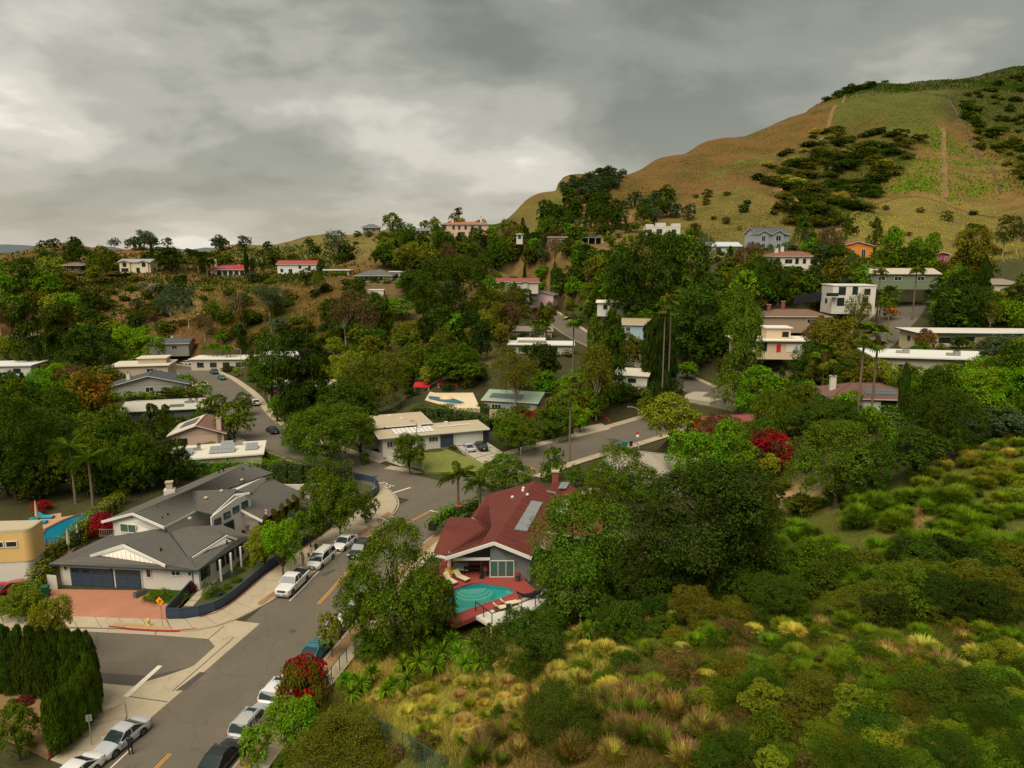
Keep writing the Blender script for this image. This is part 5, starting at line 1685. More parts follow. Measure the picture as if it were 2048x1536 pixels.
# ------------------------------------------------------------------ the yellow house at the edge
def yellow_house():
  t = empty('house', (0, 0, 0), 0, 'yellow rounded house with a flat roof and white garage doors', 'house')
  HOUSES.append((-70, 88, t['label']))
  ym = principled('yellow_render', (.66, .43, .16), .8, noise=.10)
  base = V(75, 1104, 3.2)
  pts = []
  c = V(60, 1104, 3.2) + Vector((-.6, 2.2, 0))
  # plan: straight front running left, rounded east corner
  f0 = V(-190, 1132, 3.0); f1 = V(50, 1118, 3.0)
  d = Vector((f1.x - f0.x, f1.y - f0.y, 0)).normalized(); n = Vector((-d.y, d.x, 0))
  plan = [f0, f1]
  for k in range(1, 8):
    a = math.pi / 2 * k / 7
    plan.append(f1 + d * (.9 * math.sin(a)) + n * (.9 * (1 - math.cos(a))))
  plan.append(plan[-1] + n * 2.4)
  plan.append(f0 + n * 4.5)
  xy = [(p.x, p.y) for p in plan]
  MB().prism(xy, 2.7, 6.5).build('wall', ym, t)
  c = sum((Vector((x, y, 0)) for x, y in xy), Vector()) / len(xy)
  inn = [((Vector((x, y, 0)) - c) * .97 + c).to_tuple()[:2] for x, y in xy]
  MB().prism([((Vector((x, y, 0)) - c) * 1.01 + c).to_tuple()[:2] for x, y in xy], 6.5, 6.85).build('parapet', tinted((.50, .41, .24)), t)
  MB().prism(inn, 6.86, 6.9).build('roof', tinted((.40, .34, .23)), t)
  low = [((Vector((x, y, 0)) - c) * .92 + c).to_tuple()[:2] for x, y in xy]
  MB().prism(low, -.2, 2.7).build('lower_wall', M['white'], t)
  ang = math.atan2(d.y, d.x)
  for k in range(4):
    p = f1 - d * (1.3 + 1.55 * k)
    window(t, p.x, p.y, 4.7, 1.25, .75, face=ang, frame='white_clean', mullions=0)
  for k in range(2):
    p = f1 - d * (.9 + 4.6 * k) + n * .55
    g = MB().box((0, -.03, 1.1), (4.0, .06, 2.2)).build('garage_door', M['white_clean'], t, (p.x - d.x * 1.6, p.y - d.y * 1.6, 0), (0, 0, ang))
    for j in range(4):
      MB().box((0, -.08, .28 + .53 * j), (3.8, .05, .46)).build('panel', M['white_clean'], g)

yellow_house()
terr2 = sheet('pool_terrace', PZ([(70, 1048), (100, 1022), (150, 1012), (205, 1018), (215, 1030), (130, 1118), (70, 1132)]), .02, principled('pink_terrace', (.46, .26, .16), .85, noise=.15, nscale=1))
swimming_pool('swimming_pool', 'blue kidney pool behind the yellow house with closed cream parasols', [(80, 1080), (92, 1058), (128, 1040), (162, 1027), (192, 1028), (188, 1042), (160, 1062), (128, 1080), (90, 1090)], .32, .26, 'pool_blue', 'water_blue', 'brick_red', None, .35)

# ------------------------------------------------------------------ vehicles
def interp(t, tab):
  for (a, va), (b, vb) in zip(tab[:-1], tab[1:]):
    if t <= b:
      k = (t - a) / (b - a)
      k = k * k * (3 - 2 * k)
      return va + (vb - va) * k
  return tab[-1][1]

CAR = {
  # belt: height of the body shell along the car (0 front .. 1 rear); glass: windscreen foot, roof front, roof rear, rear foot
  'sedan': dict(L=4.85, W=1.84, top=1.49, clear=.20, belt=[(0, .55), (.03, .70), (.24, .86), (.34, .89), (.80, .95), (.92, .98), (1, .86)], glass=(.27, .44, .66, .86), wh=.335, ax=(.19, .78)),
  'suv': dict(L=4.7, W=1.9, top=1.74, clear=.26, belt=[(0, .68), (.03, .90), (.22, 1.0), (.32, 1.03), (.9, 1.10), (.97, 1.08), (1, .95)], glass=(.25, .39, .86, .965), wh=.37, ax=(.19, .79)),
  'van': dict(L=5.1, W=1.96, top=1.82, clear=.2, belt=[(0, .62), (.03, .78), (.15, .94), (.25, .99), (.9, 1.04), (.98, 1.06), (1, .95)], glass=(.17, .36, .90, .985), wh=.35, ax=(.19, .78)),
  'coupe': dict(L=4.8, W=1.9, top=1.38, clear=.18, belt=[(0, .52), (.03, .68), (.28, .88), (.38, .93), (.80, .98), (.94, .96), (1, .84)], glass=(.32, .48, .64, .87), wh=.35, ax=(.2, .79)),
  'pickup': dict(L=5.85, W=2.05, top=2.0, clear=.30, belt=[(0, .82), (.02, 1.08), (.22, 1.22), (.30, 1.26), (.62, 1.27), (1, 1.27), (1.001, 1.1)], glass=(.27, .36, .57, .62), wh=.42, ax=(.17, .81)),
}
_car_meshes = {}

def loft(stations, mb, m=0, close=True):
  n = len(stations[0])
  vs = [p for s in stations for p in s]
  fs = []
  for i in range(len(stations) - 1):
    for k in range(n if close else n - 1):
      fs.append((i * n + k, i * n + (k + 1) % n, (i + 1) * n + (k + 1) % n, (i + 1) * n + k))
  fs.append(tuple(range(n))[::-1])
  fs.append(tuple(range((len(stations) - 1) * n, len(stations) * n)))
  mb.add(vs, fs, m)

def car(kind, label, cat, loc, heading, col, group=None, open_door=False, plate_f=True):
  c = CAR[kind]
  Lc, W, top, cl, wh = c['L'], c['W'], c['top'], c['clear'], c['wh']
  t = empty('parked_car' if group else 'car', loc, heading, label, cat, group)
  X = lambda f: Lc * (.5 - f)
  hw = W / 2

  def halfw(f):
    return hw * (1 - .22 * max(0, (.10 - f) / .10) ** 2 - .12 * max(0, (f - .93) / .07) ** 2)
  sts = []
  fs_ = [0, .012, .03, .06, .10, .16, .22, .28, .34, .45, .55, .65, .74, .80, .86, .92, .965, .985, 1.0]
  for f in fs_:
    w, b = halfw(f), interp(f, c['belt'])
    lo = cl + (.16 if f < .01 or f > .99 else .05 if f < .04 or f > .96 else 0)
    crown = .05 if f < .3 else .03
    sh = b - .12 if kind != 'pickup' else b - .06
    prof = [(-w * .90, lo), (-w, lo + .10), (-w * 1.0, (lo + sh) / 2), (-w * .985, sh), (-w * .90, b), (-w * .5, b + crown * .8), (0, b + crown),
        (w * .5, b + crown * .8), (w * .90, b), (w * .985, sh), (w * 1.0, (lo + sh) / 2), (w, lo + .10), (w * .90, lo)]
    sts.append([(X(f), y, z) for y, z in prof])
  mb = MB()
  loft(sts, mb)
  body = mb.build('body', M['car_paint'], t, smooth=True)
  mod = body.modifiers.new('edge', 'EDGE_SPLIT'); mod.split_angle = R(38)
  body.color = (*col, 1)
  # glasshouse
  g0, g1, g2, g3 = c['glass']
  bz = lambda f: interp(f, c['belt']) + .0
  wb_, wt = hw * .90, hw * .79
  st = []
  for f, k in ((g0, 0), (g0 + (g1 - g0) * .55, .58), (g1, .97), ((g1 + g2) / 2, 1.0), (g2, .97), (g2 + (g3 - g2) * .5, .55), (g3, 0)):
    zb = bz(f) - .02
    zt = zb + (top - .03 - zb) * k + .015
    w0 = wb_
    w1 = wb_ + (wt - wb_) * k
    st.append([(X(f), -w0, zb), (X(f), -w1, zt), (X(f), -w1 * .5, zt + .025 * k), (X(f), w1 * .5, zt + .025 * k), (X(f), w1, zt), (X(f), w0, zb)])
  mb = MB(); loft(st, mb)
  o = mb.build('windows', M['glass'], t, smooth=True)
  mod = o.modifiers.new('edge', 'EDGE_SPLIT'); mod.split_angle = R(25)
  fix_normals(o)
  # roof and pillars
  st = []
  for f, dz in ((g1 - .01, -.045), (g1 + .02, 0), ((g1 + g2) / 2, .025), (g2 - .02, 0), (g2 + .012, -.04)):
    zt = top + dz
    w1 = wt * 1.03
    st.append([(X(f), -w1, zt - .06), (X(f), -w1 * .93, zt), (X(f), -w1 * .4, zt + .02), (X(f), w1 * .4, zt + .02), (X(f), w1 * .93, zt), (X(f), w1, zt - .06)])
  mb = MB(); loft(st, mb)
  ro = mb.build('roof', M['car_paint'], t, smooth=True)
  mod = ro.modifiers.new('edge', 'EDGE_SPLIT'); mod.split_angle = R(40)
  ro.color = (*col, 1)
  for s in (-1, 1):
    pb = MB()
    pb.bar((X(g0 + .01), s * wb_ * .99, bz(g0)), (X(g1), s * wt, top - .05), .07, .05)
    pb.bar((X(g2), s * wt, top - .05), (X(g3 - .005), s * wb_ * .99, bz(g3)), .10, .06)
    mid = (g1 + g2) / 2 + .02
    pb.bar((X(mid), s * wb_ * 1.0, bz(mid)), (X(mid - .005), s * wt * 1.01, top - .06), .09, .05)
    if kind in ('suv', 'van'):
      m2 = g2 - .16
      pb.bar((X(m2), s * wb_ * 1.0, bz(m2)), (X(m2), s * wt * 1.01, top - .06), .09, .05)
    q = pb.build('pillar', M['car_paint'], t); q.color = (*col, 1)
    mm = MB().box((X(g0 + .045), s * (hw + .09), bz(g0) + .08), (.13, .22, .14)).build('mirror', M['car_paint'], t); mm.color = (*col, 1)
    # door seams and handles
    d = MB()
    for f in (.33, .53, .72 if kind != 'pickup' else .61):
      d.box((X(f), s * (hw * 1.0 + .003), (cl + bz(f)) / 2 + .05), (.018, .012, bz(f) - cl - .22))
    d.build('door_seam', M['dark'], t)
    for f in (.49, .68 if kind != 'pickup' else .59):
      h_ = MB().box((X(f), s * (hw + .012), bz(f) - .17), (.2, .03, .035)).build('door_handle', M['car_paint'], t); h_.color = tuple(k * .7 for k in col) + (1,)
    l = MB().box((X(.028), s * hw * .70, bz(.05) - .12), (.24, hw * .40, .14)); l.build('headlight', M['lamp_clear'], t)
    zt_ = bz(.96) - .16
    l = MB().box((X(.984), s * hw * .74, zt_), (.12, hw * .36, .16 if kind not in ('van', 'pickup') else .34)); l.build('tail_light', M['lamp_red'], t)
  fb = MB()
  fb.box((X(.008), 0, bz(.02) - .14), (.10, hw * .95, .17 if kind not in ('pickup', 'suv') else .26))
  fb.box((X(.008), 0, cl + .18), (.10, hw * 1.3, .14))
  fb.build('grille', M['dark'], t)
  if kind == 'pickup':
    MB().box((X(.002), 0, bz(.02) - .10), (.05, hw * 1.1, .05)).build('grille_bar', M['metal'], t)
    MB().box((X(.01), 0, cl + .12), (.16, W * .92, .2)).build('bumper', M['metal'], t)
  if plate_f:
    MB().box((X(-.004), 0, cl + .26), (.02, .34, .16)).build('number_plate', M['plate'], t)
  MB().box((X(1.003), 0, bz(.97) - .30), (.02, .34, .16)).build('number_plate', M['plate'], t)
  MB().box((X(.995), 0, cl + .20), (.12, W * .86, .2)).build('rear_bumper', M['dark'], t)
  for f in c['ax']:
    for s in (-1, 1):
      # arch and wheel
      y = s * (hw - .10)
      MB().tube([(X(f), s * (hw - .30), wh), (X(f), s * (hw + .004), wh)], wh + .075, 18).build('wheel_arch', M['dark'], t)
      w = MB().tube([(X(f), s * (hw - .21), wh), (X(f), s * (hw - .17), wh), (X(f), s * (hw - .02), wh), (X(f), s * (hw + .02), wh)], [wh * .94, wh, wh, wh * .94], 20).build('wheel', M['tyre'], t)
      rm = MB().tube([(X(f), s * (hw + .0), wh), (X(f), s * (hw + .026), wh)], wh * .64, 14)
      ri = rm.build('rim', M['rim'], w)
      sp = MB()
      for k in range(5):
        a = 2 * math.pi * (k + .5) / 5
        sp.bar((X(f) + .06 * math.cos(a), s * (hw + .03), wh + .06 * math.sin(a)), (X(f) + wh * .56 * math.cos(a), s * (hw + .03), wh + wh * .56 * math.sin(a)), .012, .11)
      sp.build('rim_gap', M['dark'], w)
  if kind in ('suv', 'van'):
    for s in (-1, 1):
      MB().bar((X(g1 + .05), s * wt * .9, top + .05), (X(g2 - .04), s * wt * .9, top + .05), .05, .05).build('roof_rail', M['black_metal' if kind == 'van' or sum(col) < .5 else 'metal'], t)
  if kind == 'suv':
    MB().box((X((g1 + g2) / 2 - .09), 0, top + .026), (1.1, wt * 1.2, .012)).build('sunroof', M['glass'], t)
  if kind == 'pickup':
    bed = MB().box((X(.81), 0, 1.325), (Lc * .33, W * .84, .05)).build('bed_cover', M['dark'], t)
    MB().box((X(.655), -hw * .2, 1.42), (.35, .9, .2)).build('tool_box', M['bin_blue'], t)
  if open_door:
    d = empty('door', (X(.33), -hw, 0), R(60))
    d.parent = t
    q = MB().box((-.50, -.02, .62), (1.05, .07, .72)).build('door_panel', M['car_paint'], d); q.color = (*col, 1)
    MB().box((-.55, -.02, 1.24), (.75, .03, .46)).build('door_window', M['glass_green'], d)
  return t

def ground_heading(a, b, z=0.0):
  p, q = on_z(*a, z), on_z(*b, z)
  return math.atan2(q.y - p.y, q.x - p.x)

G = 'cars parked along the kerb'
WHT, SILV, BLK = (.60, .59, .56), (.34, .34, .335), (.012, .012, .014)

def street_dir(p, line=None):
  line = line or MAIN
  i = near_index(line, (p.x, p.y))
  i = min(max(i, 1), len(line) - 2)
  d = line[i + 1] - line[i - 1]
  return math.atan2(d.y, d.x)

def by_kerb(off, u, v, line=None):
  """ground point at a lateral offset from the street's centre line, level with a photo pixel"""
  line = line or MAIN
  p = on_z(u, v)
  i = min(max(near_index(line, (p.x, p.y)), 1), len(line) - 2)
  d = (line[i + 1] - line[i - 1]).normalized()
  q = line[i] + d * (p - line[i]).dot(d)
  n = Vector((d.y, -d.x, 0))
  return q + n * off, math.atan2(d.y, d.x)

# parked facing the viewer on the left kerb
for (kind, label, cat, u, v, col, dr) in (
    ('pickup', 'white crew cab pickup truck parked in front of the white minivan', 'pickup truck', 586, 1176, WHT, False),
    ('van', 'white minivan with its kerb-side front door open', 'minivan', 643, 1126, (.60, .575, .51), True),
    ('sedan', 'white sedan parked behind the white minivan', 'car', 690, 1092, WHT, False)):
  p = on_z(u, v)
  car(kind, label, cat, p, street_dir(p) + math.pi, col, G, dr)
p = on_z(245, 1487)
car('sedan', 'silver sedan with a person in black standing at its door', 'car', p, R(252), (.36, .37, .38), G)
p = on_z(146, 1566)
car('sedan', 'white car cut off by the picture edge in front of the silver sedan', 'car', p, R(255), WHT, G)
p = on_z(722, 1108)
car('suv', 'dark grey pickup-like utility vehicle driving towards the corner under the lamp arm', 'car', p, street_dir(p) + math.pi, (.035, .038, .045))
# parked facing away on the right kerb
for (kind, label, u, v, col) in (
    ('suv', 'silver car almost swallowed by the big roadside tree', 712, 1205, (.40, .41, .42)),
    ('coupe', 'white coupe parked behind the small street tree', 672, 1256, (.55, .54, .51)),
    ('coupe', 'teal blue sedan parked between the small tree and the red bottlebrush', 626, 1310, (.006, .15, .20)),
    ('suv', 'white SUV tucked under the red bottlebrush', 552, 1393, (.58, .57, .55)),
    ('suv', 'silver grey SUV with a sunroof parked ahead of the black car', 494, 1456, (.33, .34, .33)),
    ('sedan', 'black sedan at the lower picture edge on the right kerb', 432, 1526, (.012, .012, .014))):
  p, a = by_kerb(4.9, u, v)
  car(kind, label, 'car', p, a, col, G)
# other cars
p = on_z(545, 865)
car('sedan', 'black car driving down the valley street', 'car', p, street_dir(p, WEST) , (.015, .016, .018))
p, a = by_kerb(4.2, 421, 748, WEST)
car('suv', 'upper of the two teal cars parked on the far valley bend', 'car', p, a, (.01, .10, .13), G)
p, a = by_kerb(3.0, 420, 761, WEST)
car('sedan', 'lower of the two teal cars on the far valley bend', 'car', p, a, (.01, .14, .18), G)
p, a = by_kerb(4.4, 506, 810, WEST)
car('suv', 'white car parked at the kerb half hidden by a round tree in the valley street', 'car', p, a, WHT, G)
p, a = by_kerb(-4.2, 408, 772, WEST)
car('sedan', 'white car peeking over a street tree on the valley street', 'car', p, a, WHT, G)
p = on_z(373, 729)
car('sedan', 'small white car at the very end of the valley street', 'car', p, 2.6, WHT)
p = on_z(936, 901, 1.0)
hd = ground_heading((968, 928), (925, 893), 1.0)
car('sedan', 'silver car parked on the concrete driveway next to the black SUV', 'car', p, hd, (.42, .43, .43), 'cars on the driveway')
p = on_z(961, 899, 1.0)
car('suv', 'black SUV with red tail lights parked on the concrete driveway', 'car', p, hd, (.014, .014, .016), 'cars on the driveway')
p = at(1975, 581, 212); p.z = ground1(p.x, p.y)
car('sedan', 'white hatchback parked by the beige garage on the hillside', 'car', p, R(215), WHT)
p = on_z(14, 1190, .0)
car('coupe', 'red and black sports car beside the rounded hedge', 'car', p + Vector((-.4, .6, 0)), R(78), (.30, .012, .02))
p = at(1190, 660, 262); p.z = ground1(p.x, p.y)
car('sedan', 'white car half hidden beside the tan-roofed blue house', 'car', at(1192, 664, 262).xy.to_3d() + Vector((0, 0, ground1(at(1192, 664, 262).x, 262))), R(120), WHT)

# ------------------------------------------------------------------ street furniture
def street_lamp(label, base, hgt, arm, mat='galv'):
  t = empty('street_lamp', base, 0, label, 'street lamp', 'street lamps')
  MB().tube([(0, 0, 0), (0, 0, hgt * .5), (0, 0, hgt)], [.12, .10, .07], 8).build('pole', M[mat], t)
  a = Vector((arm[0], arm[1], 0))
  MB().tube([(0, 0, hgt - .25), tuple(a * .25 + Vector((0, 0, hgt + .18))), tuple(a * .6 + Vector((0, 0, hgt + .40))), tuple(a + Vector((0, 0, hgt + .45)))], .05, 6).build('arm', M[mat], t)
  h = MB().box((0, 0, 0), (.75, .3, .14)).build('lamp_head', M['metal'], t, tuple(a + Vector((0, 0, hgt + .42))), (0, 0, math.atan2(arm[1], arm[0])))
  MB().box((0, 0, -.09), (.5, .22, .05)).build('lens', M['lamp_clear'], h)
  MB().lathe((0, 0, 0), [(.2, 0), (.2, .12), (.13, .3)], 8).build('base', M[mat], t)
  return t

street_lamp('grey lamp post rising from the roadside tree with its arm over the utility vehicle', (MAIN[near_index(MAIN, on_z(722, 1160))] + Vector((6.9, -1.5, 0))), 8.2, (-2.0, .5))
p = on_z(1275, 893)
street_lamp('lamp post with a speed sign by the blue bins on the right-hand street', p, 8.2, (-2.0, .6))
p = at(1247, 714, 230); p.z = ground1(p.x, p.y)
street_lamp('lamp post standing on the green bank above the white house', p, 8.4, (1.2, .4))
p = at(1869, 622, 205); p.z = ground1(p.x, p.y)
street_lamp('lamp post arching over the hedge on the hillside street', p, 5.6, (-1.9, .3))
p = on_z(573, 818)
street_lamp('lamp post between the trees of the valley street', p, 8.0, (-2.0, -.3))
p = on_z(484, 745)
street_lamp('far lamp post by the slim palms at the valley bend', p, 8.0, (-1.8, .0))
p = on_z(835, 925)
street_lamp('thin lamp post in front of the white flat-roofed house', p, 8.0, (-.9, .3))
p = on_z(750, 988)
t = empty('street_sign', p, 0, 'corner post with blue street name plates by the navy fence', 'sign')
MB().tube([(0, 0, 0), (0, 0, 3.0)], .035, 6).build('pole', M['galv'], t)
for k, (dz, rz) in enumerate(((3.05, 20), (2.85, 105))):
  MB().box((0, 0, dz), (1.1, .03, .22), rz=R(rz)).build('name_plate', M['sign_blue'], t)

def diamond_sign(label, base, hgt, face, arrow=True):
  t = empty('road_sign', base, face, label, 'sign')
  MB().tube([(0, 0, 0), (0, 0, hgt + .4)], .035, 6).build('pole', M['galv'], t)
  s = .55
  MB().add([(0, -.045, hgt - s), (s, -.045, hgt), (0, -.045, hgt + s), (-s, -.045, hgt), (0, -.075, hgt - s), (s, -.075, hgt), (0, -.075, hgt + s), (-s, -.075, hgt)],
       [(0, 3, 2, 1), (4, 5, 6, 7), (0, 1, 5, 4), (1, 2, 6, 5), (2, 3, 7, 6), (3, 0, 4, 7)]).build('plate', M['sign_yellow'], t)
  a = MB()
  a.box((-.02, -.085, hgt - .10), (.08, .012, .36)); a.box((.06, -.085, hgt + .08), (.24, .012, .08))
  a.add([(.14, -.09, hgt - .03), (.30, -.09, hgt + .08), (.14, -.09, hgt + .19)], [(0, 1, 2)])
  a.build('arrow', M['dark'], t)
  return t

diamond_sign('yellow diamond turn sign beside the hydrant', on_z(325, 1252, .13), 3.0, R(-18))
diamond_sign('small yellow diamond sign on the kerb near the palms', on_z(1064, 960), 2.0, R(10))
# stop sign at the pool house corner
p = on_z(918, 1046)
t = empty('stop_sign', p, 0, 'red stop sign at the junction by the queen palm', 'sign')
MB().tube([(0, 0, 0), (0, 0, 3.2)], .04, 6).build('pole', M['galv'], t)
for (dx, rz) in ((0, R(-25)), (.02, R(60))):
  s = MB().add([(.42 * math.cos(R(22.5 + 45 * k)), -.05, .42 * math.sin(R(22.5 + 45 * k))) for k in range(8)] + [(.42 * math.cos(R(22.5 + 45 * k)), -.07, .42 * math.sin(R(22.5 + 45 * k))) for k in range(8)],
         [tuple(range(8)), tuple(range(15, 7, -1))] + [(k, (k + 1) % 8, 8 + (k + 1) % 8, 8 + k) for k in range(8)]).build('plate', M['sign_red'], t, (dx, 0, 2.85), (0, 0, rz))
  w = text_mesh('lettering', 'STOP', .30, M['sign_white'], s)
  w.location = (0, -.08, 0); w.rotation_euler = (R(90), 0, 0)
p = on_z(1274, 893) + Vector((.02, -.06, 0))
t = empty('speed_sign', p + Vector((0, -.12, 2.6)), 0, 'white and red sign fixed to the lamp post by the bins', 'sign')
MB().box((0, 0, .35), (.6, .03, .5)).build('plate', M['sign_red'], t)
MB().box((0, 0, -.2), (.6, .03, .55)).build('plate', M['sign_white'], t)
p = on_z(184, 1493)
t = empty('road_sign', p, R(20), 'grey sign post beside the brick wall and the silver sedan', 'sign')
MB().tube([(0, 0, 0), (0, 0, 3.0)], .04, 6).build('pole', M['galv'], t)
MB().box((0, .04, 2.65), (.45, .03, .6)).build('plate', M['galv'], t)
# hydrants
for (u, v, z, lab) in ((298, 1251, .14, 'yellow fire hydrant on the red-kerbed verge'), (740, 908, .1, 'yellow fire hydrant at the end of the white garden wall')):
  p = on_z(u, v, z)
  t = empty('fire_hydrant', p, 0, lab, 'hydrant', 'fire hydrants')
  s = 1.25 if u < 400 else 1.6
  MB().lathe((0, 0, 0), [(.17 * s, 0), (.17 * s, .08 * s), (.11 * s, .1 * s), (.11 * s, .5 * s), (.14 * s, .52 * s), (.12 * s, .62 * s), (.05 * s, .72 * s)], 10).build('barrel', M['hydrant'], t)
  for a in (0, 90, 180):
    MB().tube([(0, 0, .42 * s), (.2 * s * math.cos(R(a - 90)), .2 * s * math.sin(R(a - 90)), .42 * s)], .06 * s, 8).build('outlet', M['hydrant'], t)

def wheelie_bin(label, base, rz, mat, s=1.0):
  t = empty('wheeled_bin', base, rz, label, 'bin', 'wheeled rubbish bins')
  w = .33 * s
  MB().add([(-w * .8, -w * .8, .08), (w * .8, -w * .8, .08), (w * .8, w * .8, .08), (-w * .8, w * .8, .08), (-w, -w, 1.05 * s), (w, -w, 1.05 * s), (w, w, 1.05 * s), (-w, w, 1.05 * s)],
       [(3, 2, 1, 0), (4, 5, 6, 7), (0, 1, 5, 4), (1, 2, 6, 5), (2, 3, 7, 6), (3, 0, 4, 7)]).build('body', M[mat], t)
  MB().prism([(-w * 1.08, -w * 1.12), (w * 1.08, -w * 1.12), (w * 1.08, w * 1.05), (-w * 1.08, w * 1.05)], 1.05 * s, 1.13 * s).build('lid', M[mat], t)
  MB().bar((-w, w * 1.15, 1.0 * s), (w, w * 1.15, 1.0 * s), .05, .05).build('handle', M['dark'], t)
  for sx in (-1, 1):
    MB().tube([(sx * w * .85, w * .8, .12), (sx * w * 1.0, w * .8, .12)], .12, 10).build('wheel', M['tyre'], t)

wheelie_bin('dark green wheeled bin beside the rounded hedge', on_z(91, 1194, .05), R(10), 'bin_green', 1.25)
wheelie_bin('left of the two blue wheeled bins on the kerb', on_z(1239, 901, .1), R(20), 'bin_blue', 1.35)
wheelie_bin('right of the two blue wheeled bins on the kerb', on_z(1249, 897, .1), R(14), 'bin_blue', 1.35)
wheelie_bin('small black bin next to the blue wheeled bins', on_z(1262, 892, .1), R(0), 'tyre', .9)
p = on_z(281, 1191, .06)
t = empty('planter_box', p, R(60), 'dark stone planter trough at the garage corner', 'planter')
MB().box((0, 0, .3), (1.5, .6, .6)).build('trough', tinted((.10, .10, .085)), t)
MB().box((0, 0, .61), (1.35, .45, .04)).build('soil', tinted((.05, .035, .02)), t)
# mailbox posts
for (u, v, lab) in ((1041, 908, 'white mailbox post on the pavement by the concrete driveway'), (1277, 897, 'white round-topped mailbox behind the blue bins')):
  p = on_z(u, v, .1)
  t = empty('mailbox', p, 0, lab, 'mailbox')
  MB().box((0, 0, .6), (.12, .12, 1.2)).build('post', M['white'], t)
  MB().tube([(0, -.25, 1.3), (0, .25, 1.3)], .15, 8).build('box', M['white_clean'], t)

# ------------------------------------------------------------------ navy boundary fence with curved run
def board_fence(label, pts, hgt, mat, board=1.15, post_every=2, z=0.0, nm='fence'):
  t = empty(nm, (0, 0, 0), 0, label, 'fence')
  P = resample([(p.x, p.y, z) for p in pts], board)
  for i, (a, b) in enumerate(zip(P[:-1], P[1:])):
    d = (b - a).normalized() * .006
    MB().bar(a + d + Vector((0, 0, hgt / 2)), b - d + Vector((0, 0, hgt / 2)), .07, hgt).build('panel', M[mat], t)
    MB().bar(a + Vector((0, 0, hgt + .03)), b + Vector((0, 0, hgt + .03)), .14, .05).build('cap_rail', M[mat], t)
    if i % post_every == 0:
      MB().box((a.x, a.y, hgt / 2), (.12, .12, hgt)).build('post', M[mat], t)
  return t

board_fence('low navy board fence curving round the corner house garden', PZ([(389, 1176), (360, 1208), (334, 1237)]) , 1.35, 'navy')
board_fence('long navy board fence sweeping along the pavement and round the corner', PZ([(334, 1237), (362, 1238), (398, 1233), (430, 1224), (470, 1198), (530, 1147), (590, 1104), (650, 1062), (700, 1026), (735, 1002), (754, 988), (757, 977), (744, 967), (706, 958)]), 1.25, 'navy')
ribbon('brick_edging', resample([(p.x, p.y, 0) for p in PZ([(398, 1236), (430, 1227), (470, 1202), (530, 1151), (590, 1108), (650, 1066), (700, 1030), (735, 1006)])], 1.2), .02, .24, .16, M['brick_red'], .1)
sheet('garden_soil', PZ([(392, 1180), (340, 1232), (366, 1233), (430, 1220), (530, 1143), (650, 1058), (735, 998), (745, 972), (690, 960), (620, 980), (505, 1068)]), .06, principled('mulch', (.055, .06, .022), .95, noise=.35, nscale=1.5, bump=.5, bscale=6))
# white gates
for (label, a, b, hh) in (('white picket gate beside the garage and the hedge', V(97, 1178, 0), V(116, 1180, 0), 1.9), ('tall white garden gate at the end of the clipped columns', V(604, 1015, 0), V(630, 1012, 0), 2.0)):
  t = empty('gate', (0, 0, 0), 0, label, 'gate')
  n = 9
  for k in range(n):
    p = a.lerp(b, (k + .5) / n)
    MB().box((p.x, p.y, hh / 2 + .03 * (k % 2)), ((b - a).length / n - .02, .06, hh), rz=math.atan2((b - a).y, (b - a).x)).build('picket', M['white'], t)
  for z in (.4, hh - .35):
    MB().bar(a + Vector((0, .06, z)), b + Vector((0, .06, z)), .05, .1).build('rail', M['white'], t)
# stepping stones of the front garden
t = empty('garden_path', (0, 0, 0)); t['kind'] = 'structure'
path_px = [(376, 1214), (408, 1180), (448, 1140), (490, 1106), (530, 1076), (566, 1046), (600, 1022)]
Pp = resample([(p.x, p.y, 0) for p in PZ(path_px)], 1.25)
for a, b in zip(Pp[:-1], Pp[1:]):
  d = (b - a).normalized(); n = Vector((d.y, -d.x, 0)) * .55
  a2, b2 = a + d * .06, b - d * .06
  MB().prism([(p.x, p.y) for p in (a2 - n, b2 - n, b2 + n, a2 + n)], 0, .10).build('stepping_stone', M['concrete'], t)
sheet('entry_paving', PZ([(462, 1100), (503, 1083), (520, 1097), (505, 1105), (498, 1120)]), .07, M['deck_red'])
# flag on its pole
p = V(533, 1075, 0)
t = empty('flagpole', p, 0, 'slim flagpole with a limp red and white flag by the entrance', 'flagpole')
MB().tube([(0, 0, 0), (0, 0, 6.4)], [.05, .03], 6).build('pole', M['metal'], t)
f = MB()
for k in range(7):
  f.add([(.04 + .03 * math.sin(k), -.02, 4.6 - .22 * k), (.32 - .02 * k, .06 * math.sin(k * 1.3), 4.5 - .22 * k), (.30 - .02 * k, .06 * math.sin(k * 1.3 + 1), 4.28 - .22 * k), (.04, -.02, 4.38 - .22 * k)], [(0, 1, 2, 3)], k % 2)
f.build('flag', [principled('flag_red', (.62, .05, .11), .8), M['white_clean']], t)
# low brick wall under the clipped conifers
t = empty('brick_wall', (0, 0, 0), 0, 'low red brick wall under the clipped conifers at the corner', 'wall')
Q = resample([(p.x, p.y, 0) for p in PZ([(196, 1405), (190, 1436), (172, 1462), (140, 1490), (100, 1518)])], .5)
for i, (a, b) in enumerate(zip(Q[:-1], Q[1:])):
  for r_ in range(5):
    d = (b - a)
    k = .5 * (r_ % 2)
    a2, b2 = a + d * (.02 + k * .5), a + d * (.98 + k * .5)
    MB().bar(a2 + Vector((0, 0, .08 + .16 * r_)), b2 + Vector((0, 0, .08 + .16 * r_)), .24, .145).build('brick', M['brick_red'], t)
MB().prism([(p.x, p.y) for p in PZ([(190, 1405), (184, 1436), (166, 1462), (134, 1490), (96, 1518), (60, 1500), (-80, 1440), (-80, 1370), (180, 1392)])], -.1, .62).build('planting_bed', principled('bed_soil', (.20, .12, .05), .95, noise=.4, nscale=1.2, bump=.5, bscale=5), t)
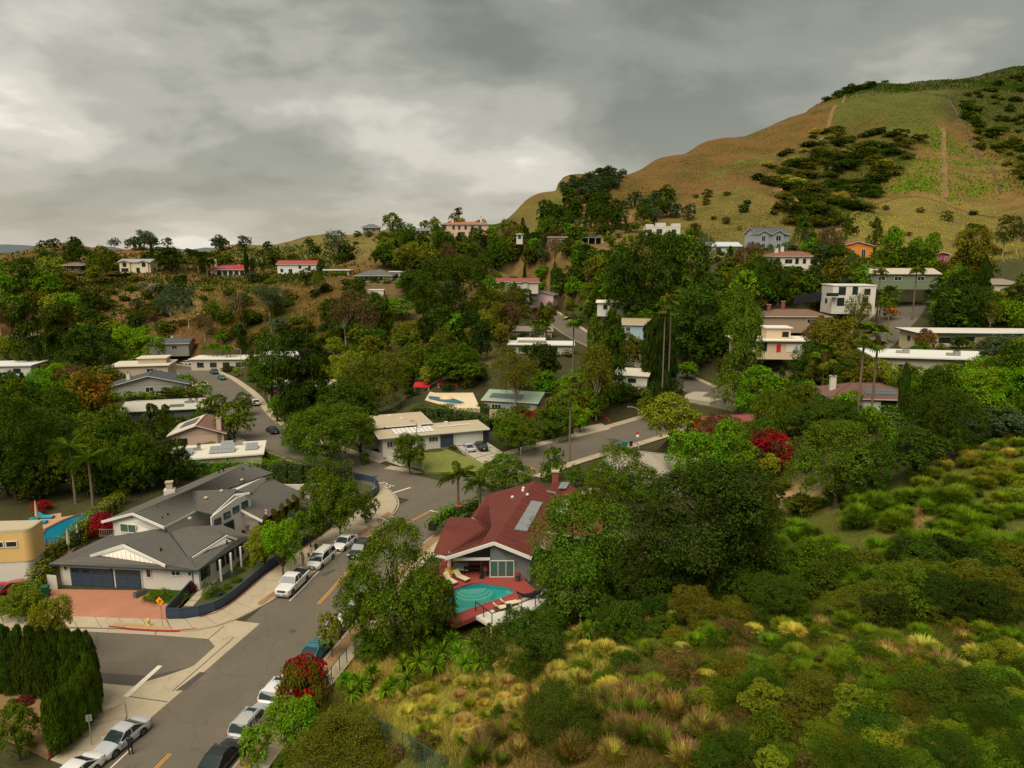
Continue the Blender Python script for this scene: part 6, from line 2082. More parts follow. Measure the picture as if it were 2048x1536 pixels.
# chain-link fences
def chain_fence(label, pts, hgt, post_m, net=True, n_posts=None):
  t = empty('chain_link_fence', (0, 0, 0), 0, label, 'fence')
  for a in pts:
    MB().tube([(a.x, a.y, a.z - .3), (a.x, a.y, a.z + hgt)], .045, 6).build('post', M[post_m], t)
  for a, b in zip(pts[:-1], pts[1:]):
    MB().tube([a + Vector((0, 0, hgt)), b + Vector((0, 0, hgt))], .03, 5).build('top_rail', M[post_m], t)
    if net:
      m = MB()
      ln = (b - a).length
      n = int(ln / .22)
      for k in range(n):
        for s in (-1, 1):
          q0 = a.lerp(b, k / n); q1 = a.lerp(b, min(1, max(0, (k + s * hgt / .22 * .5) / n)))
          m.bar(q0 + Vector((0, 0, .05)), q1 + Vector((0, 0, hgt * min(1, abs((q1 - q0).length / max(.001, (.22 * hgt / .22 * .5)))))), .012, .012)
      o = m.build('netting', M[post_m], t); o['kind'] = 'stuff'
  return t

M['fence_green'] = principled('fence_green', (.02, .10, .075), .5)

def on_ground(lst):
  return [hit(u, v) for u, v in lst]

chain_fence('green chain-link fence crossing the grassy slope', on_ground([(690, 1452), (728, 1466), (766, 1490), (806, 1512), (850, 1542), (890, 1570)]), 2.1, 'fence_green')
chain_fence('short green chain-link fence along the pavement by the yuccas', on_ground([(645, 1395), (664, 1368), (680, 1346), (694, 1330)]), 1.8, 'fence_green')
chain_fence('grey chain-link fence between the bare yard and the tall grass', on_ground([(1560, 1020), (1585, 1008), (1612, 996), (1640, 986)]), 1.5, 'galv')
t = empty('fence', (0, 0, 0), 0, 'brown slatted gate fence under the big roadside tree', 'fence')
a, b = hit(708, 1318), hit(760, 1312)
for k in range(22):
  p = a.lerp(b, (k + .5) / 22)
  MB().box((p.x, p.y, p.z + .7), (.07, .05, 1.6)).build('slat', M['wood'], t)
for z in (.25, 1.35): MB().bar(a + Vector((0, .04, z)), b + Vector((0, .04, z)), .05, .08).build('rail', M['wood'], t)
# timber deck on stilts below the left ridge houses
t = empty('hillside_deck', (0, 0, 0), 0, 'long timber deck on stilts clinging to the dry left slope', 'deck')
a, b = at(152, 546, 338), at(262, 548, 338)
MB().bar(a, b, 4, .3).build('platform', M['wood'], t)
for k in range(9):
  p = a.lerp(b, k / 8)
  g = min(ground1(p.x, p.y - 1.5), p.z - 2)
  MB().box((p.x, p.y - 1.5, (g + p.z) / 2), (.3, .3, p.z - g)).build('stilt', M['wood'], t)
for k in range(24):
  p = a.lerp(b, k / 23)
  MB().box((p.x, p.y - 1.9, p.z + .7), (.08, .08, 1.1)).build('baluster', M['wood'], t)
MB().bar(a + Vector((0, -1.9, 1.3)), b + Vector((0, -1.9, 1.3)), .12, .1).build('handrail', M['wood'], t)
# terrace fence in the middle slope
t = empty('fence', (0, 0, 0), 0, 'dark timber terrace railing on the wooded mid slope', 'fence')
a, b = at(790, 634, 250), at(832, 634, 250)
for k in range(12):
  p = a.lerp(b, k / 11)
  MB().box((p.x, p.y, p.z + .2), (.12, .12, 2.4)).build('post', M['wood'], t)
for z in (.4, 1.3): MB().bar(a + Vector((0, 0, z)), b + Vector((0, 0, z)), .1, .1).build('rail', M['wood'], t)
# long dark screen fence beside the white modern house
t = empty('fence', (0, 0, 0), 0, 'long black mesh screen fence beside the white modern house', 'fence')
a, b = at(1588, 600, 214), at(1662, 590, 214)
for k in range(8):
  p, q = a.lerp(b, k / 8), a.lerp(b, (k + 1) / 8)
  MB().bar(p + Vector((0, 0, 0)), q + Vector((0, 0, 0)), .06, 2.6).build('panel', M['cloth_black'], t)
# retaining wall of dark timbers on the right
t = empty('retaining_wall', (0, 0, 0), 0, 'terraced retaining wall of weathered timber on the right slope', 'wall')
for r_, (v0, v1) in enumerate(((800, 798), (812, 811), (826, 826))):
  a, b = at(1918 - 4 * r_, v0, 113 - 2.5 * r_), at(1995, v1, 113 - 2.5 * r_)
  for k in range(6):
    p, q = a.lerp(b, k / 6 + .004), a.lerp(b, (k + 1) / 6 - .004)
    for j in range(3):
      MB().bar(p + Vector((0, 0, -.75 + .3 * j)), q + Vector((0, 0, -.75 + .3 * j)), .25, .28).build('timber', M['wood'], t)
# ------------------------------------------------------------------ green-roofed house pool with its red awnings
sheet('pool_terrace', [at(u, v, Y) for u, v, Y in ((850, 812, 172), (905, 822, 163), (960, 822, 163), (945, 786, 183), (860, 784, 183))], ground1(at(895, 799, 173).x, 173) + .08, M['cream'], thick=1.5)
zt = ground1(at(895, 799, 173).x, 173) + .2
P5 = [on_z(u, v, zt) for u, v in ((857, 792), (905, 796), (929, 805), (920, 808), (880, 803), (858, 798))]
t = empty('swimming_pool', (0, 0, 0), 0, 'long blue pool below red awnings and a peach parasol', 'swimming pool')
MB().prism([(p.x, p.y) for p in P5], zt - .1, zt + .02).build('water', M['water_blue'], t)
MB().prism([((p.x - P5[0].x) * 1.06 + P5[0].x - .5, (p.y - 178) * 1.10 + 178) for p in P5], zt - .14, zt - .02).build('coping', M['cream'], t)
for (u0, v0, u1, lab) in ((826, 774, 860, 'smaller red awning on posts beside the hillside pool'), (874, 770, 916, 'wide red awning on posts behind the long blue pool')):
  a, b = at(u0, v0, 184), at(u1, v0, 184)
  t = empty('awning', (0, 0, 0), 0, lab, 'awning', 'red awnings')
  z1 = a.z
  MB().add([a, b, b + Vector((0, 4, .6)), a + Vector((0, 4, .6)), a + Vector((0, 0, -.2)), b + Vector((0, 0, -.2)), b + Vector((0, 4, .45)), a + Vector((0, 4, .45))],
       [(0, 1, 2, 3), (7, 6, 5, 4), (0, 4, 5, 1), (1, 5, 6, 2), (2, 6, 7, 3), (3, 7, 4, 0)]).build('canopy', principled('awning_red', (.42, .015, .022), .8), t)
  for p in (a + Vector((.4, .3, 0)), b + Vector((-.4, .3, 0))):
    MB().box((p.x, p.y, (zt + z1) / 2 - .2), (.25, .25, z1 - zt + .3)).build('post', M['white'], t)

def parasol(label, base, hgt, r, mat, closed=False):
  t = empty('parasol', base, 0, label, 'parasol', 'parasols')
  MB().tube([(0, 0, 0), (0, 0, hgt)], .04, 6).build('pole', M['white'], t)
  MB().lathe((0, 0, 0), [(.3, 0), (.3, .08)], 10).build('base', M['concrete_grey'], t)
  if closed:
    MB().lathe((0, 0, hgt * .35), [(.20, 0), (.26, .3), (.12, hgt * .5), (.03, hgt * .68)], 8).build('canopy', mat, t)
  else:
    MB().lathe((0, 0, hgt - .7), [(r, 0), (r * .55, .38), (.06, .7)], 8).build('canopy', mat, t)

parasol('open peach parasol beside the long blue pool', on_z(893, 811, zt), 2.5, 1.7, tinted((.62, .42, .26)))
parasol('left of the two closed cream parasols at the kidney pool', V(139, 1106, .05), 3.4, .3, tinted((.50, .46, .30)), True)
parasol('right of the two closed cream parasols at the kidney pool', V(158, 1092, .05), 3.2, .3, tinted((.50, .46, .30)), True)
parasol('closed cream parasol at the corner of the yellow house roof', V(76, 1052, .05), 4.0, .3, tinted((.48, .44, .30)), True)
parasol('closed pink parasol on the red terrace', V(899, 1152, DZ), 3.0, .3, tinted((.66, .40, .36)), True)

def lounger(label, base, rz, cushion, frame, s=1.0):
  t = empty('sun_lounger', base, rz, label, 'sun lounger', 'sun loungers')
  MB().box((.35 * s, 0, .30), (1.35 * s, .66 * s, .1)).build('cushion', cushion, t)
  MB().bar((-.30 * s, 0, .33), (-.85 * s, 0, .85), .66 * s, .09).build('backrest', cushion, t)
  MB().box((.1 * s, 0, .2), (1.9 * s, .7 * s, .10)).build('frame', frame, t)
  for sx in (-.75, .95):
    for sy in (-.3, .3):
      MB().box((sx * s, sy * s, .1), (.08, .08, .2)).build('leg', frame, t)

beige = tinted((.62, .49, .32))
lounger('left of the two beige loungers facing the turquoise pool', V(899, 1164, DZ), R(-50), beige, M['wood'], 1.1)
lounger('right of the two beige loungers facing the turquoise pool', V(922, 1158, DZ), R(-42), beige, M['wood'], 1.1)
lounger('front beige lounger on the white deck', V(1003, 1219, DZ), R(22), beige, M['wood'], 1.0)
lounger('rear beige lounger on the white deck', V(1017, 1211, DZ), R(22), beige, M['wood'], 1.0)
blue_c = tinted((.03, .30, .36))
lounger('upper of the two blue loungers at the kidney pool', V(90, 1036, .05), R(0), blue_c, blue_c, 1.3)
lounger('lower of the two blue loungers at the kidney pool', V(76, 1046, .05), R(0), blue_c, blue_c, 1.3)
# terrace furniture of the pool house
p = V(921, 1146, DZ)
t = empty('garden_swing', p, R(-5), 'garden swing seat with a green canopy under the porch', 'swing seat')
for sx in (-1, 1):
  MB().tube([(sx * 1.0, -.5, 0), (sx * 1.0, 0, 1.7), (sx * 1.0, .5, 0)], .04, 6).build('side_frame', M['black_metal'], t)
MB().prism([(-1.1, -.7), (1.1, -.7), (1.1, .6), (-1.1, .6)], 1.72, 1.80).build('canopy', tinted((.10, .17, .08)), t)
MB().box((0, 0, .5), (1.8, .6, .12)).build('seat', tinted((.30, .33, .25)), t)
MB().box((0, .3, .85), (1.8, .1, .6)).build('backrest', tinted((.30, .33, .25)), t)
p = V(944, 1146, DZ)
t = empty('garden_table', p, 0, 'dark garden table against the grey porch wall', 'table')
MB().box((0, 0, .74), (1.9, .9, .06)).build('tabletop', M['dark'], t)
for sx in (-.85, .85):
  for sy in (-.35, .35):
    MB().box((sx, sy, .36), (.07, .07, .72)).build('leg', M['dark'], t)
p = V(902, 1146, DZ)
t = empty('yellow_ottoman', p, 0, 'round yellow garden seat behind the loungers', 'seat')
MB().lathe((0, 0, 0), [(.6, 0), (.75, .2), (.7, .5), (.2, .6)], 14).build('cushion', tinted((.62, .38, .03)), t)
for (u, v, lab) in ((970, 1152, 'blue planter to the left of the white sliding door'), (1035, 1162, 'blue planter to the right of the white sliding door')):
  p = V(u, v, DZ)
  t = empty('planter', p, 0, lab, 'planter', 'planters by the sliding door')
  MB().lathe((0, 0, 0), [(.2, 0), (.32, .55), (.34, .6)], 10).build('pot', tinted((.06, .09, .12)), t)
  MB().lathe((0, 0, .55), [(.15, 0), (.4, .2), (.3, .5), (.05, .6)], 7).build('flowers', tinted((.16, .03, .025)), t)
p = V(963, 1156, DZ)
t = empty('patio_heater', p, 0, 'dark upright post at the porch corner', 'patio post')
MB().box((0, 0, 1.1), (.25, .25, 2.2)).build('column', M['black_metal'], t)
MB().box((0, 0, .05), (.5, .5, .1)).build('base', M['black_metal'], t)
# hammock on the white deck
p = V(1062, 1198, DZ)
t = empty('hammock', p, R(22), 'black framed hammock on the white deck', 'hammock')
MB().tube([(-1.7, 0, 1.2), (-1.0, 0, .6), (0, 0, .42), (1.0, 0, .6), (1.7, 0, 1.2)], [.03, .2, .3, .2, .03], 7).build('sling', M['cloth_black'], t)
for s in (-1, 1):
  MB().tube([(s * 1.75, 0, 1.25), (s * 1.1, -.4, .03)], .04, 5).build('stand', M['black_metal'], t)
  MB().tube([(s * 1.75, 0, 1.25), (s * 1.1, .4, .03)], .04, 5).build('stand', M['black_metal'], t)
p = V(1018, 1228, DZ)
t = empty('folding_chair', p, R(15), 'dark folding chair on the white deck by the railing', 'chair')
MB().box((0, 0, .42), (.5, .5, .05)).build('seat', M['teal_trim'], t)
MB().box((0, .25, .75), (.5, .05, .6)).build('backrest', M['teal_trim'], t)
for sx in (-.22, .22):
  MB().tube([(sx, -.3, 0), (sx, .25, .8)], .02, 5).build('leg', M['black_metal'], t)
  MB().tube([(sx, .3, 0), (sx, -.2, .45)], .02, 5).build('leg', M['black_metal'], t)
p = V(110, 1108, .05)
t = empty('garden_swing', p, R(15), 'empty green swing frame on the pink pool terrace', 'swing frame')
for sx in (-.85, .85):
  MB().tube([(sx, -.5, 0), (sx, 0, 2.3), (sx, .5, 0)], .05, 6).build('side_frame', M['teal_trim'], t)
MB().tube([(-.95, 0, 2.3), (.95, 0, 2.3)], .05, 6).build('crossbar', M['teal_trim'], t)
# white covered seat behind the red roof
p = V(1176, 982, 6.6); 
t = empty('awning', (0, 0, 0), 0, 'small white awning behind the red roof', 'awning')
a = on_z(1172, 982, 6.3)
MB().prism([(a.x - 1, a.y - 1.2), (a.x + 2.2, a.y - 1.2), (a.x + 2.2, a.y + 1.4), (a.x - 1, a.y + 1.4)], 6.2, 6.3).build('canopy', M['white_clean'], t)
for sx in (-.9, 2.1):
  MB().box((a.x + sx, a.y - 1.1, 4.6), (.1, .1, 3.3)).build('post', M['white'], t)
# red curved handrail and stone steps by the green-roofed house
t = empty('handrail', (0, 0, 0), 0, 'curved red handrail of the garden stair beside the street', 'handrail')
Pq = [hit(u, v) for u, v in ((1198, 800), (1202, 822), (1209, 838), (1219, 850))]
MB().tube([q + Vector((0, 0, 1.0)) for q in Pq], .07, 6).build('rail', M['sign_red'], t)
for q in Pq: MB().box((q.x, q.y, q.z + .5), (.08, .08, 1.1)).build('post', M['sign_red'], t)
t = empty('garden_wall', (0, 0, 0), 0, 'peach rendered wall below the green-roofed house', 'wall')
a, b = hit(979, 838), hit(1012, 836)
MB().bar(a + Vector((0, 0, 1.0)), b + Vector((0, 0, .8)), .3, 2.4).build('wall_section', tinted((.52, .38, .24)), t)
t = empty('garden_wall', (0, 0, 0), 0, 'vivid red garden wall in front of the green-roofed house', 'wall')
a, b = hit(1037, 846), hit(1165, 812)
for k in range(6):
  p, q = a.lerp(b, k / 6), a.lerp(b, (k + 1) / 6)
  p.z, q.z = ground1(p.x, p.y), ground1(q.x, q.y)
  MB().bar(p + Vector((0, 0, .9)), q + Vector((0, 0, .9)), .25, 2.2).build('wall_section', principled('red_wall', (.36, .035, .02), .8, noise=.1), t)
sheet('driveway', [hit(u, v) for u, v in ((1145, 845), (1195, 832), (1222, 860), (1150, 878))], ground1(hit(1170, 862).x, hit(1170, 862).y) + .35, M['concrete'], thick=1.0)
# water tanks on the hill crest
for k, (u, v) in enumerate(((1533, 236), (1546, 232), (1559, 230))):
  p = at(u, v, 668); p.z = ground1(p.x, p.y) - .5
  t = empty('water_tank', p, 0, ('leftmost', 'middle', 'rightmost')[k] + ' of three small pale tanks on the hill crest', 'water tank', 'tanks on the hill crest')
  MB().lathe((0, 0, 0), [(1.3, 0), (1.3, 2.2), (.5, 2.6)], 10).build('tank', tinted((.11, .11, .09)), t)
  MB().lathe((0, 0, 2.5), [(.5, 0), (.4, .3)], 8).build('hatch', M['galv'], t)

# ------------------------------------------------------------------ people
def person(label, base, rz, joints, zones, scale=1.0):
  """one continuous skinned body; zones(p) -> material index by position in the body's own frame"""
  names = list(joints)
  edges = [('pelvis', 'waist'), ('waist', 'chest'), ('chest', 'neck'), ('neck', 'head'), ('head', 'crown')]
  for s in 'lr':
    edges += [('chest', 'sh_' + s), ('sh_' + s, 'el_' + s), ('el_' + s, 'wr_' + s), ('wr_' + s, 'ha_' + s), ('pelvis', 'hip_' + s), ('hip_' + s, 'kn_' + s), ('kn_' + s, 'an_' + s), ('an_' + s, 'toe_' + s)]
  rad = dict(pelvis=.15, waist=.135, chest=.16, neck=.06, head=.10, crown=.085)
  for s in 'lr':
    rad.update({'sh_' + s: .075, 'el_' + s: .05, 'wr_' + s: .035, 'ha_' + s: .042, 'hip_' + s: .10, 'kn_' + s: .065, 'an_' + s: .05, 'toe_' + s: .045})
  me = bpy.data.meshes.new('person_skeleton')
  me.from_pydata([joints[n] for n in names], [(names.index(a), names.index(b)) for a, b in edges], [])
  tmp = bpy.data.objects.new('person_tmp', me)
  COL.objects.link(tmp)
  sk = tmp.modifiers.new('skin', 'SKIN')
  for i, n in enumerate(names):
    me.skin_vertices[0].data[i].radius = (rad[n], rad[n] * (.75 if n in ('chest', 'waist', 'pelvis') else 1))
  me.skin_vertices[0].data[names.index('pelvis')].use_root = True
  sb = tmp.modifiers.new('sub', 'SUBSURF'); sb.levels = sb.render_levels = 2
  dg = bpy.context.evaluated_depsgraph_get()
  bm = bpy.data.meshes.new_from_object(tmp.evaluated_get(dg))
  bpy.data.objects.remove(tmp)
  bm.name = 'person'
  bm.materials.clear()
  mats = [M['skin'], M['hair'], zones['top'], zones['bottom'], M['dark']]
  for m_ in mats: bm.materials.append(m_)
  J = {k: Vector(v) for k, v in joints.items()}
  for p in bm.polygons:
    c = p.center
    near = min(names, key=lambda n: (J[n] - c).length - rad[n])
    if near in ('crown',) or (near == 'head' and (c - J['head']).dot(J['fwd'] if 'fwd' in J else Vector((0, -1, 0))) < .02): mi = 1
    elif near in ('head', 'neck') or near[:2] in ('ha', 'wr'): mi = 0
    elif near[:2] in ('an', 'kn') or near[:3] == 'hip' or near == 'pelvis': mi = 3
    elif near[:3] == 'toe': mi = 4
    else: mi = 2
    p.material_index = mi
    p.use_smooth = True
  # fingers
  fm = MB()
  for s in 'lr':
    w, h_ = J['wr_' + s], J['ha_' + s]
    d = (h_ - w).normalized()
    sd = d.cross(Vector((0, 0, 1)))
    sd = sd.normalized() if sd.length > .1 else Vector((1, 0, 0))
    for k, ln in enumerate((.075, .085, .08, .06)):
      b0 = h_ + sd * (.026 - .017 * k) + d * .02
      fm.tube([b0, b0 + d * ln * .55, b0 + d * ln + Vector((0, 0, -.015))], [.010, .009, .007], 5)
    b0 = w.lerp(h_, .5) + sd * .035
    fm.tube([b0, b0 + sd * .03 + d * .03, b0 + sd * .035 + d * .07], [.012, .010, .008], 5)
  o = link('person', bm, None, base, (0, 0, rz), (scale,) * 3)
  tag(o, label, 'person')
  fm.build('fingers', M['skin'], o)
  return o

def stance(**kw):
  j = dict(pelvis=(0, 0, .94), waist=(0, 0, 1.1), chest=(0, 0, 1.32), neck=(0, 0, 1.49), head=(0, -.02, 1.61), crown=(0, -.01, 1.70))
  for s, k in (('l', 1), ('r', -1)):
    j.update({'sh_' + s: (k * .19, 0, 1.41), 'el_' + s: (k * .25, .03, 1.12), 'wr_' + s: (k * .26, -.05, .88), 'ha_' + s: (k * .26, -.07, .79),
         'hip_' + s: (k * .095, 0, .88), 'kn_' + s: (k * .11, -.01, .48), 'an_' + s: (k * .11, .02, .09), 'toe_' + s: (k * .12, -.14, .045)})
  j.update(kw)
  return j

p = on_z(262, 1509)
person('person in black clothes leaning with folded arms at the silver sedan', p, R(200), stance(el_l=(.24, -.16, 1.16), wr_l=(.02, -.27, 1.18), ha_l=(-.07, -.27, 1.19), el_r=(-.24, -.16, 1.14), wr_r=(-.03, -.25, 1.12), ha_r=(.06, -.27, 1.12)),
   dict(top=M['cloth_black'], bottom=M['cloth_black']), 1.04)
p = on_z(606, 1130, .13)
person('person in grey shirt and tan trousers standing at the open minivan door', p, R(60), stance(el_r=(-.25, -.12, 1.14), wr_r=(-.16, -.34, 1.12), ha_r=(-.14, -.43, 1.13)), dict(top=M['cloth_grey'], bottom=M['cloth_tan']), 1.06)
p = on_z(618, 1120, .13)
person('person in a pink top bending beside the open minivan door', p, R(120), stance(waist=(0, -.05, 1.09), chest=(0, -.22, 1.25), neck=(0, -.34, 1.36), head=(0, -.42, 1.44), crown=(0, -.48, 1.50),
   sh_l=(.18, -.28, 1.32), sh_r=(-.18, -.28, 1.32), el_l=(.22, -.42, 1.08), el_r=(-.22, -.42, 1.08), wr_l=(.14, -.58, .95), wr_r=(-.14, -.58, .95), ha_l=(.12, -.66, .92), ha_r=(-.12, -.66, .92)),
   dict(top=M['cloth_pink'], bottom=M['cloth_black']), .96)
p = on_z(633, 1108, .13)
person('person in dark clothes standing behind the minivan on the pavement', p, R(170), stance(), dict(top=M['cloth_black'], bottom=M['cloth_black']), 1.0)
p = on_z(601, 1143, .15)
t = empty('cool_box', p, R(20), 'small white cool box standing on the bare verge by the minivan', 'cool box')
MB().box((0, 0, .22), (.55, .38, .42)).build('box', M['white_clean'], t)
MB().box((0, 0, .46), (.58, .41, .07)).build('lid', M['white'], t)

# ------------------------------------------------------------------ vegetation: prototype meshes
import re

def unit(a):
  return a / (np.linalg.norm(a, axis=-1, keepdims=True) + 1e-9)

def leaf_mesh(name, C, Nn, L_, W_, mat, g, along=None):
  """many small leaf faces: centres C, normals Nn, length and width"""
  n = len(C)
  rv = g.normal(size=(n, 3))
  t = unit(np.cross(Nn, rv)) if along is None else unit(along + g.normal(size=(n, 3)) * .25)
  b = unit(np.cross(Nn, t))
  L2, W2 = (np.broadcast_to(L_, (n,))[:, None] / 2, np.broadcast_to(W_, (n,))[:, None] / 2)
  v = np.stack([C - t * L2, C + b * W2 + Nn * L2 * .18, C + t * L2, C - b * W2 + Nn * L2 * .18], 1).reshape(-1, 3)
  return raw_mesh(name, v, np.arange(4 * n).reshape(-1, 4), mat)

def raw_mesh(name, v, q, mat):
  me = bpy.data.meshes.new(name)
  k = q.shape[1]
  me.vertices.add(len(v)); me.loops.add(q.size); me.polygons.add(len(q))
  me.vertices.foreach_set('co', np.ascontiguousarray(v, dtype=np.float32).ravel())
  me.loops.foreach_set('vertex_index', q.astype(np.int32).ravel())
  me.polygons.foreach_set('loop_start', np.arange(len(q), dtype=np.int32) * k)
  me.polygons.foreach_set('loop_total', np.full(len(q), k, dtype=np.int32))
  me.materials.append(mat)
  me.update(calc_edges=True)
  return me

def lobed(name, lobes, tufts, leaves, ls, seed, mat='leaf', aspect=.62, up=.35, droop=0.0, tr=.42, fill=.0, along=None):
  """crown of lobes carrying tufts of leaves; tufts buried in other lobes are dropped"""
  g = np.random.default_rng(seed)
  LC = np.array([l[0] for l in lobes]); LR = np.array([l[1] for l in lobes])
  if LR.ndim == 1: LR = np.repeat(LR[:, None], 3, 1)
  C, Nn = [], []
  for i in range(len(LC)):
    d = unit(g.normal(size=(tufts, 3)))
    d[:, 2] = np.where(d[:, 2] < -.35, -d[:, 2], d[:, 2])
    p = LC[i] + d * LR[i] * g.uniform(.72, 1.06, (tufts, 1))
    keep = np.ones(tufts, bool)
    for j in range(len(LC)):
      if j != i:
        keep &= (((p - LC[j]) / LR[j]) ** 2).sum(1) > .62
    p, d = p[keep], d[keep]
    if not len(p): continue
    r = LR[i].mean() * tr
    e = unit(g.normal(size=(len(p), leaves, 3)) + d[:, None, :] * .9 + np.array([0, 0, .45]))
    q = p[:, None, :] + e * r * g.uniform(.35, 1.0, (len(p), leaves, 1))
    q[..., 2] -= droop * g.uniform(0, 1, q.shape[:2])
    n = unit(e + g.normal(size=e.shape) * .5 + np.array([0, 0, up]))
    C.append(q.reshape(-1, 3)); Nn.append(n.reshape(-1, 3))
  C, Nn = np.concatenate(C), np.concatenate(Nn)
  if fill > 0:
    m = g.uniform(size=len(C)) > fill
    C, Nn = C[m], Nn[m]
  s = ls * g.uniform(.5, 1.5, len(C))
  al = None if along is None else np.tile(np.array(along, float), (len(C), 1))
  return leaf_mesh(name, C, Nn, s, s * aspect, M[mat], g, al)

def sphere_lobes(g, n, c, rad, lr, bottom=-.55):
  out = []
  while len(out) < n:
    d = unit(g.normal(size=3))
    if d[2] < bottom: continue
    k = g.uniform(.55, 1.0)
    out.append(((c[0] + d[0] * rad[0] * k, c[1] + d[1] * rad[1] * k, c[2] + d[2] * rad[2] * k), g.uniform(*lr)))
  return out

LOD = ((38, 22), (20, 12), (11, 8), (56, 30))     # tufts per lobe, leaves per tuft
LSZ = (.030, .052, .092, .0185)

def trunk_mesh(name, lobes, base_r, fork, mat, n_l=7, seed=0, lean=.02):
  g = random.Random(seed)
  mb = MB()
  top = Vector((lean, 0, fork))
  mb.tube([(0, 0, -.04), (lean * .3, 0, fork * .5), top], [base_r * 1.25, base_r, base_r * .8], 8)
  ls = sorted(lobes, key=lambda l: g.random())[:n_l]
  for c, r in ls:
    c = Vector(c)
    mid = top.lerp(c, .5) + Vector((g.uniform(-.03, .03), g.uniform(-.03, .03), -.02))
    mb.tube([top - Vector((0, 0, .05)), mid, c], [base_r * .62, base_r * .4, base_r * .15], 6)
  return mb.mesh(name, M[mat], smooth=True)

PROTO = {}

def make_kind(kind, variants, lobe_f, tr_r, fork, bark='bark', mat='leaf', aspect=.62, up=.35, droop=0, tr=.42, fill=0, limbs=7, trunk=True, along=None, dens=1.0, lsz=1.0):
  for vi in range(variants):
    seed = abs(hash(kind)) % 1000 if False else sum(map(ord, kind)) * 7 + vi * 101
    g = np.random.default_rng(seed)
    lobes = lobe_f(g)
    for li, (tu, le) in enumerate(LOD):
      if li == 3 and kind not in ('round', 'pine', 'mound', 'bush', 'spread'): continue
      k = max(3, int(tu * dens))
      cm = lobed(kind + '_crown', lobes, k, le, LSZ[li] * lsz, seed + li, mat, aspect, up, droop, tr, fill, along)
      tm = trunk_mesh(kind + '_trunk', lobes, tr_r, fork, bark, limbs if li != 2 else 3, seed) if trunk else None
      PROTO.setdefault(kind, {}).setdefault(li, []).append((cm, tm))

make_kind('round', 3, lambda g: sphere_lobes(g, 34, (0, 0, .52), (.35, .35, .40), (.14, .20), -.9), .022, .18)
make_kind('spread', 3, lambda g: sphere_lobes(g, 32, (0, 0, .52), (.39, .39, .38), (.13, .19), -.85), .024, .2)
make_kind('loose', 3, lambda g: sphere_lobes(g, 26, (0, 0, .56), (.36, .36, .38), (.10, .16), -.8), .018, .24, fill=.15, tr=.6, limbs=12)
make_kind('pine', 3, lambda g: [((math.cos(a) * r, math.sin(a) * r, z), (q, q, q * .55)) for a, r, z, q in
                [(g.uniform(0, 6.3), g.uniform(.05, .34) * (1.15 - abs(z - .55)), z, g.uniform(.16, .24)) for z in np.linspace(.22, .90, 32)]], .024, .6, mat='needle', aspect=.42, up=.8, tr=.5, lsz=1.25, limbs=12, dens=1.35)
make_kind('pine_tall', 2, lambda g: [((math.cos(a) * r, math.sin(a) * r, z), (q, q, q * .42)) for a, r, z, q in
                   [(g.uniform(0, 6.3), g.uniform(.08, .32) * (1.25 - z * .55), z, g.uniform(.15, .23) * (1.2 - z * .5)) for z in np.linspace(.14, .95, 34)]], .026, .9, mat='needle', aspect=.3, up=.7, tr=.6, lsz=1.35, limbs=14)
make_kind('cone', 2, lambda g: [((math.cos(a) * r, math.sin(a) * r, z), (q, q, q * .8)) for a, r, z, q in
                [(g.uniform(0, 6.3), (1 - z) * .30 + .02, z, (1 - z) * .20 + .07) for z in np.linspace(.08, .95, 26)]], .03, .5, mat='needle', aspect=.4, up=.2, tr=.5)
make_kind('column', 2, lambda g: [((g.uniform(-.16, .16), g.uniform(-.16, .16), z), (.33 * (1 - max(0, z - .6) * 1.7), .33 * (1 - max(0, z - .6) * 1.7), .07)) for z in np.linspace(.05, .95, 22)], .08, .3, mat='needle', aspect=.42, up=.1, tr=.5, limbs=2, along=(0, 0, 1), lsz=1.8, dens=2.2)
make_kind('gum', 3, lambda g: sphere_lobes(g, 20, (0, 0, .64), (.36, .36, .32), (.10, .17), -.7), .018, .36, bark='bark_pale', fill=.3, tr=.75, droop=.05, limbs=12, aspect=.4)
make_kind('willow', 2, lambda g: sphere_lobes(g, 28, (0, 0, .54), (.36, .36, .38), (.11, .17), -.8), .020, .3, tr=.7, droop=.13, aspect=.3, along=(0, 0, -1), lsz=1.5, fill=.15)
make_kind('bush', 4, lambda g: sphere_lobes(g, 22, (0, 0, .36), (.34, .34, .42), (.13, .19), -.75), .02, .1, trunk=False)
make_kind('mound', 3, lambda g: sphere_lobes(g, 24, (0, 0, .24), (.38, .38, .50), (.09, .17), -.4), .02, .1, trunk=False, tr=.95, lsz=.8)
make_kind('scrub', 2, lambda g: sphere_lobes(g, 14, (0, 0, .36), (.36, .36, .40), (.08, .15), -.2), .02, .1, trunk=False, fill=.35, tr=.7, aspect=.35)

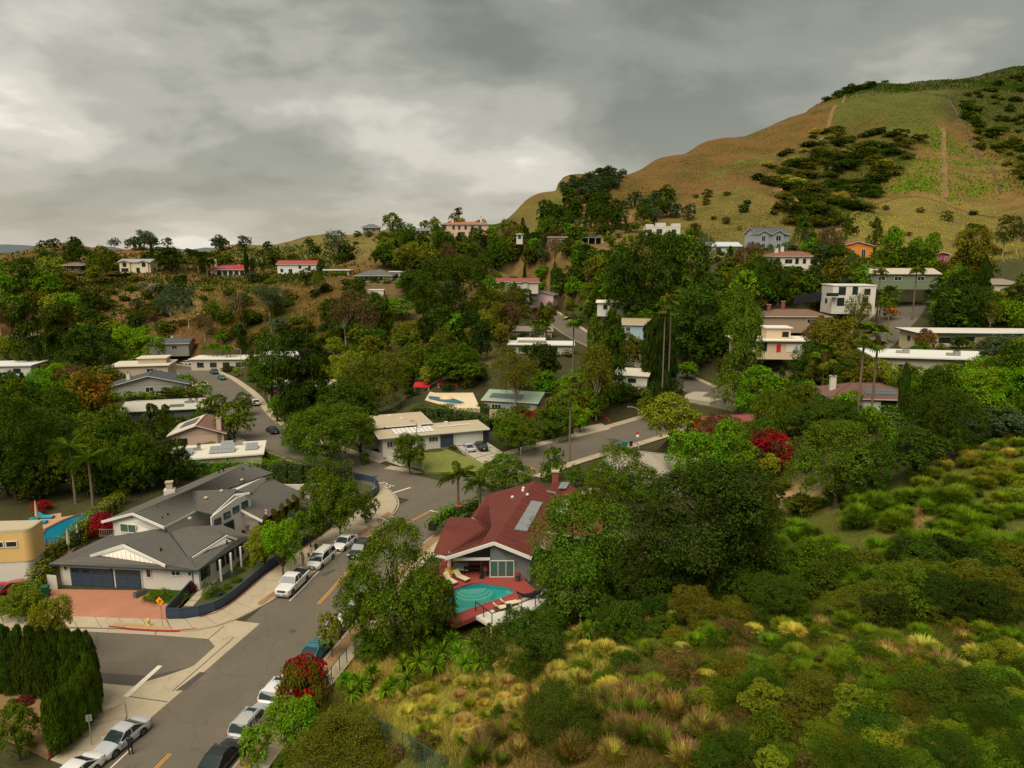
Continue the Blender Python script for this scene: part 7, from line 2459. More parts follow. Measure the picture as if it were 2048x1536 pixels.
def blades(name, n, r0, h, spread, width, seed, mat, tip=(0, 1), arch=1.0):
  """arched grass blades rising from a tuft"""
  g = np.random.default_rng(seed)
  a = g.uniform(0, 2 * np.pi, n)
  rr = r0 * np.sqrt(g.uniform(0, 1, n))
  d = np.stack([np.cos(a), np.sin(a), np.zeros(n)], 1)
  out = spread * g.uniform(.25, 1, n) ** .7
  hh = h * g.uniform(.65, 1.05, n)
  side = np.stack([-np.sin(a + g.normal(0, .5, n)), np.cos(a), np.zeros(n)], 1)
  pts = []
  for t in np.linspace(tip[0], tip[1], 4):
    z = hh * (t - .42 * arch * out / max(spread, 1e-6) * t * t * t * 1.3)
    pts.append(d * (rr + out * t ** 1.15)[:, None] + np.stack([np.zeros(n), np.zeros(n), z], 1))
  w = [.9, 1.0, .75, .10]
  V_, Q = [], []
  for i, p in enumerate(pts):
    V_ += [p - side * width * w[i] / 2, p + side * width * w[i] / 2]
  Vv = np.stack(V_, 1).reshape(-1, 3)
  idx = np.arange(n)[:, None] * 8
  for i in range(3):
    Q.append(np.concatenate([idx + 2 * i, idx + 2 * i + 1, idx + 2 * i + 3, idx + 2 * i + 2], 1))
  return raw_mesh(name, Vv, np.concatenate(Q), M[mat])

GRASS = [(blades('grass_blades', 900, .14, 1.0, .42, .018, 31 + k, 'leaf', arch=.95), None) for k in range(3)]
FOUNT = [(blades('grass_blades', 700, .13, .92, .44, .018, 41 + k, 'leaf', arch=.6), blades('grass_plumes', 240, .14, 1.05, .48, .016, 51 + k, 'leaf', (.62, 1.0), .35)) for k in range(3)]

def sword(name, n, ln, w, seed, droop=.25):
  g = np.random.default_rng(seed)
  el = np.arcsin(g.uniform(-.35, .98, n)); az = g.uniform(0, 2 * np.pi, n)
  d = np.stack([np.cos(az) * np.cos(el), np.sin(az) * np.cos(el), np.sin(el)], 1)
  s = np.stack([-np.sin(az), np.cos(az), np.zeros(n)], 1)
  l_ = ln * g.uniform(.8, 1.1, n)[:, None]
  m = d * l_ * .55
  e = d * l_; e[:, 2] -= droop * ln * (1 - np.abs(d[:, 2]))
  v = np.stack([-s * w * .6, s * w * .6, m + s * w / 2, e, m - s * w / 2], 1).reshape(-1, 3)
  b = np.arange(n)[:, None] * 5
  q = np.concatenate([np.concatenate([b, b + 1, b + 2, b + 4], 1), np.concatenate([b + 4, b + 2, b + 3, b + 3], 1)])
  me = bpy.data.meshes.new(name)
  me.from_pydata(v.tolist(), [], [tuple(r) if r[2] != r[3] else tuple(r[:3]) for r in q.tolist()])
  me.materials.append(M['leaf'])
  return me

YUCCA = [sword('yucca_leaves', 70, 1.0, .10, 61 + k) for k in range(3)]
AGAVE = sword('agave_leaves', 34, 1.0, .16, 71, .1)

def fan_crown(seed, n=30, r=1.0):
  g = np.random.default_rng(seed)
  V_, Fc = [], []
  for k in range(n):
    az = g.uniform(0, 2 * np.pi); el = g.uniform(-.9, 1.25)
    d = np.array([math.cos(az) * math.cos(el), math.sin(az) * math.cos(el), math.sin(el)])
    s = np.array([-math.sin(az), math.cos(az), 0]); u_ = np.cross(s, d)
    c = d * r * .5; c[2] -= .08 * (1 - d[2])
    b = len(V_); V_ += [d * .02 - s * .015, d * .02 + s * .015, c + s * .012, c - s * .012]; Fc.append((b, b + 1, b + 2, b + 3))
    for j in range(9):
      a = (j - 4) * .30
      e = d * math.cos(a) + s * math.sin(a)
      tip = c + e * r * .52 * g.uniform(.85, 1.1); tip[2] -= .16 * r * g.uniform(.6, 1.2)
      p = c + e * r * .26
      w_ = np.cross(e, u_) * .055
      b = len(V_); V_ += [c, p + w_, tip, p - w_]; Fc.append((b, b + 1, b + 2, b + 3))
  me = bpy.data.meshes.new('palm_crown')
  me.from_pydata([tuple(v) for v in V_], [], Fc)
  me.materials.append(M['leaf'])
  return me

FAN = [fan_crown(81 + k) for k in range(3)]
SKIRT = blades('palm_skirt', 160, .10, -.55, .22, .06, 91, 'leaf', arch=.0)

def frond_mesh(seed, ln=1.0, leaf=.30, n=34, droop=.75):
  """one feather frond along +x, arching down"""
  g = np.random.default_rng(seed)
  V_, Fc = [], []
  pt = lambda t: np.array([ln * t * (1 - .18 * t), 0, ln * (.42 * t - droop * t * t)])
  for i in range(8):
    a, b_ = pt(i / 8), pt((i + 1) / 8)
    b = len(V_); w = .016 * (1 - i / 9)
    V_ += [a + [0, -w, 0], a + [0, w, 0], b_ + [0, w, 0], b_ + [0, -w, 0]]; Fc.append((b, b + 1, b + 2, b + 3))
  for i in range(n):
    t = .14 + .86 * (i + .5) / n
    for s in (-1, 1):
      p = pt(t)
      l_ = leaf * math.sin(math.pi * min(1, .25 + t * .72)) * g.uniform(.8, 1.1)
      d = np.array([.55, s * .75, g.uniform(-.75, -.1)]); d /= np.linalg.norm(d)
      w = np.array([.030, 0, .012])
      b = len(V_); V_ += [p - w * .5, p + w * .5, p + d * l_ * .6 + w * .4 + [0, 0, .02], p + d * l_]; Fc.append((b, b + 1, b + 2, b + 3))
  me = bpy.data.meshes.new('palm_frond')
  me.from_pydata([tuple(v) for v in V_], [], Fc)
  me.materials.append(M['leaf'])
  return me

FROND = [frond_mesh(95 + k, droop=d) for k, d in enumerate((.55, .85, 1.1))]
POLE = MB().tube([(0, 0, -.02), (.01, 0, .25), (-.01, .01, .6), (0, 0, 1)], [1.25, 1.0, .9, .8], 8).mesh('palm_trunk', M['bark_palm'], smooth=True)

# ------------------------------------------------------------------ planting
CC = dict(d=(.046, .077, .007), g=(.078, .123, .008), b=(.114, .231, .008), o=(.119, .118, .011), y=(.168, .198, .013), e=(.066, .098, .038), r=(.36, .14, .018), R=(.270, .010, .016),
     n=(.115, .075, .026), k=(.028, .049, .006), t=(.42, .31, .075), p=(.200, .115, .045), L=(.120, .198, .009), w=(.240, .230, .140), B=(.060, .100, .080), G=(.42, .37, .055), m=(.100, .018, .015))
CNAME = dict(d='dark green', g='green', b='bright green', o='olive', y='yellow-green', e='grey-green', r='orange-leaved', R='red', n='brownish', k='blackish green', t='straw-coloured', p='pinkish', L='grass-green', w='pale', B='blue-grey', G='golden', m='maroon')
PLANTS = []      # (object, base name for the label, place, group, x)
WORD = dict(round='round tree', spread='spreading tree', loose='airy tree', pine='pine', pine_tall='tall pine', cone='conifer', column='slim cypress', gum='eucalyptus', willow='weeping tree', bush='bush', mound='shrub', scrub='scrubby bush',
      fan='fan palm', queen='feather palm', date='date palm', yucca='yucca', agave='agave', grass='weeping grass clump', fount='plumed grass clump')
CATW = dict(column='tree', pine='tree', pine_tall='tree', cone='tree', gum='tree', fan='palm', queen='palm', date='palm', bush='bush', mound='bush', scrub='bush', grass='grass clump', fount='grass clump', yucca='plant', agave='plant')
NAMEW = dict(round='broadleaf_tree', spread='spreading_tree', loose='airy_tree', pine='pine_tree', pine_tall='tall_pine_tree', cone='conifer_tree', column='cypress_tree', gum='eucalyptus_tree', willow='weeping_tree', bush='garden_bush', mound='shrub',
       scrub='scrub_bush', fan='fan_palm', queen='feather_palm', date='date_palm', yucca='yucca_plant', agave='agave_plant', grass='grass_clump', fount='fountain_grass_clump')

def jitter_col(c, a=.16):
  k = rnd.uniform(1 - a, 1 + a)
  return (c[0] * k * rnd.uniform(.88, 1.14), c[1] * k, c[2] * k * rnd.uniform(.85, 1.15), 1)

def plant(kind, p, w, h, col, label=None, place=None, group=None, lod=None, extra=None, px_w=None, nm=None):
  """place one plant: p foot, w crown width and h height in metres"""
  col4 = jitter_col(CC[col])
  px_w = px_w or w * F / max(1, p.y)
  li = lod if lod is not None else (0 if px_w > 78 else 1 if px_w > 34 else 2)
  if li == 0 and px_w > 130 and 3 in PROTO.get(kind, {}): li = 3
  rz = rnd.uniform(0, 6.28)
  nm = nm or NAMEW[kind]
  k = rnd.randrange(3)
  if kind in PROTO:
    cm, tm = PROTO[kind][li][rnd.randrange(len(PROTO[kind][li]))]
    sc_ = (w, w * rnd.uniform(.9, 1.1), h)
    if tm is None and not extra:
      o = link(nm, cm, None, p, (0, 0, rz), sc_); o.color = col4
    else:
      o = empty(nm, p, rz); o.scale = sc_
      c = link('crown', cm, o); c.color = col4
      if tm is not None: link('trunk', tm, o)
      if extra:
        e = link('blossom', extra[0], o); e.color = (*CC[extra[1]], 1)
  elif kind in ('grass', 'fount'):
    a, b = (GRASS if kind == 'grass' else FOUNT)[k]
    o = link(nm, a, None, p, (0, 0, rz), (w, w, h)); o.color = col4
    if b is not None:
      pl = link('plumes', b, o); pl.color = jitter_col(CC['p'])
  elif kind == 'yucca' or kind == 'agave':
    o = empty(nm, p, rz)
    s = w / 2
    c = link('leaves', YUCCA[k] if kind == 'yucca' else AGAVE, o, (0, 0, h * .55 if kind == 'yucca' else .1), None, (s, s, s)); c.color = col4
    if kind == 'yucca': link('trunk', POLE, o, None, None, (.11, .11, h * .55))
  elif kind == 'fan':
    o = empty(nm, p, rz)
    s = w / 2
    link('trunk', POLE, o, None, None, (.20, .20, h - s * .8))
    c = link('crown', FAN[k], o, (0, 0, h - s * .75), None, (s, s, s)); c.color = col4
    q = link('dead_fronds', SKIRT, o, (0, 0, h - s * .72), None, (s, s, s * 1.1)); q.color = (.10, .065, .03, 1)
  else:
    o = empty(nm, p, rz)
    s = w / 2
    link('trunk', POLE, o, None, None, (.22 if kind == 'queen' else .38, .22 if kind == 'queen' else .38, h - s * .5))
    for i in range(15 if kind == 'queen' else 22):
      c = link('frond', FROND[(i // 6) % 3 if kind == 'queen' else i % 2], o, (0, 0, h - s * .5), (0, rnd.uniform(-.45, .10) * (1 if i > 5 else 2.0), i * 2.399), (s, s, s)); c.color = col4
  o['category'] = CATW.get(kind, 'tree')
  if label:
    o['label'] = label
    if group: o['group'] = group
  else:
    size = ''
    hp = h * F / max(1, p.y)
    if kind in ('round', 'spread', 'pine', 'gum', 'loose', 'willow', 'bush', 'mound', 'scrub'):
      size = 'big ' if px_w > 110 else 'small ' if px_w < 34 else ''
    elif kind in ('fan', 'queen'):
      size = 'tall ' if hp > 110 else 'short ' if hp < 60 else ''
    PLANTS.append((o, size + CNAME[col] + ' ' + WORD[kind], place, group or WORD[kind] + 's', p))
  return o

def flower_mesh(name, seed, n, size, mat='leaf', zlo=.35):
  g = np.random.default_rng(seed)
  lob = sphere_lobes(g, 18, (0, 0, .56), (.38, .38, .36), (.10, .15), -.4)
  C = np.concatenate([np.array(c) + unit(g.normal(size=(n // 18, 3)) + [0, 0, .4]) * r * 1.05 for c, r in lob])
  C = C[C[:, 2] > zlo * .5]
  s = size * g.uniform(.6, 1.3, len(C))
  return leaf_mesh(name, C, unit(g.normal(size=C.shape) + [0, 0, .6]), s, s * .8, M[mat], g)

RED_FL = flower_mesh('red_blossom', 3, 2600, .048, 'leaf_red')
RED_SPARSE = flower_mesh('red_blossom', 4, 900, .05, 'leaf_red')
WHITE_FL = flower_mesh('white_blossom', 5, 330, .030)
ORANGE_FL = flower_mesh('orange_leaves', 6, 1500, .05)
BLOSSOM = dict(red=(RED_FL, 'R'), spots=(RED_SPARSE, 'R'), white=(WHITE_FL, 'w'), rust=(ORANGE_FL, 'r'))

# kind, pixel of the foot (u, v), crown width and height in photo pixels, colour, blossom, label
TREES = '''
bush 46 1238 84 76 y - clipped rounded bright hedge bush at the end of the driveway hedge
loose 112 1325 88 128 y - airy light green tree rising behind the clipped conifers
round 40 1522 86 104 g - dark leafy tree at the lower picture corner
bush 50 1424 44 34 m - purple flowering bush in the corner yard
mound 30 1420 44 28 g - low green shrub by the purple flowers
willow 612 1446 122 128 o red weeping bottlebrush tree covered in red flowers at the kerb
loose 590 1530 112 136 b white pale green tree dotted with white flowers at the kerb
bush 512 1530 78 86 b white low bush dotted with white flowers beside the black car
loose 664 1318 58 88 y - small young street tree in front of the white coupe
round 790 1318 190 240 g - big dense roadside tree between the street and the turquoise pool
round 735 1300 110 150 g - leafy tree at the kerb side of the big roadside tree
spread 862 1290 116 150 g - leafy tree leaning over the far end of the turquoise pool
bush 745 1316 90 64 g - leafy underbrush left of the big roadside tree trunk
bush 830 1312 104 76 d - leafy underbrush right of the big roadside tree trunk
bush 1062 1336 196 128 d - wide dark rounded bush below the white deck
bush 975 1330 74 84 d - dark bush at the corner of the white deck
bush 885 1268 70 50 g - thin shrub beside the red coping
pine 1150 1238 214 222 g - big pine standing over the white deck
pine 1420 1196 276 250 k - huge dark pine in the middle of the slope
round 1272 1240 120 150 k - nearly black tree between the two big pines
round 1330 1226 120 130 k - dark tree in front of the huge pine
pine 1500 1150 120 160 d - dark pine leaning from the huge pine towards the tall grass
round 1242 1040 146 140 g - dense rounded tree behind the red roof
round 1178 1062 90 80 g - rounded tree at the chimney of the red roof
loose 1186 1042 60 60 o - thin bush against the small white awning
round 1385 990 116 130 b - left half of the pair of vivid green trees
round 1452 982 116 128 b - right half of the pair of vivid green trees
willow 1536 945 112 84 n red dark weeping bottlebrush with deep red blossom
willow 1440 888 120 56 n spots red-flowering bush in front of the maroon roof
willow 1546 892 120 112 g - weeping pepper tree before the maroon roof
spread 1670 1016 172 156 g - wide dark tree at the edge of the tall grass
round 1738 1000 80 110 d - dark round tree beside the wide dark tree
bush 1600 1034 70 54 o - olive bush at the grey chain-link fence
bush 1545 1010 60 44 k - two-humped clipped dark bush in the bare yard
spread 1832 956 130 90 d - spreading dark shrub above the tall grass
spread 1895 926 140 150 d - dark tree with a few red flowers on the slope
round 1345 890 122 96 y - yellow-green round tree by the lamp post and the bins
round 1290 842 40 60 y - leafy shrub under the tall cypresses
bush 1106 962 58 76 g - tall clipped bush at the kerb by the fan palm
bush 1152 976 46 52 g - low clipped bush right of the tall clipped bush
round 1010 990 114 72 g - wide leafy bush behind the feather palms
queen 917 1042 96 112 g - tall feather palm at the junction beside the stop sign
queen 960 1050 86 100 g - second feather palm half behind the red roof
fan 1139 924 60 170 g - fan palm on the kerb of the right-hand street
fan 1145 800 56 190 g - tall fan palm behind the green-roofed house
fan 1322 842 50 240 g - left of the two tall fan palms at the cypresses
fan 1334 830 50 250 g - right of the two tall fan palms at the cypresses
fan 1642 812 66 130 g - fan palm among the bushes of the right slope
fan 1712 862 60 215 g - left of the two tall fan palms before the brown roof
fan 1741 842 64 190 g - right of the two tall fan palms before the brown roof
fan 1700 640 40 116 g - fan palm left of the white modern house front
fan 1752 646 40 126 g - fan palm before the white modern house
fan 1772 690 50 120 g - fan palm above the hillside street
fan 1824 640 44 128 g - fan palm before the tan gable roof
fan 1893 668 50 94 g - fan palm below the beige garage
fan 1757 650 40 70 g - short fan palm beside the white modern house
fan 900 642 34 50 g - lone short fan palm on the wooded mid slope
fan 1182 640 36 60 g - fan palm left of the low white house
fan 914 462 16 46 k - left of the twin skyline palms above the pink villa
fan 919 462 18 48 k - right of the twin skyline palms above the pink villa
date 398 548 62 56 d - big date palm on the left ridge
date 415 552 44 40 d - smaller date palm on the left ridge
column 1302 770 44 126 k - leftmost of the tall dark cypresses by the low white wall
column 1317 776 40 136 k - second of the tall dark cypresses by the low white wall
column 1331 772 42 130 k - rightmost of the tall dark cypresses by the low white wall
column 1303 838 28 64 k - left slim cypress at the kerb of the right-hand street
column 1316 842 28 68 k - middle slim cypress at the kerb of the right-hand street
column 1328 838 26 88 k - right slim cypress at the kerb of the right-hand street
column 1049 588 9 56 k - single thin cypress before the rust red roof
column 305 528 8 44 k - thin cypress beside the cream two storey house
column 494 552 10 52 k - left thin cypress at the bright red ridge roof
column 506 552 9 34 k - right thin cypress at the bright red ridge roof
column 1958 636 30 110 k - dark slender cypress pair on the right hillside
column 1108 592 15 62 d - clipped cypress above the hill street
cone 1692 478 20 50 d - lone conifer on the grassy spur
cone 1605 505 48 84 d - dense conifer right of the blue grey house
cone 1748 520 44 84 d - blue-green conifer right of the orange house
round 1782 540 40 86 b - vivid green poplar behind the orange house
round 1830 545 36 70 b - left vivid green tree before the dry slope
round 1860 545 38 78 b - right vivid green tree before the dry slope
pine 1935 570 84 110 o - olive pine on the right hillside
round 1912 600 60 66 b - light green tree near the beige garage
gum 2005 512 40 60 k - left dark eucalyptus on the dry right slope
gum 2032 508 40 74 k - right dark eucalyptus on the dry right slope
pine_tall 1222 815 60 184 d - tall slim conifer by the curved red handrail
pine_tall 1190 815 52 170 g - taller slim tree behind the curved red handrail
gum 1192 840 90 150 o - pale trunked tree beside the garden stair
pine_tall 1474 836 92 232 g - tall pine at the corner of the right-hand street
pine 1395 740 120 160 d - dark pine before the peach house
pine 1365 690 80 110 d - dark round-topped pine above the hill bank
round 1478 700 90 120 g - leafy dense tree beside the peach house
pine 1250 650 84 150 d - leftmost dark pine of the central grove
pine 1296 640 88 162 d - second dark pine of the central grove
pine 1342 650 84 172 d - third dark pine of the central grove
pine 1386 640 76 150 d - rightmost dark pine of the central grove
cone 1316 660 44 90 d - upright cedar before the central grove
cone 1372 665 40 84 d - upright cedar right of the central grove
gum 1030 830 104 128 o - bare-branched pale tree before the green roof
spread 898 660 150 152 d - massive dark evergreen on the mid slope
pine 836 602 90 60 d - umbrella-shaped pine above the white terrace wall
gum 692 694 64 110 n - left brownish eucalyptus on the mid slope
gum 735 690 70 100 n - right brownish eucalyptus on the mid slope
gum 480 670 30 80 n - leaning dead-looking tree on the dry left slope
gum 345 660 60 90 e - pale stemmed eucalyptus on the dry left slope
gum 378 655 56 84 e - second pale stemmed eucalyptus on the dry left slope
gum 540 640 80 70 e - spreading grey-green tree on the left slope
round 278 742 100 90 b - large bright green tree before the far grey roof
round 232 700 50 60 y - light green tree left of the large bright tree
pine_tall 62 742 64 140 d - left dark pine of the far-left clump
pine_tall 124 740 84 130 d - middle dark pine of the far-left clump
pine_tall 110 690 40 60 d - pine behind the far-left clump
round 100 690 36 40 y - light yellow-green tree in the far-left clump
round 178 770 130 110 d - broad dark tree behind the orange-leaved tree
loose 182 868 112 124 o rust orange-leaved autumn-coloured tree in the garden
round 180 925 120 80 g - green tree below the orange-leaved tree
queen 152 1006 104 134 g - left feather palm by the kidney pool
queen 187 1012 96 116 g - right feather palm by the kidney pool
round 34 1000 160 190 d - large dark tree behind the yellow house
round 100 960 150 150 d - second large dark tree behind the yellow house
round 10 900 130 140 g - leafy tree at the left picture border
round 240 970 110 120 d - dark tree beside the feather palms
round 285 985 80 120 g - leafy tree behind the chimney
pine 345 975 70 90 k - dark reddish tree behind the grey shingle roof
cone 310 890 70 80 d - dark pointed trees by the pink walled house
cone 335 870 50 60 d - dark conifer left of the pink walled house
round 470 880 76 70 g - round street tree hiding the valley street
round 428 845 60 56 g - upper round street tree on the valley street
round 490 832 44 44 g - leafy street tree beside the valley street white car
round 372 788 48 40 b - leafy tree beside the charcoal gabled house
round 405 800 40 34 b - small leafy street tree by the charcoal gabled house
pine 545 808 90 132 d - twin-stemmed pine before the white modern house
pine_tall 612 862 130 190 k - tall nearly black pine by the valley street
cone 485 710 26 60 k - dense upright cypress at the valley bend
round 748 834 140 130 o - large olive tree above the white flat-roofed house
round 710 800 80 90 y - yellowing tree left of the large olive tree
round 660 935 180 120 g - broad leafy tree at the head of the valley street
loose 720 915 80 90 g - leafy tree right of the broad leafy tree
round 600 905 84 60 g - leafy tree before the valley street kerb
round 556 845 40 50 b - street tree on the valley kerb
round 545 800 30 36 g - small street tree at the valley kerb
loose 820 948 80 80 g - small street tree before the white flat-roofed house
loose 567 1156 92 118 b - street tree behind the white pickup truck
loose 622 1098 76 86 g - street tree over the people at the minivan
loose 682 1082 96 124 g - street tree behind the white sedan
round 732 1050 54 62 g - last street tree before the corner
round 640 1030 80 90 g - leafy tree inside the navy fence
loose 530 1140 84 84 y - yellow-green garden tree at the entrance
bush 505 1105 40 34 d - grey-green garden bush by the entrance paving
bush 590 1060 44 44 B - blue-green bush among the clipped columns
scrub 422 1196 46 48 e - silvery garden bush by the navy fence
bush 387 1186 14 24 m - maroon ball bush at the fence end
mound 210 1072 60 60 R - glowing red bougainvillea beside the grey shingle roof
bush 505 1068 40 34 R - red clipped bush at the foot of the flagpole
mound 320 1200 62 24 g - left part of the low clipped hedge under the side windows
mound 358 1202 50 22 g - right part of the low clipped hedge under the side windows
mound 84 1022 40 26 R - red flowers by the blue loungers
round 60 1000 60 50 y - yellow-green shrub behind the blue loungers
bush 82 1110 26 24 d - round clipped bush at the yellow house corner
bush 730 930 26 30 g - clipped bush by the fire hydrant and white wall
mound 905 898 16 12 o - small round bush by the navy double door
round 1040 905 100 70 g - street tree right of the concrete driveway
round 1010 870 60 50 g - leafy shrub behind the street tree
round 1105 880 90 70 g - dark leafy tree at the pavement bend
loose 1160 868 50 56 b - bent garden tree at the pale driveway
pine 1085 770 70 80 k - dark feathery tree below the white stepped roofs
mound 1252 800 70 36 d - left block of the clipped hedge before the white house
mound 1310 792 70 36 d - right block of the clipped hedge before the white house
bush 1350 786 40 36 e - grey-green ball bush at the corner bank
loose 1372 760 56 36 b - flat-topped bright tree on the corner bank
scrub 1280 800 40 26 B - blue agave patch on the corner bank
scrub 1300 806 36 24 B - second blue agave patch on the corner bank
round 1985 790 90 60 d - dark round tree below the white flat roof
spread 2000 745 110 70 e - grey-green candelabra tree at the picture border
round 1850 705 46 44 n rust rust-leaved tree before the cream house
round 1780 640 30 30 r - orange flowering shrub by the hillside street
gum 1710 680 60 90 o - pale pinkish barked tree before the white modern house
loose 1660 760 100 130 o - olive feathery tree on the right slope
round 1640 720 70 80 n - brownish tree on the right slope
round 1690 850 70 70 b - light green bamboo-like tree left of the brown roof
round 1735 870 50 56 b - small vivid tree below the brown roof
round 1870 880 120 130 d - dark tree right of the brown roof
column 1802 850 22 110 k - dark columnar tree right of the brown roof
column 1845 850 20 100 k - second dark columnar tree right of the brown roof
spread 1990 880 120 60 e - silvery ground-hugging shrub on the right slope
spread 1930 860 90 60 e - grey-green shrub below the timber retaining wall
scrub 1470 1290 96 60 n - bare grey-brown twiggy bush on the near slope
scrub 1350 1370 110 90 n - rust-brown bush on the near slope
mound 1130 1480 180 130 d - large fine-leaved dark shrub on the near slope
mound 690 1520 200 110 o - broad olive brown shrub behind the green chain-link fence
round 340 545 60 54 k - large dark oak beside the cream two storey house
round 145 528 40 40 d - dark oak above the timber pavilion
round 108 500 28 24 d - dark skyline oak on the left ridge
gum 230 502 26 26 e - grey skyline eucalyptus on the left ridge
gum 262 502 30 24 e - second grey skyline eucalyptus on the left ridge
round 152 494 28 16 e - pale skyline bush on the left ridge
scrub 107 556 34 26 w - whitish flowering bush below the timber pavilion
scrub 300 590 60 34 w - large whitish flowering bush on the dry slope
round 548 530 44 28 d - dark tree behind the red ridge roofs
round 618 492 20 16 d - dark skyline bush on the middle ridge
gum 672 520 60 60 e - feathery eucalyptus before the tan cliff
round 640 560 14 40 d - dark upright shrub at the red-roofed white house
'''
for ln in TREES.strip().splitlines():
  f = ln.split(None, 7)
  u, v, wpx, hpx = (float(x) for x in f[1:5])
  lab = f[7]
  p = hit(u, v)
  if p is None: continue
  s = F / px(p)[2]
  dep = 1.0 + .25 * max(0, (CAMH - p.z) / max(p.y, 1))      # seen from above, heights look shorter
  plant(f[0], p, wpx / s, hpx / s * dep * .96, f[5], lab, extra=BLOSSOM.get(f[6]), px_w=wpx)

# clipped conifers at the corner: two rows of upright dark bushes
k = 0
for (u, v) in ((2, 1382), (26, 1384), (50, 1386), (74, 1389), (98, 1391), (122, 1393), (146, 1395), (168, 1397), (187, 1402)):
  p = on_z(u, v, .6); s = F / px(p)[2]
  plant('column', p, 40 / s, 128 / s * 1.1, 'd', None, 'in the back row at the corner', 'clipped conifers at the corner', 0)
for (u, v, w, h) in ((188, 1424, 32, 112), (176, 1446, 32, 112), (160, 1466, 32, 108), (140, 1482, 34, 108), (116, 1500, 44, 116)):
  p = on_z(u, v, .6); s = F / px(p)[2]
  plant('column', p, w / s, h / s * 1.1, 'g', None, 'in the front row at the corner', 'clipped conifers at the corner', 0)
# clipped green columns along the entrance wing
for (u, v) in ((540, 1078), (556, 1066), (570, 1056), (584, 1046), (596, 1037)):
  p = V(u, v, 0) + Vector((-.6, .4, 0)); s = F / px(p)[2]
  plant('column', p, 20 / s, 46 / s, 'o', None, 'under the corner house eaves', 'clipped columns along the corner house', 0)
for (u, v) in ((436, 1152), (458, 1135), (478, 1120), (492, 1108)):
  p = V(u, v, 0) + Vector((-.5, .3, 0)); s = F / px(p)[2]
  plant('column', p, 22 / s, 44 / s, 'k', None, 'between the corner house posts', 'clipped columns along the corner house', 0)
# garden bed inside the navy fence
for (kind, c, n, w, h, desc) in (('mound', 'y', 9, 1.3, .6, 'along the stepping stones'), ('mound', 'g', 16, 1.7, .8, 'inside the long navy fence'), ('bush', 'R', 4, 1.0, 1.0, 'along the porch'), ('scrub', 'B', 6, 1.4, .8, 'inside the long navy fence')):
  for i in range(n):
    s = (i + rnd.uniform(.2, .8)) / n
    off = {'along the stepping stones': 1.3, 'along the porch': -1.6}.get(desc, rnd.uniform(1.9, 3.4))
    k = min(int(s * (len(Pp) - 1)), len(Pp) - 2)
    d = (Pp[k + 1] - Pp[k]).normalized()
    q = Pp[k].lerp(Pp[k + 1], s * (len(Pp) - 1) - k) + Vector((d.y, -d.x, 0)) * off
    plant(kind, q, w * rnd.uniform(.8, 1.3), h * rnd.uniform(.8, 1.3), c, None, desc, 'low garden plants of the corner house', 0)
# yuccas on the near slope
for (u, v) in ((690, 1378), (722, 1392), (703, 1408), (786, 1392), (806, 1352), (838, 1352), (772, 1402), (815, 1384), (884, 1326), (916, 1334), (950, 1316), (960, 1346), (870, 1350), (1212, 1252), (1190, 1262), (905, 1306), (930, 1352), (1170, 1290), (745, 1372), (858, 1328)):
  p = hit(u, v); s = F / px(p)[2]
  plant('yucca', p, rnd.uniform(46, 62) / s, rnd.uniform(40, 58) / s, rnd.choice('LbL'), None, 'on the bank below the turquoise pool', 'yuccas on the near slope')
for (u, v) in ((1615, 842), (1604, 850), (1705, 858), (1690, 868)):
  p = hit(u, v); s = F / px(p)[2]
  plant('agave', p, rnd.uniform(26, 34) / s, 1, 'B', None, 'below the brown hip roof', 'agaves on the right slope')
# slim palms at the valley bend and beside the stepped white roof
for (u, v, h) in ((417, 733, 46), (428, 736, 50), (436, 735, 48), (446, 732, 66), (455, 736, 46), (462, 734, 44)):
  p = hit(u, v); s = F / px(p)[2]
  plant('queen', p, 30 / s, h / s, 'b', None, 'at the road end', 'slim palms at the valley bend')
for (u, v, h) in ((1070, 690, 50), (1078, 693, 54), (1085, 694, 52), (1092, 694, 56)):
  p = hit(u, v); s = F / px(p)[2]
  plant('fan', p, 28 / s, h / s, 'g', None, 'beside the stepped white roofs', 'slim palms in the middle')
for (u, v, h) in ((205, 670, 48), (213, 690, 60), (222, 690, 58), (232, 668, 52), (246, 655, 46)):
  p = hit(u, v); s = F / px(p)[2]
  plant('fan', p, 24 / s, h / s, 'g', None, 'behind the bright green tree', 'ivy-clad palms on the left')

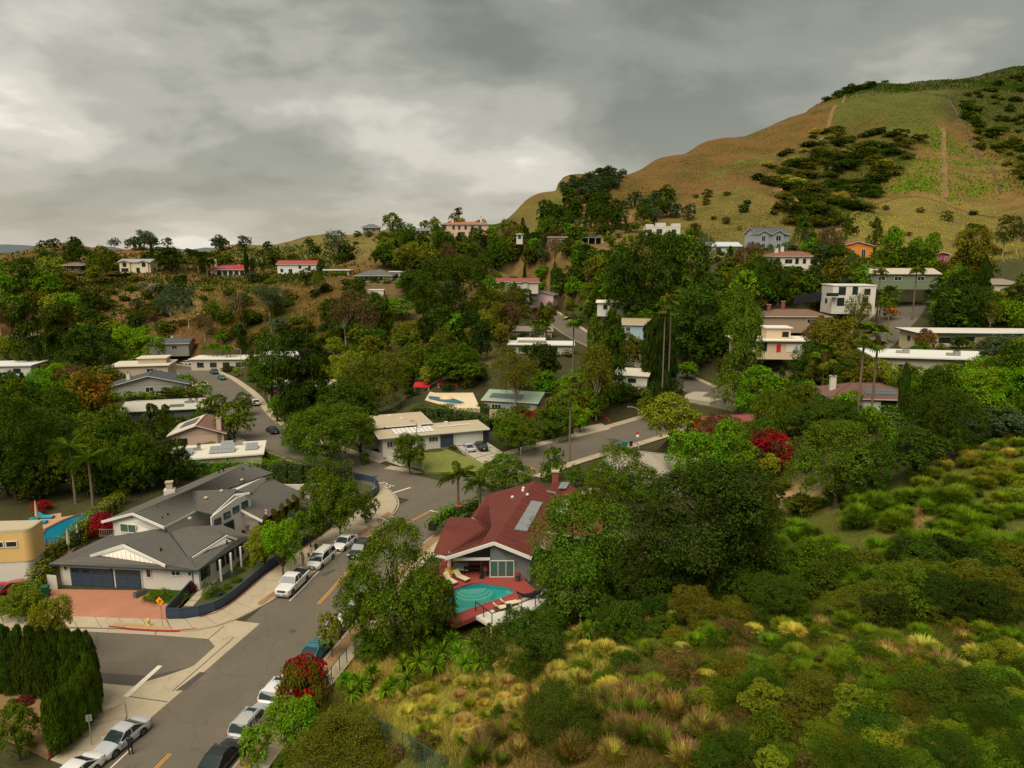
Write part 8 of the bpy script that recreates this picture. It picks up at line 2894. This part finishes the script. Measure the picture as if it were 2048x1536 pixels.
# ------------------------------------------------------------------ hedges
def hedge(label, pts, w, h, col, dens=38, leaf=.20):
  """leafy wall along a line; each run of a few metres is a part"""
  t = empty('hedge', (0, 0, 0), 0, label, 'hedge')
  P = resample(pts, 2.6)
  for i, (a, b) in enumerate(zip(P[:-1], P[1:])):
    g = np.random.default_rng(int(abs(a.x * 31 + a.y * 17)) + i)
    ln = (b - a).length
    d = (b - a).normalized(); n = Vector((d.y, -d.x, 0))
    hh = h * g.uniform(.9, 1.1)
    m = int(dens * ln * (2 * hh + w))
    s = g.uniform(-.04, 1.04, m); q = g.uniform(0, 2 * hh + w, m)
    off = np.where(q < hh, -w / 2, np.where(q > hh + w, w / 2, q - hh - w / 2))
    z = np.where(q < hh, q, np.where(q > hh + w, 2 * hh + w - q, hh))
    bump = np.sin(s * ln * 2.1 + i * 2.6) * .15 + g.normal(0, .12, m)
    nx = np.where(q < hh, -1, np.where(q > hh + w, 1, 0)); nz = np.where((q >= hh) & (q <= hh + w), 1, .25)
    off = off + nx * bump; z = np.maximum(.03, z + (nz > .5) * bump)
    A, B_, D, Nv = np.array(a), np.array(b), np.array(d), np.array(n)
    C = A + (B_ - A) * s[:, None] + Nv * off[:, None] + np.array([0, 0, 1.0]) * z[:, None]
    nn = unit(Nv * nx[:, None] + np.array([0, 0, 1.0]) * nz[:, None] + g.normal(size=(m, 3)) * .55)
    sz = leaf * g.uniform(.6, 1.5, m)
    o = link('foliage', leaf_mesh('hedge_foliage', C, nn, sz, sz * .65, M['leaf'], g), t); o.color = jitter_col(CC[col], .1)
    e_ = d * .25
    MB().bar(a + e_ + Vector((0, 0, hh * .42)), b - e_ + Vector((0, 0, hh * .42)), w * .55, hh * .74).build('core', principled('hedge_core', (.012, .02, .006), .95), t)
  return t

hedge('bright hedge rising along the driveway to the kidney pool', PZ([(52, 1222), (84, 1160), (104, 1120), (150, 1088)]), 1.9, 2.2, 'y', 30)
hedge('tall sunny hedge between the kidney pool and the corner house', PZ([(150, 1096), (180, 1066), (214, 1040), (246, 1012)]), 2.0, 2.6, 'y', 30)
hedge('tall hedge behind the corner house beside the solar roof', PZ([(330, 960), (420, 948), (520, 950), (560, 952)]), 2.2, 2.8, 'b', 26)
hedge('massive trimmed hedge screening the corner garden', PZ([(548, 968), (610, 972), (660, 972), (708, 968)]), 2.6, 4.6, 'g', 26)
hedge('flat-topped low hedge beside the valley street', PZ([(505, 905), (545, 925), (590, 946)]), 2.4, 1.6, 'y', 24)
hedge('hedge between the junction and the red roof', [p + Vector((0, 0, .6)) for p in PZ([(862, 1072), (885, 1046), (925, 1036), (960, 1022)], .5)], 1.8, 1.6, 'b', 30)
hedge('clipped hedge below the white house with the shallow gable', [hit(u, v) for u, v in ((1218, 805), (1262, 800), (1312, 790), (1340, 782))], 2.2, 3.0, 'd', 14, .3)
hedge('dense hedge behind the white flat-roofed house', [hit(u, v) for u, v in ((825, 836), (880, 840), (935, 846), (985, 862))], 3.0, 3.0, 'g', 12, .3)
hedge('ivy-covered ridge climbing beside the columnar trees', [hit(u, v) for u, v in ((1775, 850), (1792, 880), (1812, 905), (1822, 930))], 4.0, 3.0, 'b', 16, .28)
w0 = PZ([(556, 990), (600, 990), (660, 985)])
t = empty('garden_wall', (0, 0, 0), 0, 'white garden wall with red creeper below the massive hedge', 'wall')
for a, b in zip(w0[:-1], w0[1:]):
  MB().bar(a + Vector((0, 0, .9)), b + Vector((0, 0, .9)), .2, 2.0).build('wall_section', M['white'], t)

# ------------------------------------------------------------------ scattered growth
CLEAR = []
for h in HT:
  w2 = h['w'] / 2
  c, s = math.cos(h['rz']), math.sin(h['rz'])
  P8 = [px(h['loc'] + Vector((x * c, x * s, z))) for x in (-w2, w2) for z in (.6, h['h'] + 1.2)]
  CLEAR.append((min(p[0] for p in P8), min(p[1] for p in P8), max(p[0] for p in P8), max(p[1] for p in P8), h['loc'].y, .28))
for (u0, v0, u1, v1, Y) in ((740, 815, 1020, 935, 118), (395, 735, 470, 790, 190), (480, 790, 575, 890, 140), (1020, 850, 1280, 925, 135), (1340, 760, 1460, 835, 165), (1060, 605, 1150, 690, 250),
              (90, 920, 620, 1240, 70), (860, 950, 1210, 1250, 62), (850, 765, 930, 812, 150), (1760, 620, 1810, 690, 180), (1225, 800, 1300, 900, 130), (700, 930, 1000, 1060, 90),
              (1230, 700, 1300, 745, 190), (80, 1000, 210, 1130, 80), (0, 1010, 90, 1180, 70), (250, 780, 530, 945, 110), (1200, 780, 1240, 855, 130), (140, 536, 265, 562, 300)):
  CLEAR.append((u0, v0, u1, v1, Y, .08))
FOOT = [(a, b, hx, hy, rz) for (a, b, hx, hy, rz, z, bl) in PADS]

def free_spot(p, w, h, margin=1.0, look=True):
  for (pts, hw, aw) in ROADS:
    d, _ = near_road(np.array([p.x]), np.array([p.y]), pts)
    if d[0] < hw + w * .25: return False
  for (a, b, hx, hy, rz) in FOOT:
    ca, sa = math.cos(-rz), math.sin(-rz)
    dx, dy = p.x - a, p.y - b
    if abs(dx * ca - dy * sa) < hx + w * .35 * margin and abs(dx * sa + dy * ca) < hy + w * .35 * margin: return False
  if look:
    u, v, zf = px(p)
    s = F / zf
    b0, b1, b2, b3 = u - w * s / 2, v - h * s, u + w * s / 2, v
    for (c0, c1, c2, c3, Y, tol) in CLEAR:
      if p.y < Y:
        iw, ih = min(b2, c2) - max(b0, c0), min(b3, c3) - max(b1, c1)
        if iw > 0 and ih > 0 and iw * ih > tol * min((c2 - c0) * (c3 - c1), (b2 - b0) * (b3 - b1)): return False
  return True

def scatter(poly, n, kinds, place, group, ymin=0, ymax=9999, look=True, nm=None):
  """plant n individuals inside an outlined patch of ground; kinds: (kind, colours, width range m, height ratio range, weight)"""
  us, vs = [p[0] for p in poly], [p[1] for p in poly]
  done = tries = 0
  px_, py_ = np.array(us, float), np.array(vs, float)
  while done < n and tries < n * 7:
    tries += 1
    u, v = rnd.uniform(min(us), max(us)), rnd.uniform(min(vs), max(vs))
    if not in_poly(np.array([u]), np.array([v]), poly)[0]: continue
    p = hit(u, v)
    if p is None or not (ymin < p.y < ymax): continue
    kd, cs, wr, hr, _ = rnd.choices(kinds, [k[4] for k in kinds])[0]
    w = rnd.uniform(*wr); h = w * rnd.uniform(*hr)
    if not free_spot(p, w, h, 1.0, look): continue
    plant(kd, p, w, h, rnd.choice(cs), None, place, group, nm=(nm if kd in ('bush', 'mound', 'scrub', 'grass') else 'round_tree' if kd == 'round' and re.search('slope|hill|ridge|woods|grove|street|villa', place) else None))
    done += 1

T_ = ('round', 'dggo', (7, 12), (.8, 1.15), 4)
WOOD = [('round', 'dggboyd', (7, 12.5), (.8, 1.2), 4), ('spread', 'dgbo', (8, 13), (.6, .9), 2), ('pine', 'ddk', (6, 9), (1.2, 1.8), 1.2), ('loose', 'gybo', (5, 9), (.9, 1.3), 2), ('cone', 'dk', (4, 6), (1.5, 2.2), .6), ('gum', 'eon', (6, 10), (1.1, 1.6), 1), ('bush', 'dgoy', (3, 6), (.7, 1.0), 2)]
SCRUB = [('bush', 'ddgok', (3.5, 8.5), (.5, .8), 4), ('scrub', 'onem', (2.5, 5.5), (.5, .8), 2), ('mound', 'dogy', (3, 7), (.4, .6), 3), ('round', 'dge', (5, 9), (.7, 1.0), 1)]
GARD = [('round', 'gbdo', (4, 8), (.8, 1.1), 3), ('bush', 'gbdy', (2, 4.5), (.7, 1.0), 4), ('loose', 'ygb', (4, 7), (.9, 1.3), 1.5), ('cone', 'd', (2.5, 4), (1.6, 2.2), .4), ('mound', 'gyR', (2, 4), (.4, .7), .6)]
for h in HT:
  if h['loc'].y > 330: continue
  c, s = math.cos(h['rz']), math.sin(h['rz'])
  n = int(h['w'] / 2.8)
  for i in range(n):
    x = -h['w'] / 2 + h['w'] * (i + rnd.uniform(.1, .9)) / n
    y = -rnd.uniform(1.8, 3.6)
    w = rnd.uniform(2.4, 5.0)
    q = h['loc'] + Vector((x * c - y * s, x * s + y * c, 0))
    q.z = ground1(q.x, q.y)
    if free_spot(q, .5, 1, 0, False):
      plant(rnd.choice(['bush', 'mound', 'bush', 'round']), q, w, w * rnd.uniform(.5, .8), rnd.choice('dggoby'), None, 'before the ' + re.split(r' (?:with|behind|beside|below|on|in|at|by|hidden|among|half|of|peeking|crowded|before|above) ', h['label'])[0], 'foundation planting', nm='house_bush')
scatter([(0, 560), (240, 540), (230, 660), (0, 700)], 60, WOOD[:2] + SCRUB, 'on the dark hillside', 'growth on the far-left hillside', nm='hillside_bush')
scatter([(240, 555), (700, 560), (720, 700), (420, 700), (240, 660)], 120, SCRUB + [('gum', 'eon', (5, 9), (1.1, 1.5), .7), ('round', 'dgo', (5, 8), (.7, .9), 1)], 'on the dry slope', 'scrub on the dry left slope', nm='hillside_bush')
scatter([(80, 492), (440, 500), (560, 512), (640, 495), (720, 475), (720, 545), (500, 540), (240, 545), (80, 540)], 80, SCRUB, 'on the bare ridge', 'scrub on the left ridge', 350, nm='hillside_bush')
scatter([(120, 494), (250, 497), (330, 503), (560, 502)], 18, [('round', 'ed', (6, 10), (.7, 1), 2), ('gum', 'e', (7, 11), (.8, 1.1), 1)], 'on the skyline', 'skyline trees', 380)
scatter([(690, 560), (880, 540), (1000, 620), (1000, 720), (900, 760), (760, 720), (640, 720)], 100, WOOD + SCRUB[:2], 'in the middle woods', 'woods on the middle slope')
scatter([(770, 470), (1000, 462), (1180, 490), (1230, 540), (1000, 570), (760, 540)], 110, WOOD, 'below the pink villa', 'trees below the pink villa', 300)
scatter([(690, 466), (880, 462), (880, 476), (700, 480)], 10, [('round', 'dge', (5, 8), (.7, .9), 1), ('bush', 'dg', (3, 6), (.6, .9), 1)], 'beside the pavilion house', 'trees by the pavilion house', 370)
scatter([(1000, 455), (1420, 468), (1420, 500), (1020, 505)], 66, [('round', 'gdob', (5, 9), (.7, 1), 3)] + GARD, 'at the hill foot', 'gardens at the foot of the hill', 300)
scatter([(980, 560), (1240, 560), (1260, 640), (1200, 700), (1000, 720), (960, 640)], 76, WOOD, 'around the hill street', 'trees around the hill street')
scatter([(1160, 640), (1460, 600), (1560, 680), (1400, 760), (1200, 760)], 72, WOOD, 'behind the right street', 'trees behind the right-hand street')
scatter([(1380, 500), (1700, 520), (1900, 560), (2080, 580), (2080, 700), (1700, 700), (1450, 640)], 140, WOOD, 'among the hillside houses', 'trees among the hillside houses')
scatter([(1470, 740), (1760, 740), (1760, 860), (1640, 900), (1500, 850)], 52, GARD + WOOD[:2], 'around the maroon roof', 'trees around the maroon roof')
scatter([(1760, 730), (2080, 700), (2080, 860), (1900, 880), (1770, 860)], 60, GARD + WOOD[:3], 'below the white flat roof', 'trees below the white flat roof')
scatter([(0, 640), (380, 690), (360, 760), (230, 780), (0, 900)], 56, WOOD, 'in the left valley', 'trees in the left valley')
scatter([(0, 840), (300, 830), (340, 960), (260, 1000), (0, 1010)], 52, [('round', 'dgg', (6, 11), (.9, 1.2), 4), ('bush', 'dg', (3, 5), (.8, 1), 2), ('spread', 'dg', (7, 10), (.7, .9), 1)], 'above the kidney pool', 'thicket above the kidney pool')
scatter([(560, 760), (740, 740), (740, 900), (600, 880)], 30, WOOD[:4], 'along the valley street', 'trees along the valley street')
scatter([(430, 720), (640, 720), (640, 790), (520, 790)], 24, GARD, 'around the valley house', 'gardens in the valley')
scatter([(940, 780), (1220, 780), (1200, 850), (1000, 880)], 34, GARD, 'around the green-roofed house', 'garden of the green-roofed house')
scatter([(720, 740), (960, 740), (960, 830), (820, 800)], 26, WOOD[:4] + SCRUB[:1], 'behind the white house', 'trees behind the white house')
scatter([(240, 760), (420, 780), (500, 900), (330, 900)], 16, GARD, 'between valley roofs', 'gardens between the valley roofs')
# the big hill
scatter([(1500, 350), (1560, 310), (1640, 262), (1760, 268), (1850, 275), (1790, 350), (1740, 420), (1640, 490), (1570, 440), (1540, 390)], 170, [('bush', 'ddko', (9, 19), (.35, .55), 4), ('mound', 'dgoG', (8, 16), (.3, .45), 3)], 'in the hill gully', 'chaparral in the hill gully', 330, nm='chaparral_bush')
scatter([(1900, 200), (2080, 130), (2080, 380), (1960, 300)], 88, [('bush', 'gddo', (7, 16), (.35, .5), 4), ('mound', 'dgoo', (7, 15), (.3, .45), 4)], 'on the scrubby shoulder', 'chaparral on the right shoulder', 420, nm='chaparral_bush')
scatter([(1110, 380), (1190, 345), (1260, 332), (1220, 400), (1180, 420)], 85, [('round', 'ede', (4.5, 8), (.7, .9), 3)], 'in the high grove', 'grove on the brown hill', 380)
scatter([(1100, 420), (1220, 420), (1260, 465), (1090, 465)], 22, [('pine', 'd', (8, 12), (1.0, 1.5), 2), ('round', 'd', (7, 11), (.8, 1), 2)], 'at the hill toe', 'trees at the toe of the hill', 300)
scatter([(1230, 420), (1350, 400), (1400, 440), (1250, 460)], 14, [('round', 'ed', (7, 11), (.7, 1), 2)], 'under the grassy spur', 'trees under the grassy spur', 300)
scatter([(1380, 380), (1640, 400), (2060, 440), (2060, 520), (1700, 500), (1400, 450)], 40, [('bush', 'dnok', (3, 8), (.5, .8), 3)], 'on the grassy spur', 'bushes on the grassy spur', 280, nm='chaparral_bush')
scatter([(1600, 205), (1700, 165), (1780, 165), (1620, 215)], 30, [('bush', 'dg', (7, 14), (.3, .5), 3)], 'on the far crest', 'bushes on the far crest', 700, nm='chaparral_bush')
# the near slope
scatter([(1500, 1040), (1640, 1000), (1900, 1000), (2060, 1080), (2060, 1150), (1700, 1200), (1500, 1200)], 185, [('grass', 'LLgL', (2.2, 4.0), (.6, .8), 6), ('mound', 'dg', (1.5, 3), (.4, .7), 1)], 'on the lush bank', 'weeping grass clumps on the slope', 20, 120, False, nm='weeping_grass_clump')
scatter([(1760, 890), (2060, 860), (2060, 1060), (1860, 1000)], 85, [('grass', 'LyG', (1.6, 3.2), (.6, .8), 3), ('mound', 'dgy', (1.4, 3), (.4, .6), 2)], 'on the upper right bank', 'grass clumps on the upper bank', 20, 140, False)
scatter([(1180, 1160), (1560, 1150), (2060, 1130), (2060, 1260), (1560, 1250), (1300, 1260)], 90, [('bush', 'ddokg', (3.0, 6.0), (.6, .9), 4), ('mound', 'dgo', (2, 4), (.5, .7), 2)], 'in the dark shrub belt', 'dark shrubs across the slope', 20, 110, False)
scatter([(1060, 1270), (1400, 1240), (1800, 1250), (2060, 1260), (2060, 1340), (1640, 1400), (1200, 1400)], 165, [('grass', 'LyLG', (1.2, 2.4), (.6, .8), 4), ('mound', 'gdo', (1.2, 2.6), (.5, .7), 3), ('fount', 'LG', (1.2, 2.2), (.7, .9), 1), ('scrub', 'on', (1.2, 2.4), (.5, .8), .8)], 'on the near slope', 'growth on the near slope', 20, 90, False)
scatter([(780, 1400), (1150, 1290), (1260, 1300), (1040, 1480), (820, 1490)], 100, [('grass', 'GGyt', (1.2, 2.2), (.55, .75), 6), ('fount', 'G', (1.2, 2.0), (.7, .9), 1), ('mound', 'd', (1.0, 1.8), (.6, .8), .6)], 'in the golden grass', 'golden grass clumps', 20, 90, False)
scatter([(980, 1440), (1220, 1400), (1420, 1400), (1460, 1536), (940, 1536)], 54, [('fount', 'LG', (1.3, 2.3), (.75, .95), 5), ('mound', 'dg', (.9, 1.6), (.5, .7), 1), ('scrub', 'np', (.8, 1.6), (.5, .7), 1)], 'in the pinkish patch', 'plumed grass clumps', 15, 80, False)
scatter([(1380, 1400), (1560, 1350), (2060, 1310), (2060, 1560), (1420, 1560)], 150, [('mound', 'ggdoydL', (1.4, 3.4), (.55, .9), 5), ('bush', 'dgoy', (1.4, 3.0), (.7, 1.0), 2), ('scrub', 'yyGonb', (1.2, 2.6), (.5, .8), 3)], 'in the vine tangle', 'vine-covered shrubs', 12, 70, False, nm='vine_shrub')
scatter([(690, 1330), (900, 1330), (860, 1440), (700, 1460)], 22, [('mound', 'dgo', (1.0, 2.2), (.5, .7), 2), ('grass', 'Gt', (1.0, 1.8), (.5, .7), 2)], 'on the brown bank', 'growth on the brown bank', 20, 90, False)
scatter([(620, 1450), (830, 1460), (900, 1536), (560, 1536)], 24, [('mound', 'ogn', (1.2, 2.6), (.6, .8), 2), ('scrub', 'on', (1.2, 2.2), (.6, .8), 2)], 'below the green fence', 'growth below the green fence', 20, 80, False)
scatter([(1470, 940), (1560, 900), (1640, 960), (1560, 1000)], 8, GARD[1:3], 'in the bare yard', 'garden of the bare yard', 60, 130, False)
scatter([(1090, 1240), (1300, 1180), (1420, 1200), (1300, 1290), (1120, 1290)], 26, [('bush', 'kdd', (2.5, 5), (.7, 1), 3), ('mound', 'dg', (2, 3), (.5, .7), 1)], 'in the shaded dip', 'dark shrubs in the dip', 40, 110, False)

def turf(name, poly, n, cols, h, w, ymin, ymax, seed):
  """uncounted short growth over a patch of ground as one object"""
  g = np.random.default_rng(seed)
  us, vs = np.array([p[0] for p in poly], float), np.array([p[1] for p in poly], float)
  cand = []
  for (u, v) in zip(g.uniform(us.min(), us.max(), n // 30), g.uniform(vs.min(), vs.max(), n // 30)):
    if in_poly(np.array([u]), np.array([v]), poly)[0]:
      p = hit(u, v)
      if p is not None and ymin < p.y < ymax: cand.append((p.x, p.y))
  if not cand: return
  c = np.array(cand)
  k = n // len(c)
  spread = .012 * c[:, 1].mean() + .6
  xy = np.repeat(c, k, 0) + g.normal(0, spread, (len(c) * k, 2))
  xy = xy[free_mask(xy)]
  z = height(xy[:, 0], xy[:, 1])
  m = len(xy)
  hh = h * g.uniform(.4, 1.2, m); a = g.uniform(0, 6.28, m)
  s = np.stack([np.cos(a), np.sin(a), np.zeros(m)], 1) * w
  ln = np.stack([g.normal(0, .35, m) * hh, g.normal(0, .35, m) * hh, hh], 1)
  B = np.stack([xy[:, 0], xy[:, 1], z - .05], 1)
  v = np.stack([B - s, B + s, B + ln * .6 + s * .5, B + ln], 1).reshape(-1, 3)
  me = raw_mesh(name, v, np.arange(4 * m).reshape(-1, 4), M['leaf'])
  o = link(name, me); o['kind'] = 'stuff'; o.color = (*cols, 1)
  o['label'] = 'short dry and green growth covering the open slope'
  return o

def free_mask(xy):
  ok = np.ones(len(xy), bool)
  for (pts, hw, aw) in ROADS:
    d, _ = near_road(xy[:, 0], xy[:, 1], pts)
    ok &= d > hw
  for (a, b, hx, hy, rz) in FOOT[:12]:
    ca, sa = math.cos(-rz), math.sin(-rz)
    dx, dy = xy[:, 0] - a, xy[:, 1] - b
    ok &= ~((np.abs(dx * ca - dy * sa) < hx) & (np.abs(dx * sa + dy * ca) < hy))
  return ok

turf('grass', [(1000, 1300), (1500, 1200), (2060, 1200), (2060, 1560), (900, 1560)], 60000, CC['o'], .55, .022, 10, 90, 1)
turf('grass', [(1100, 1260), (1500, 1200), (2060, 1200), (2060, 1420), (1300, 1420)], 24000, CC['g'], .5, .022, 10, 90, 13)
turf('grass', [(690, 1330), (1250, 1280), (1050, 1500), (640, 1500)], 52000, CC['G'], .6, .018, 10, 90, 2)
turf('grass', [(900, 1440), (1480, 1400), (1500, 1560), (880, 1560)], 24000, CC['p'], .36, .014, 10, 90, 3)
turf('grass', [(1480, 1020), (2060, 860), (2060, 1200), (1500, 1220)], 30000, CC['o'], .28, .030, 30, 140, 4)
turf('brush', [(1640, 470), (1720, 400), (1900, 395), (2060, 430), (2060, 520), (1660, 520)], 12000, CC['G'], .6, .16, 250, 480, 5)
turf('brush', [(1200, 480), (1480, 375), (1600, 430), (1580, 510), (1400, 500)], 11000, CC['o'], .6, .16, 280, 480, 6)
turf('brush', [(1650, 270), (1690, 185), (1870, 172), (1905, 240), (1800, 265)], 7000, CC['o'], .7, .30, 500, 900, 7)
turf('brush', [(1760, 385), (1862, 255), (1950, 300), (2020, 400)], 4200, CC['b'], 1.2, .55, 380, 700, 8)
turf('brush', [(1530, 350), (1650, 280), (1830, 280), (1740, 400), (1640, 470)], 11000, CC['g'], 1.1, .4, 330, 700, 9)
turf('brush', [(0, 505), (440, 500), (700, 490), (720, 560), (0, 600)], 12000, CC['d'], 1.3, .45, 300, 470, 14)
turf('brush', [(1600, 215), (1690, 160), (1900, 150), (2060, 120), (2060, 180), (1900, 175), (1700, 190)], 8000, CC['d'], 1.6, .8, 760, 1200, 15)
turf('brush', [(1900, 190), (2060, 140), (2060, 390), (1970, 310)], 11000, CC['g'], 1.2, .5, 420, 1000, 11)
turf('brush', [(1120, 440), (1400, 280), (1650, 215), (1560, 330), (1300, 420)], 12000, CC['o'], .7, .25, 400, 800, 12)
turf('brush', [(240, 560), (700, 560), (700, 690), (240, 660)], 16000, CC['o'], .8, .18, 240, 420, 10)

# ------------------------------------------------------------------ labels for the plants
ORD = ['leftmost', 'second', 'third', 'fourth', 'fifth', 'sixth', 'seventh', 'eighth', 'ninth', 'tenth', 'eleventh', 'twelfth']
groups = {}
for (o, nm, place, grp, p) in PLANTS:
  o['group'] = grp
  groups.setdefault(f'{nm} {place}', []).append((px(p)[0], o))
for lab, items in groups.items():
  items.sort(key=lambda t: t[0])
  n = len(items)
  if n == 1:
    items[0][1]['label'] = lab
    continue
  k = math.ceil(n / 12)
  rows = [items] if k == 1 else [sorted(r, key=lambda t: t[0]) for r in (lambda z: [z[i * n // k:(i + 1) * n // k] for i in range(k)])(sorted(items, key=lambda t: px(t[1].location)[1]))]
  for j, r in enumerate(rows):
    for i, (u, o) in enumerate(r):
      w_ = (ORD[i] + (' from left' if i else '')) if i < len(r) - 1 or len(r) == 1 else 'rightmost'
      o['label'] = lab + ', ' + w_ + ('' if k == 1 else f" in {(['top'] + ORD[1:] + ['thirteenth', 'fourteenth', 'fifteenth', 'sixteenth'])[j]} row")
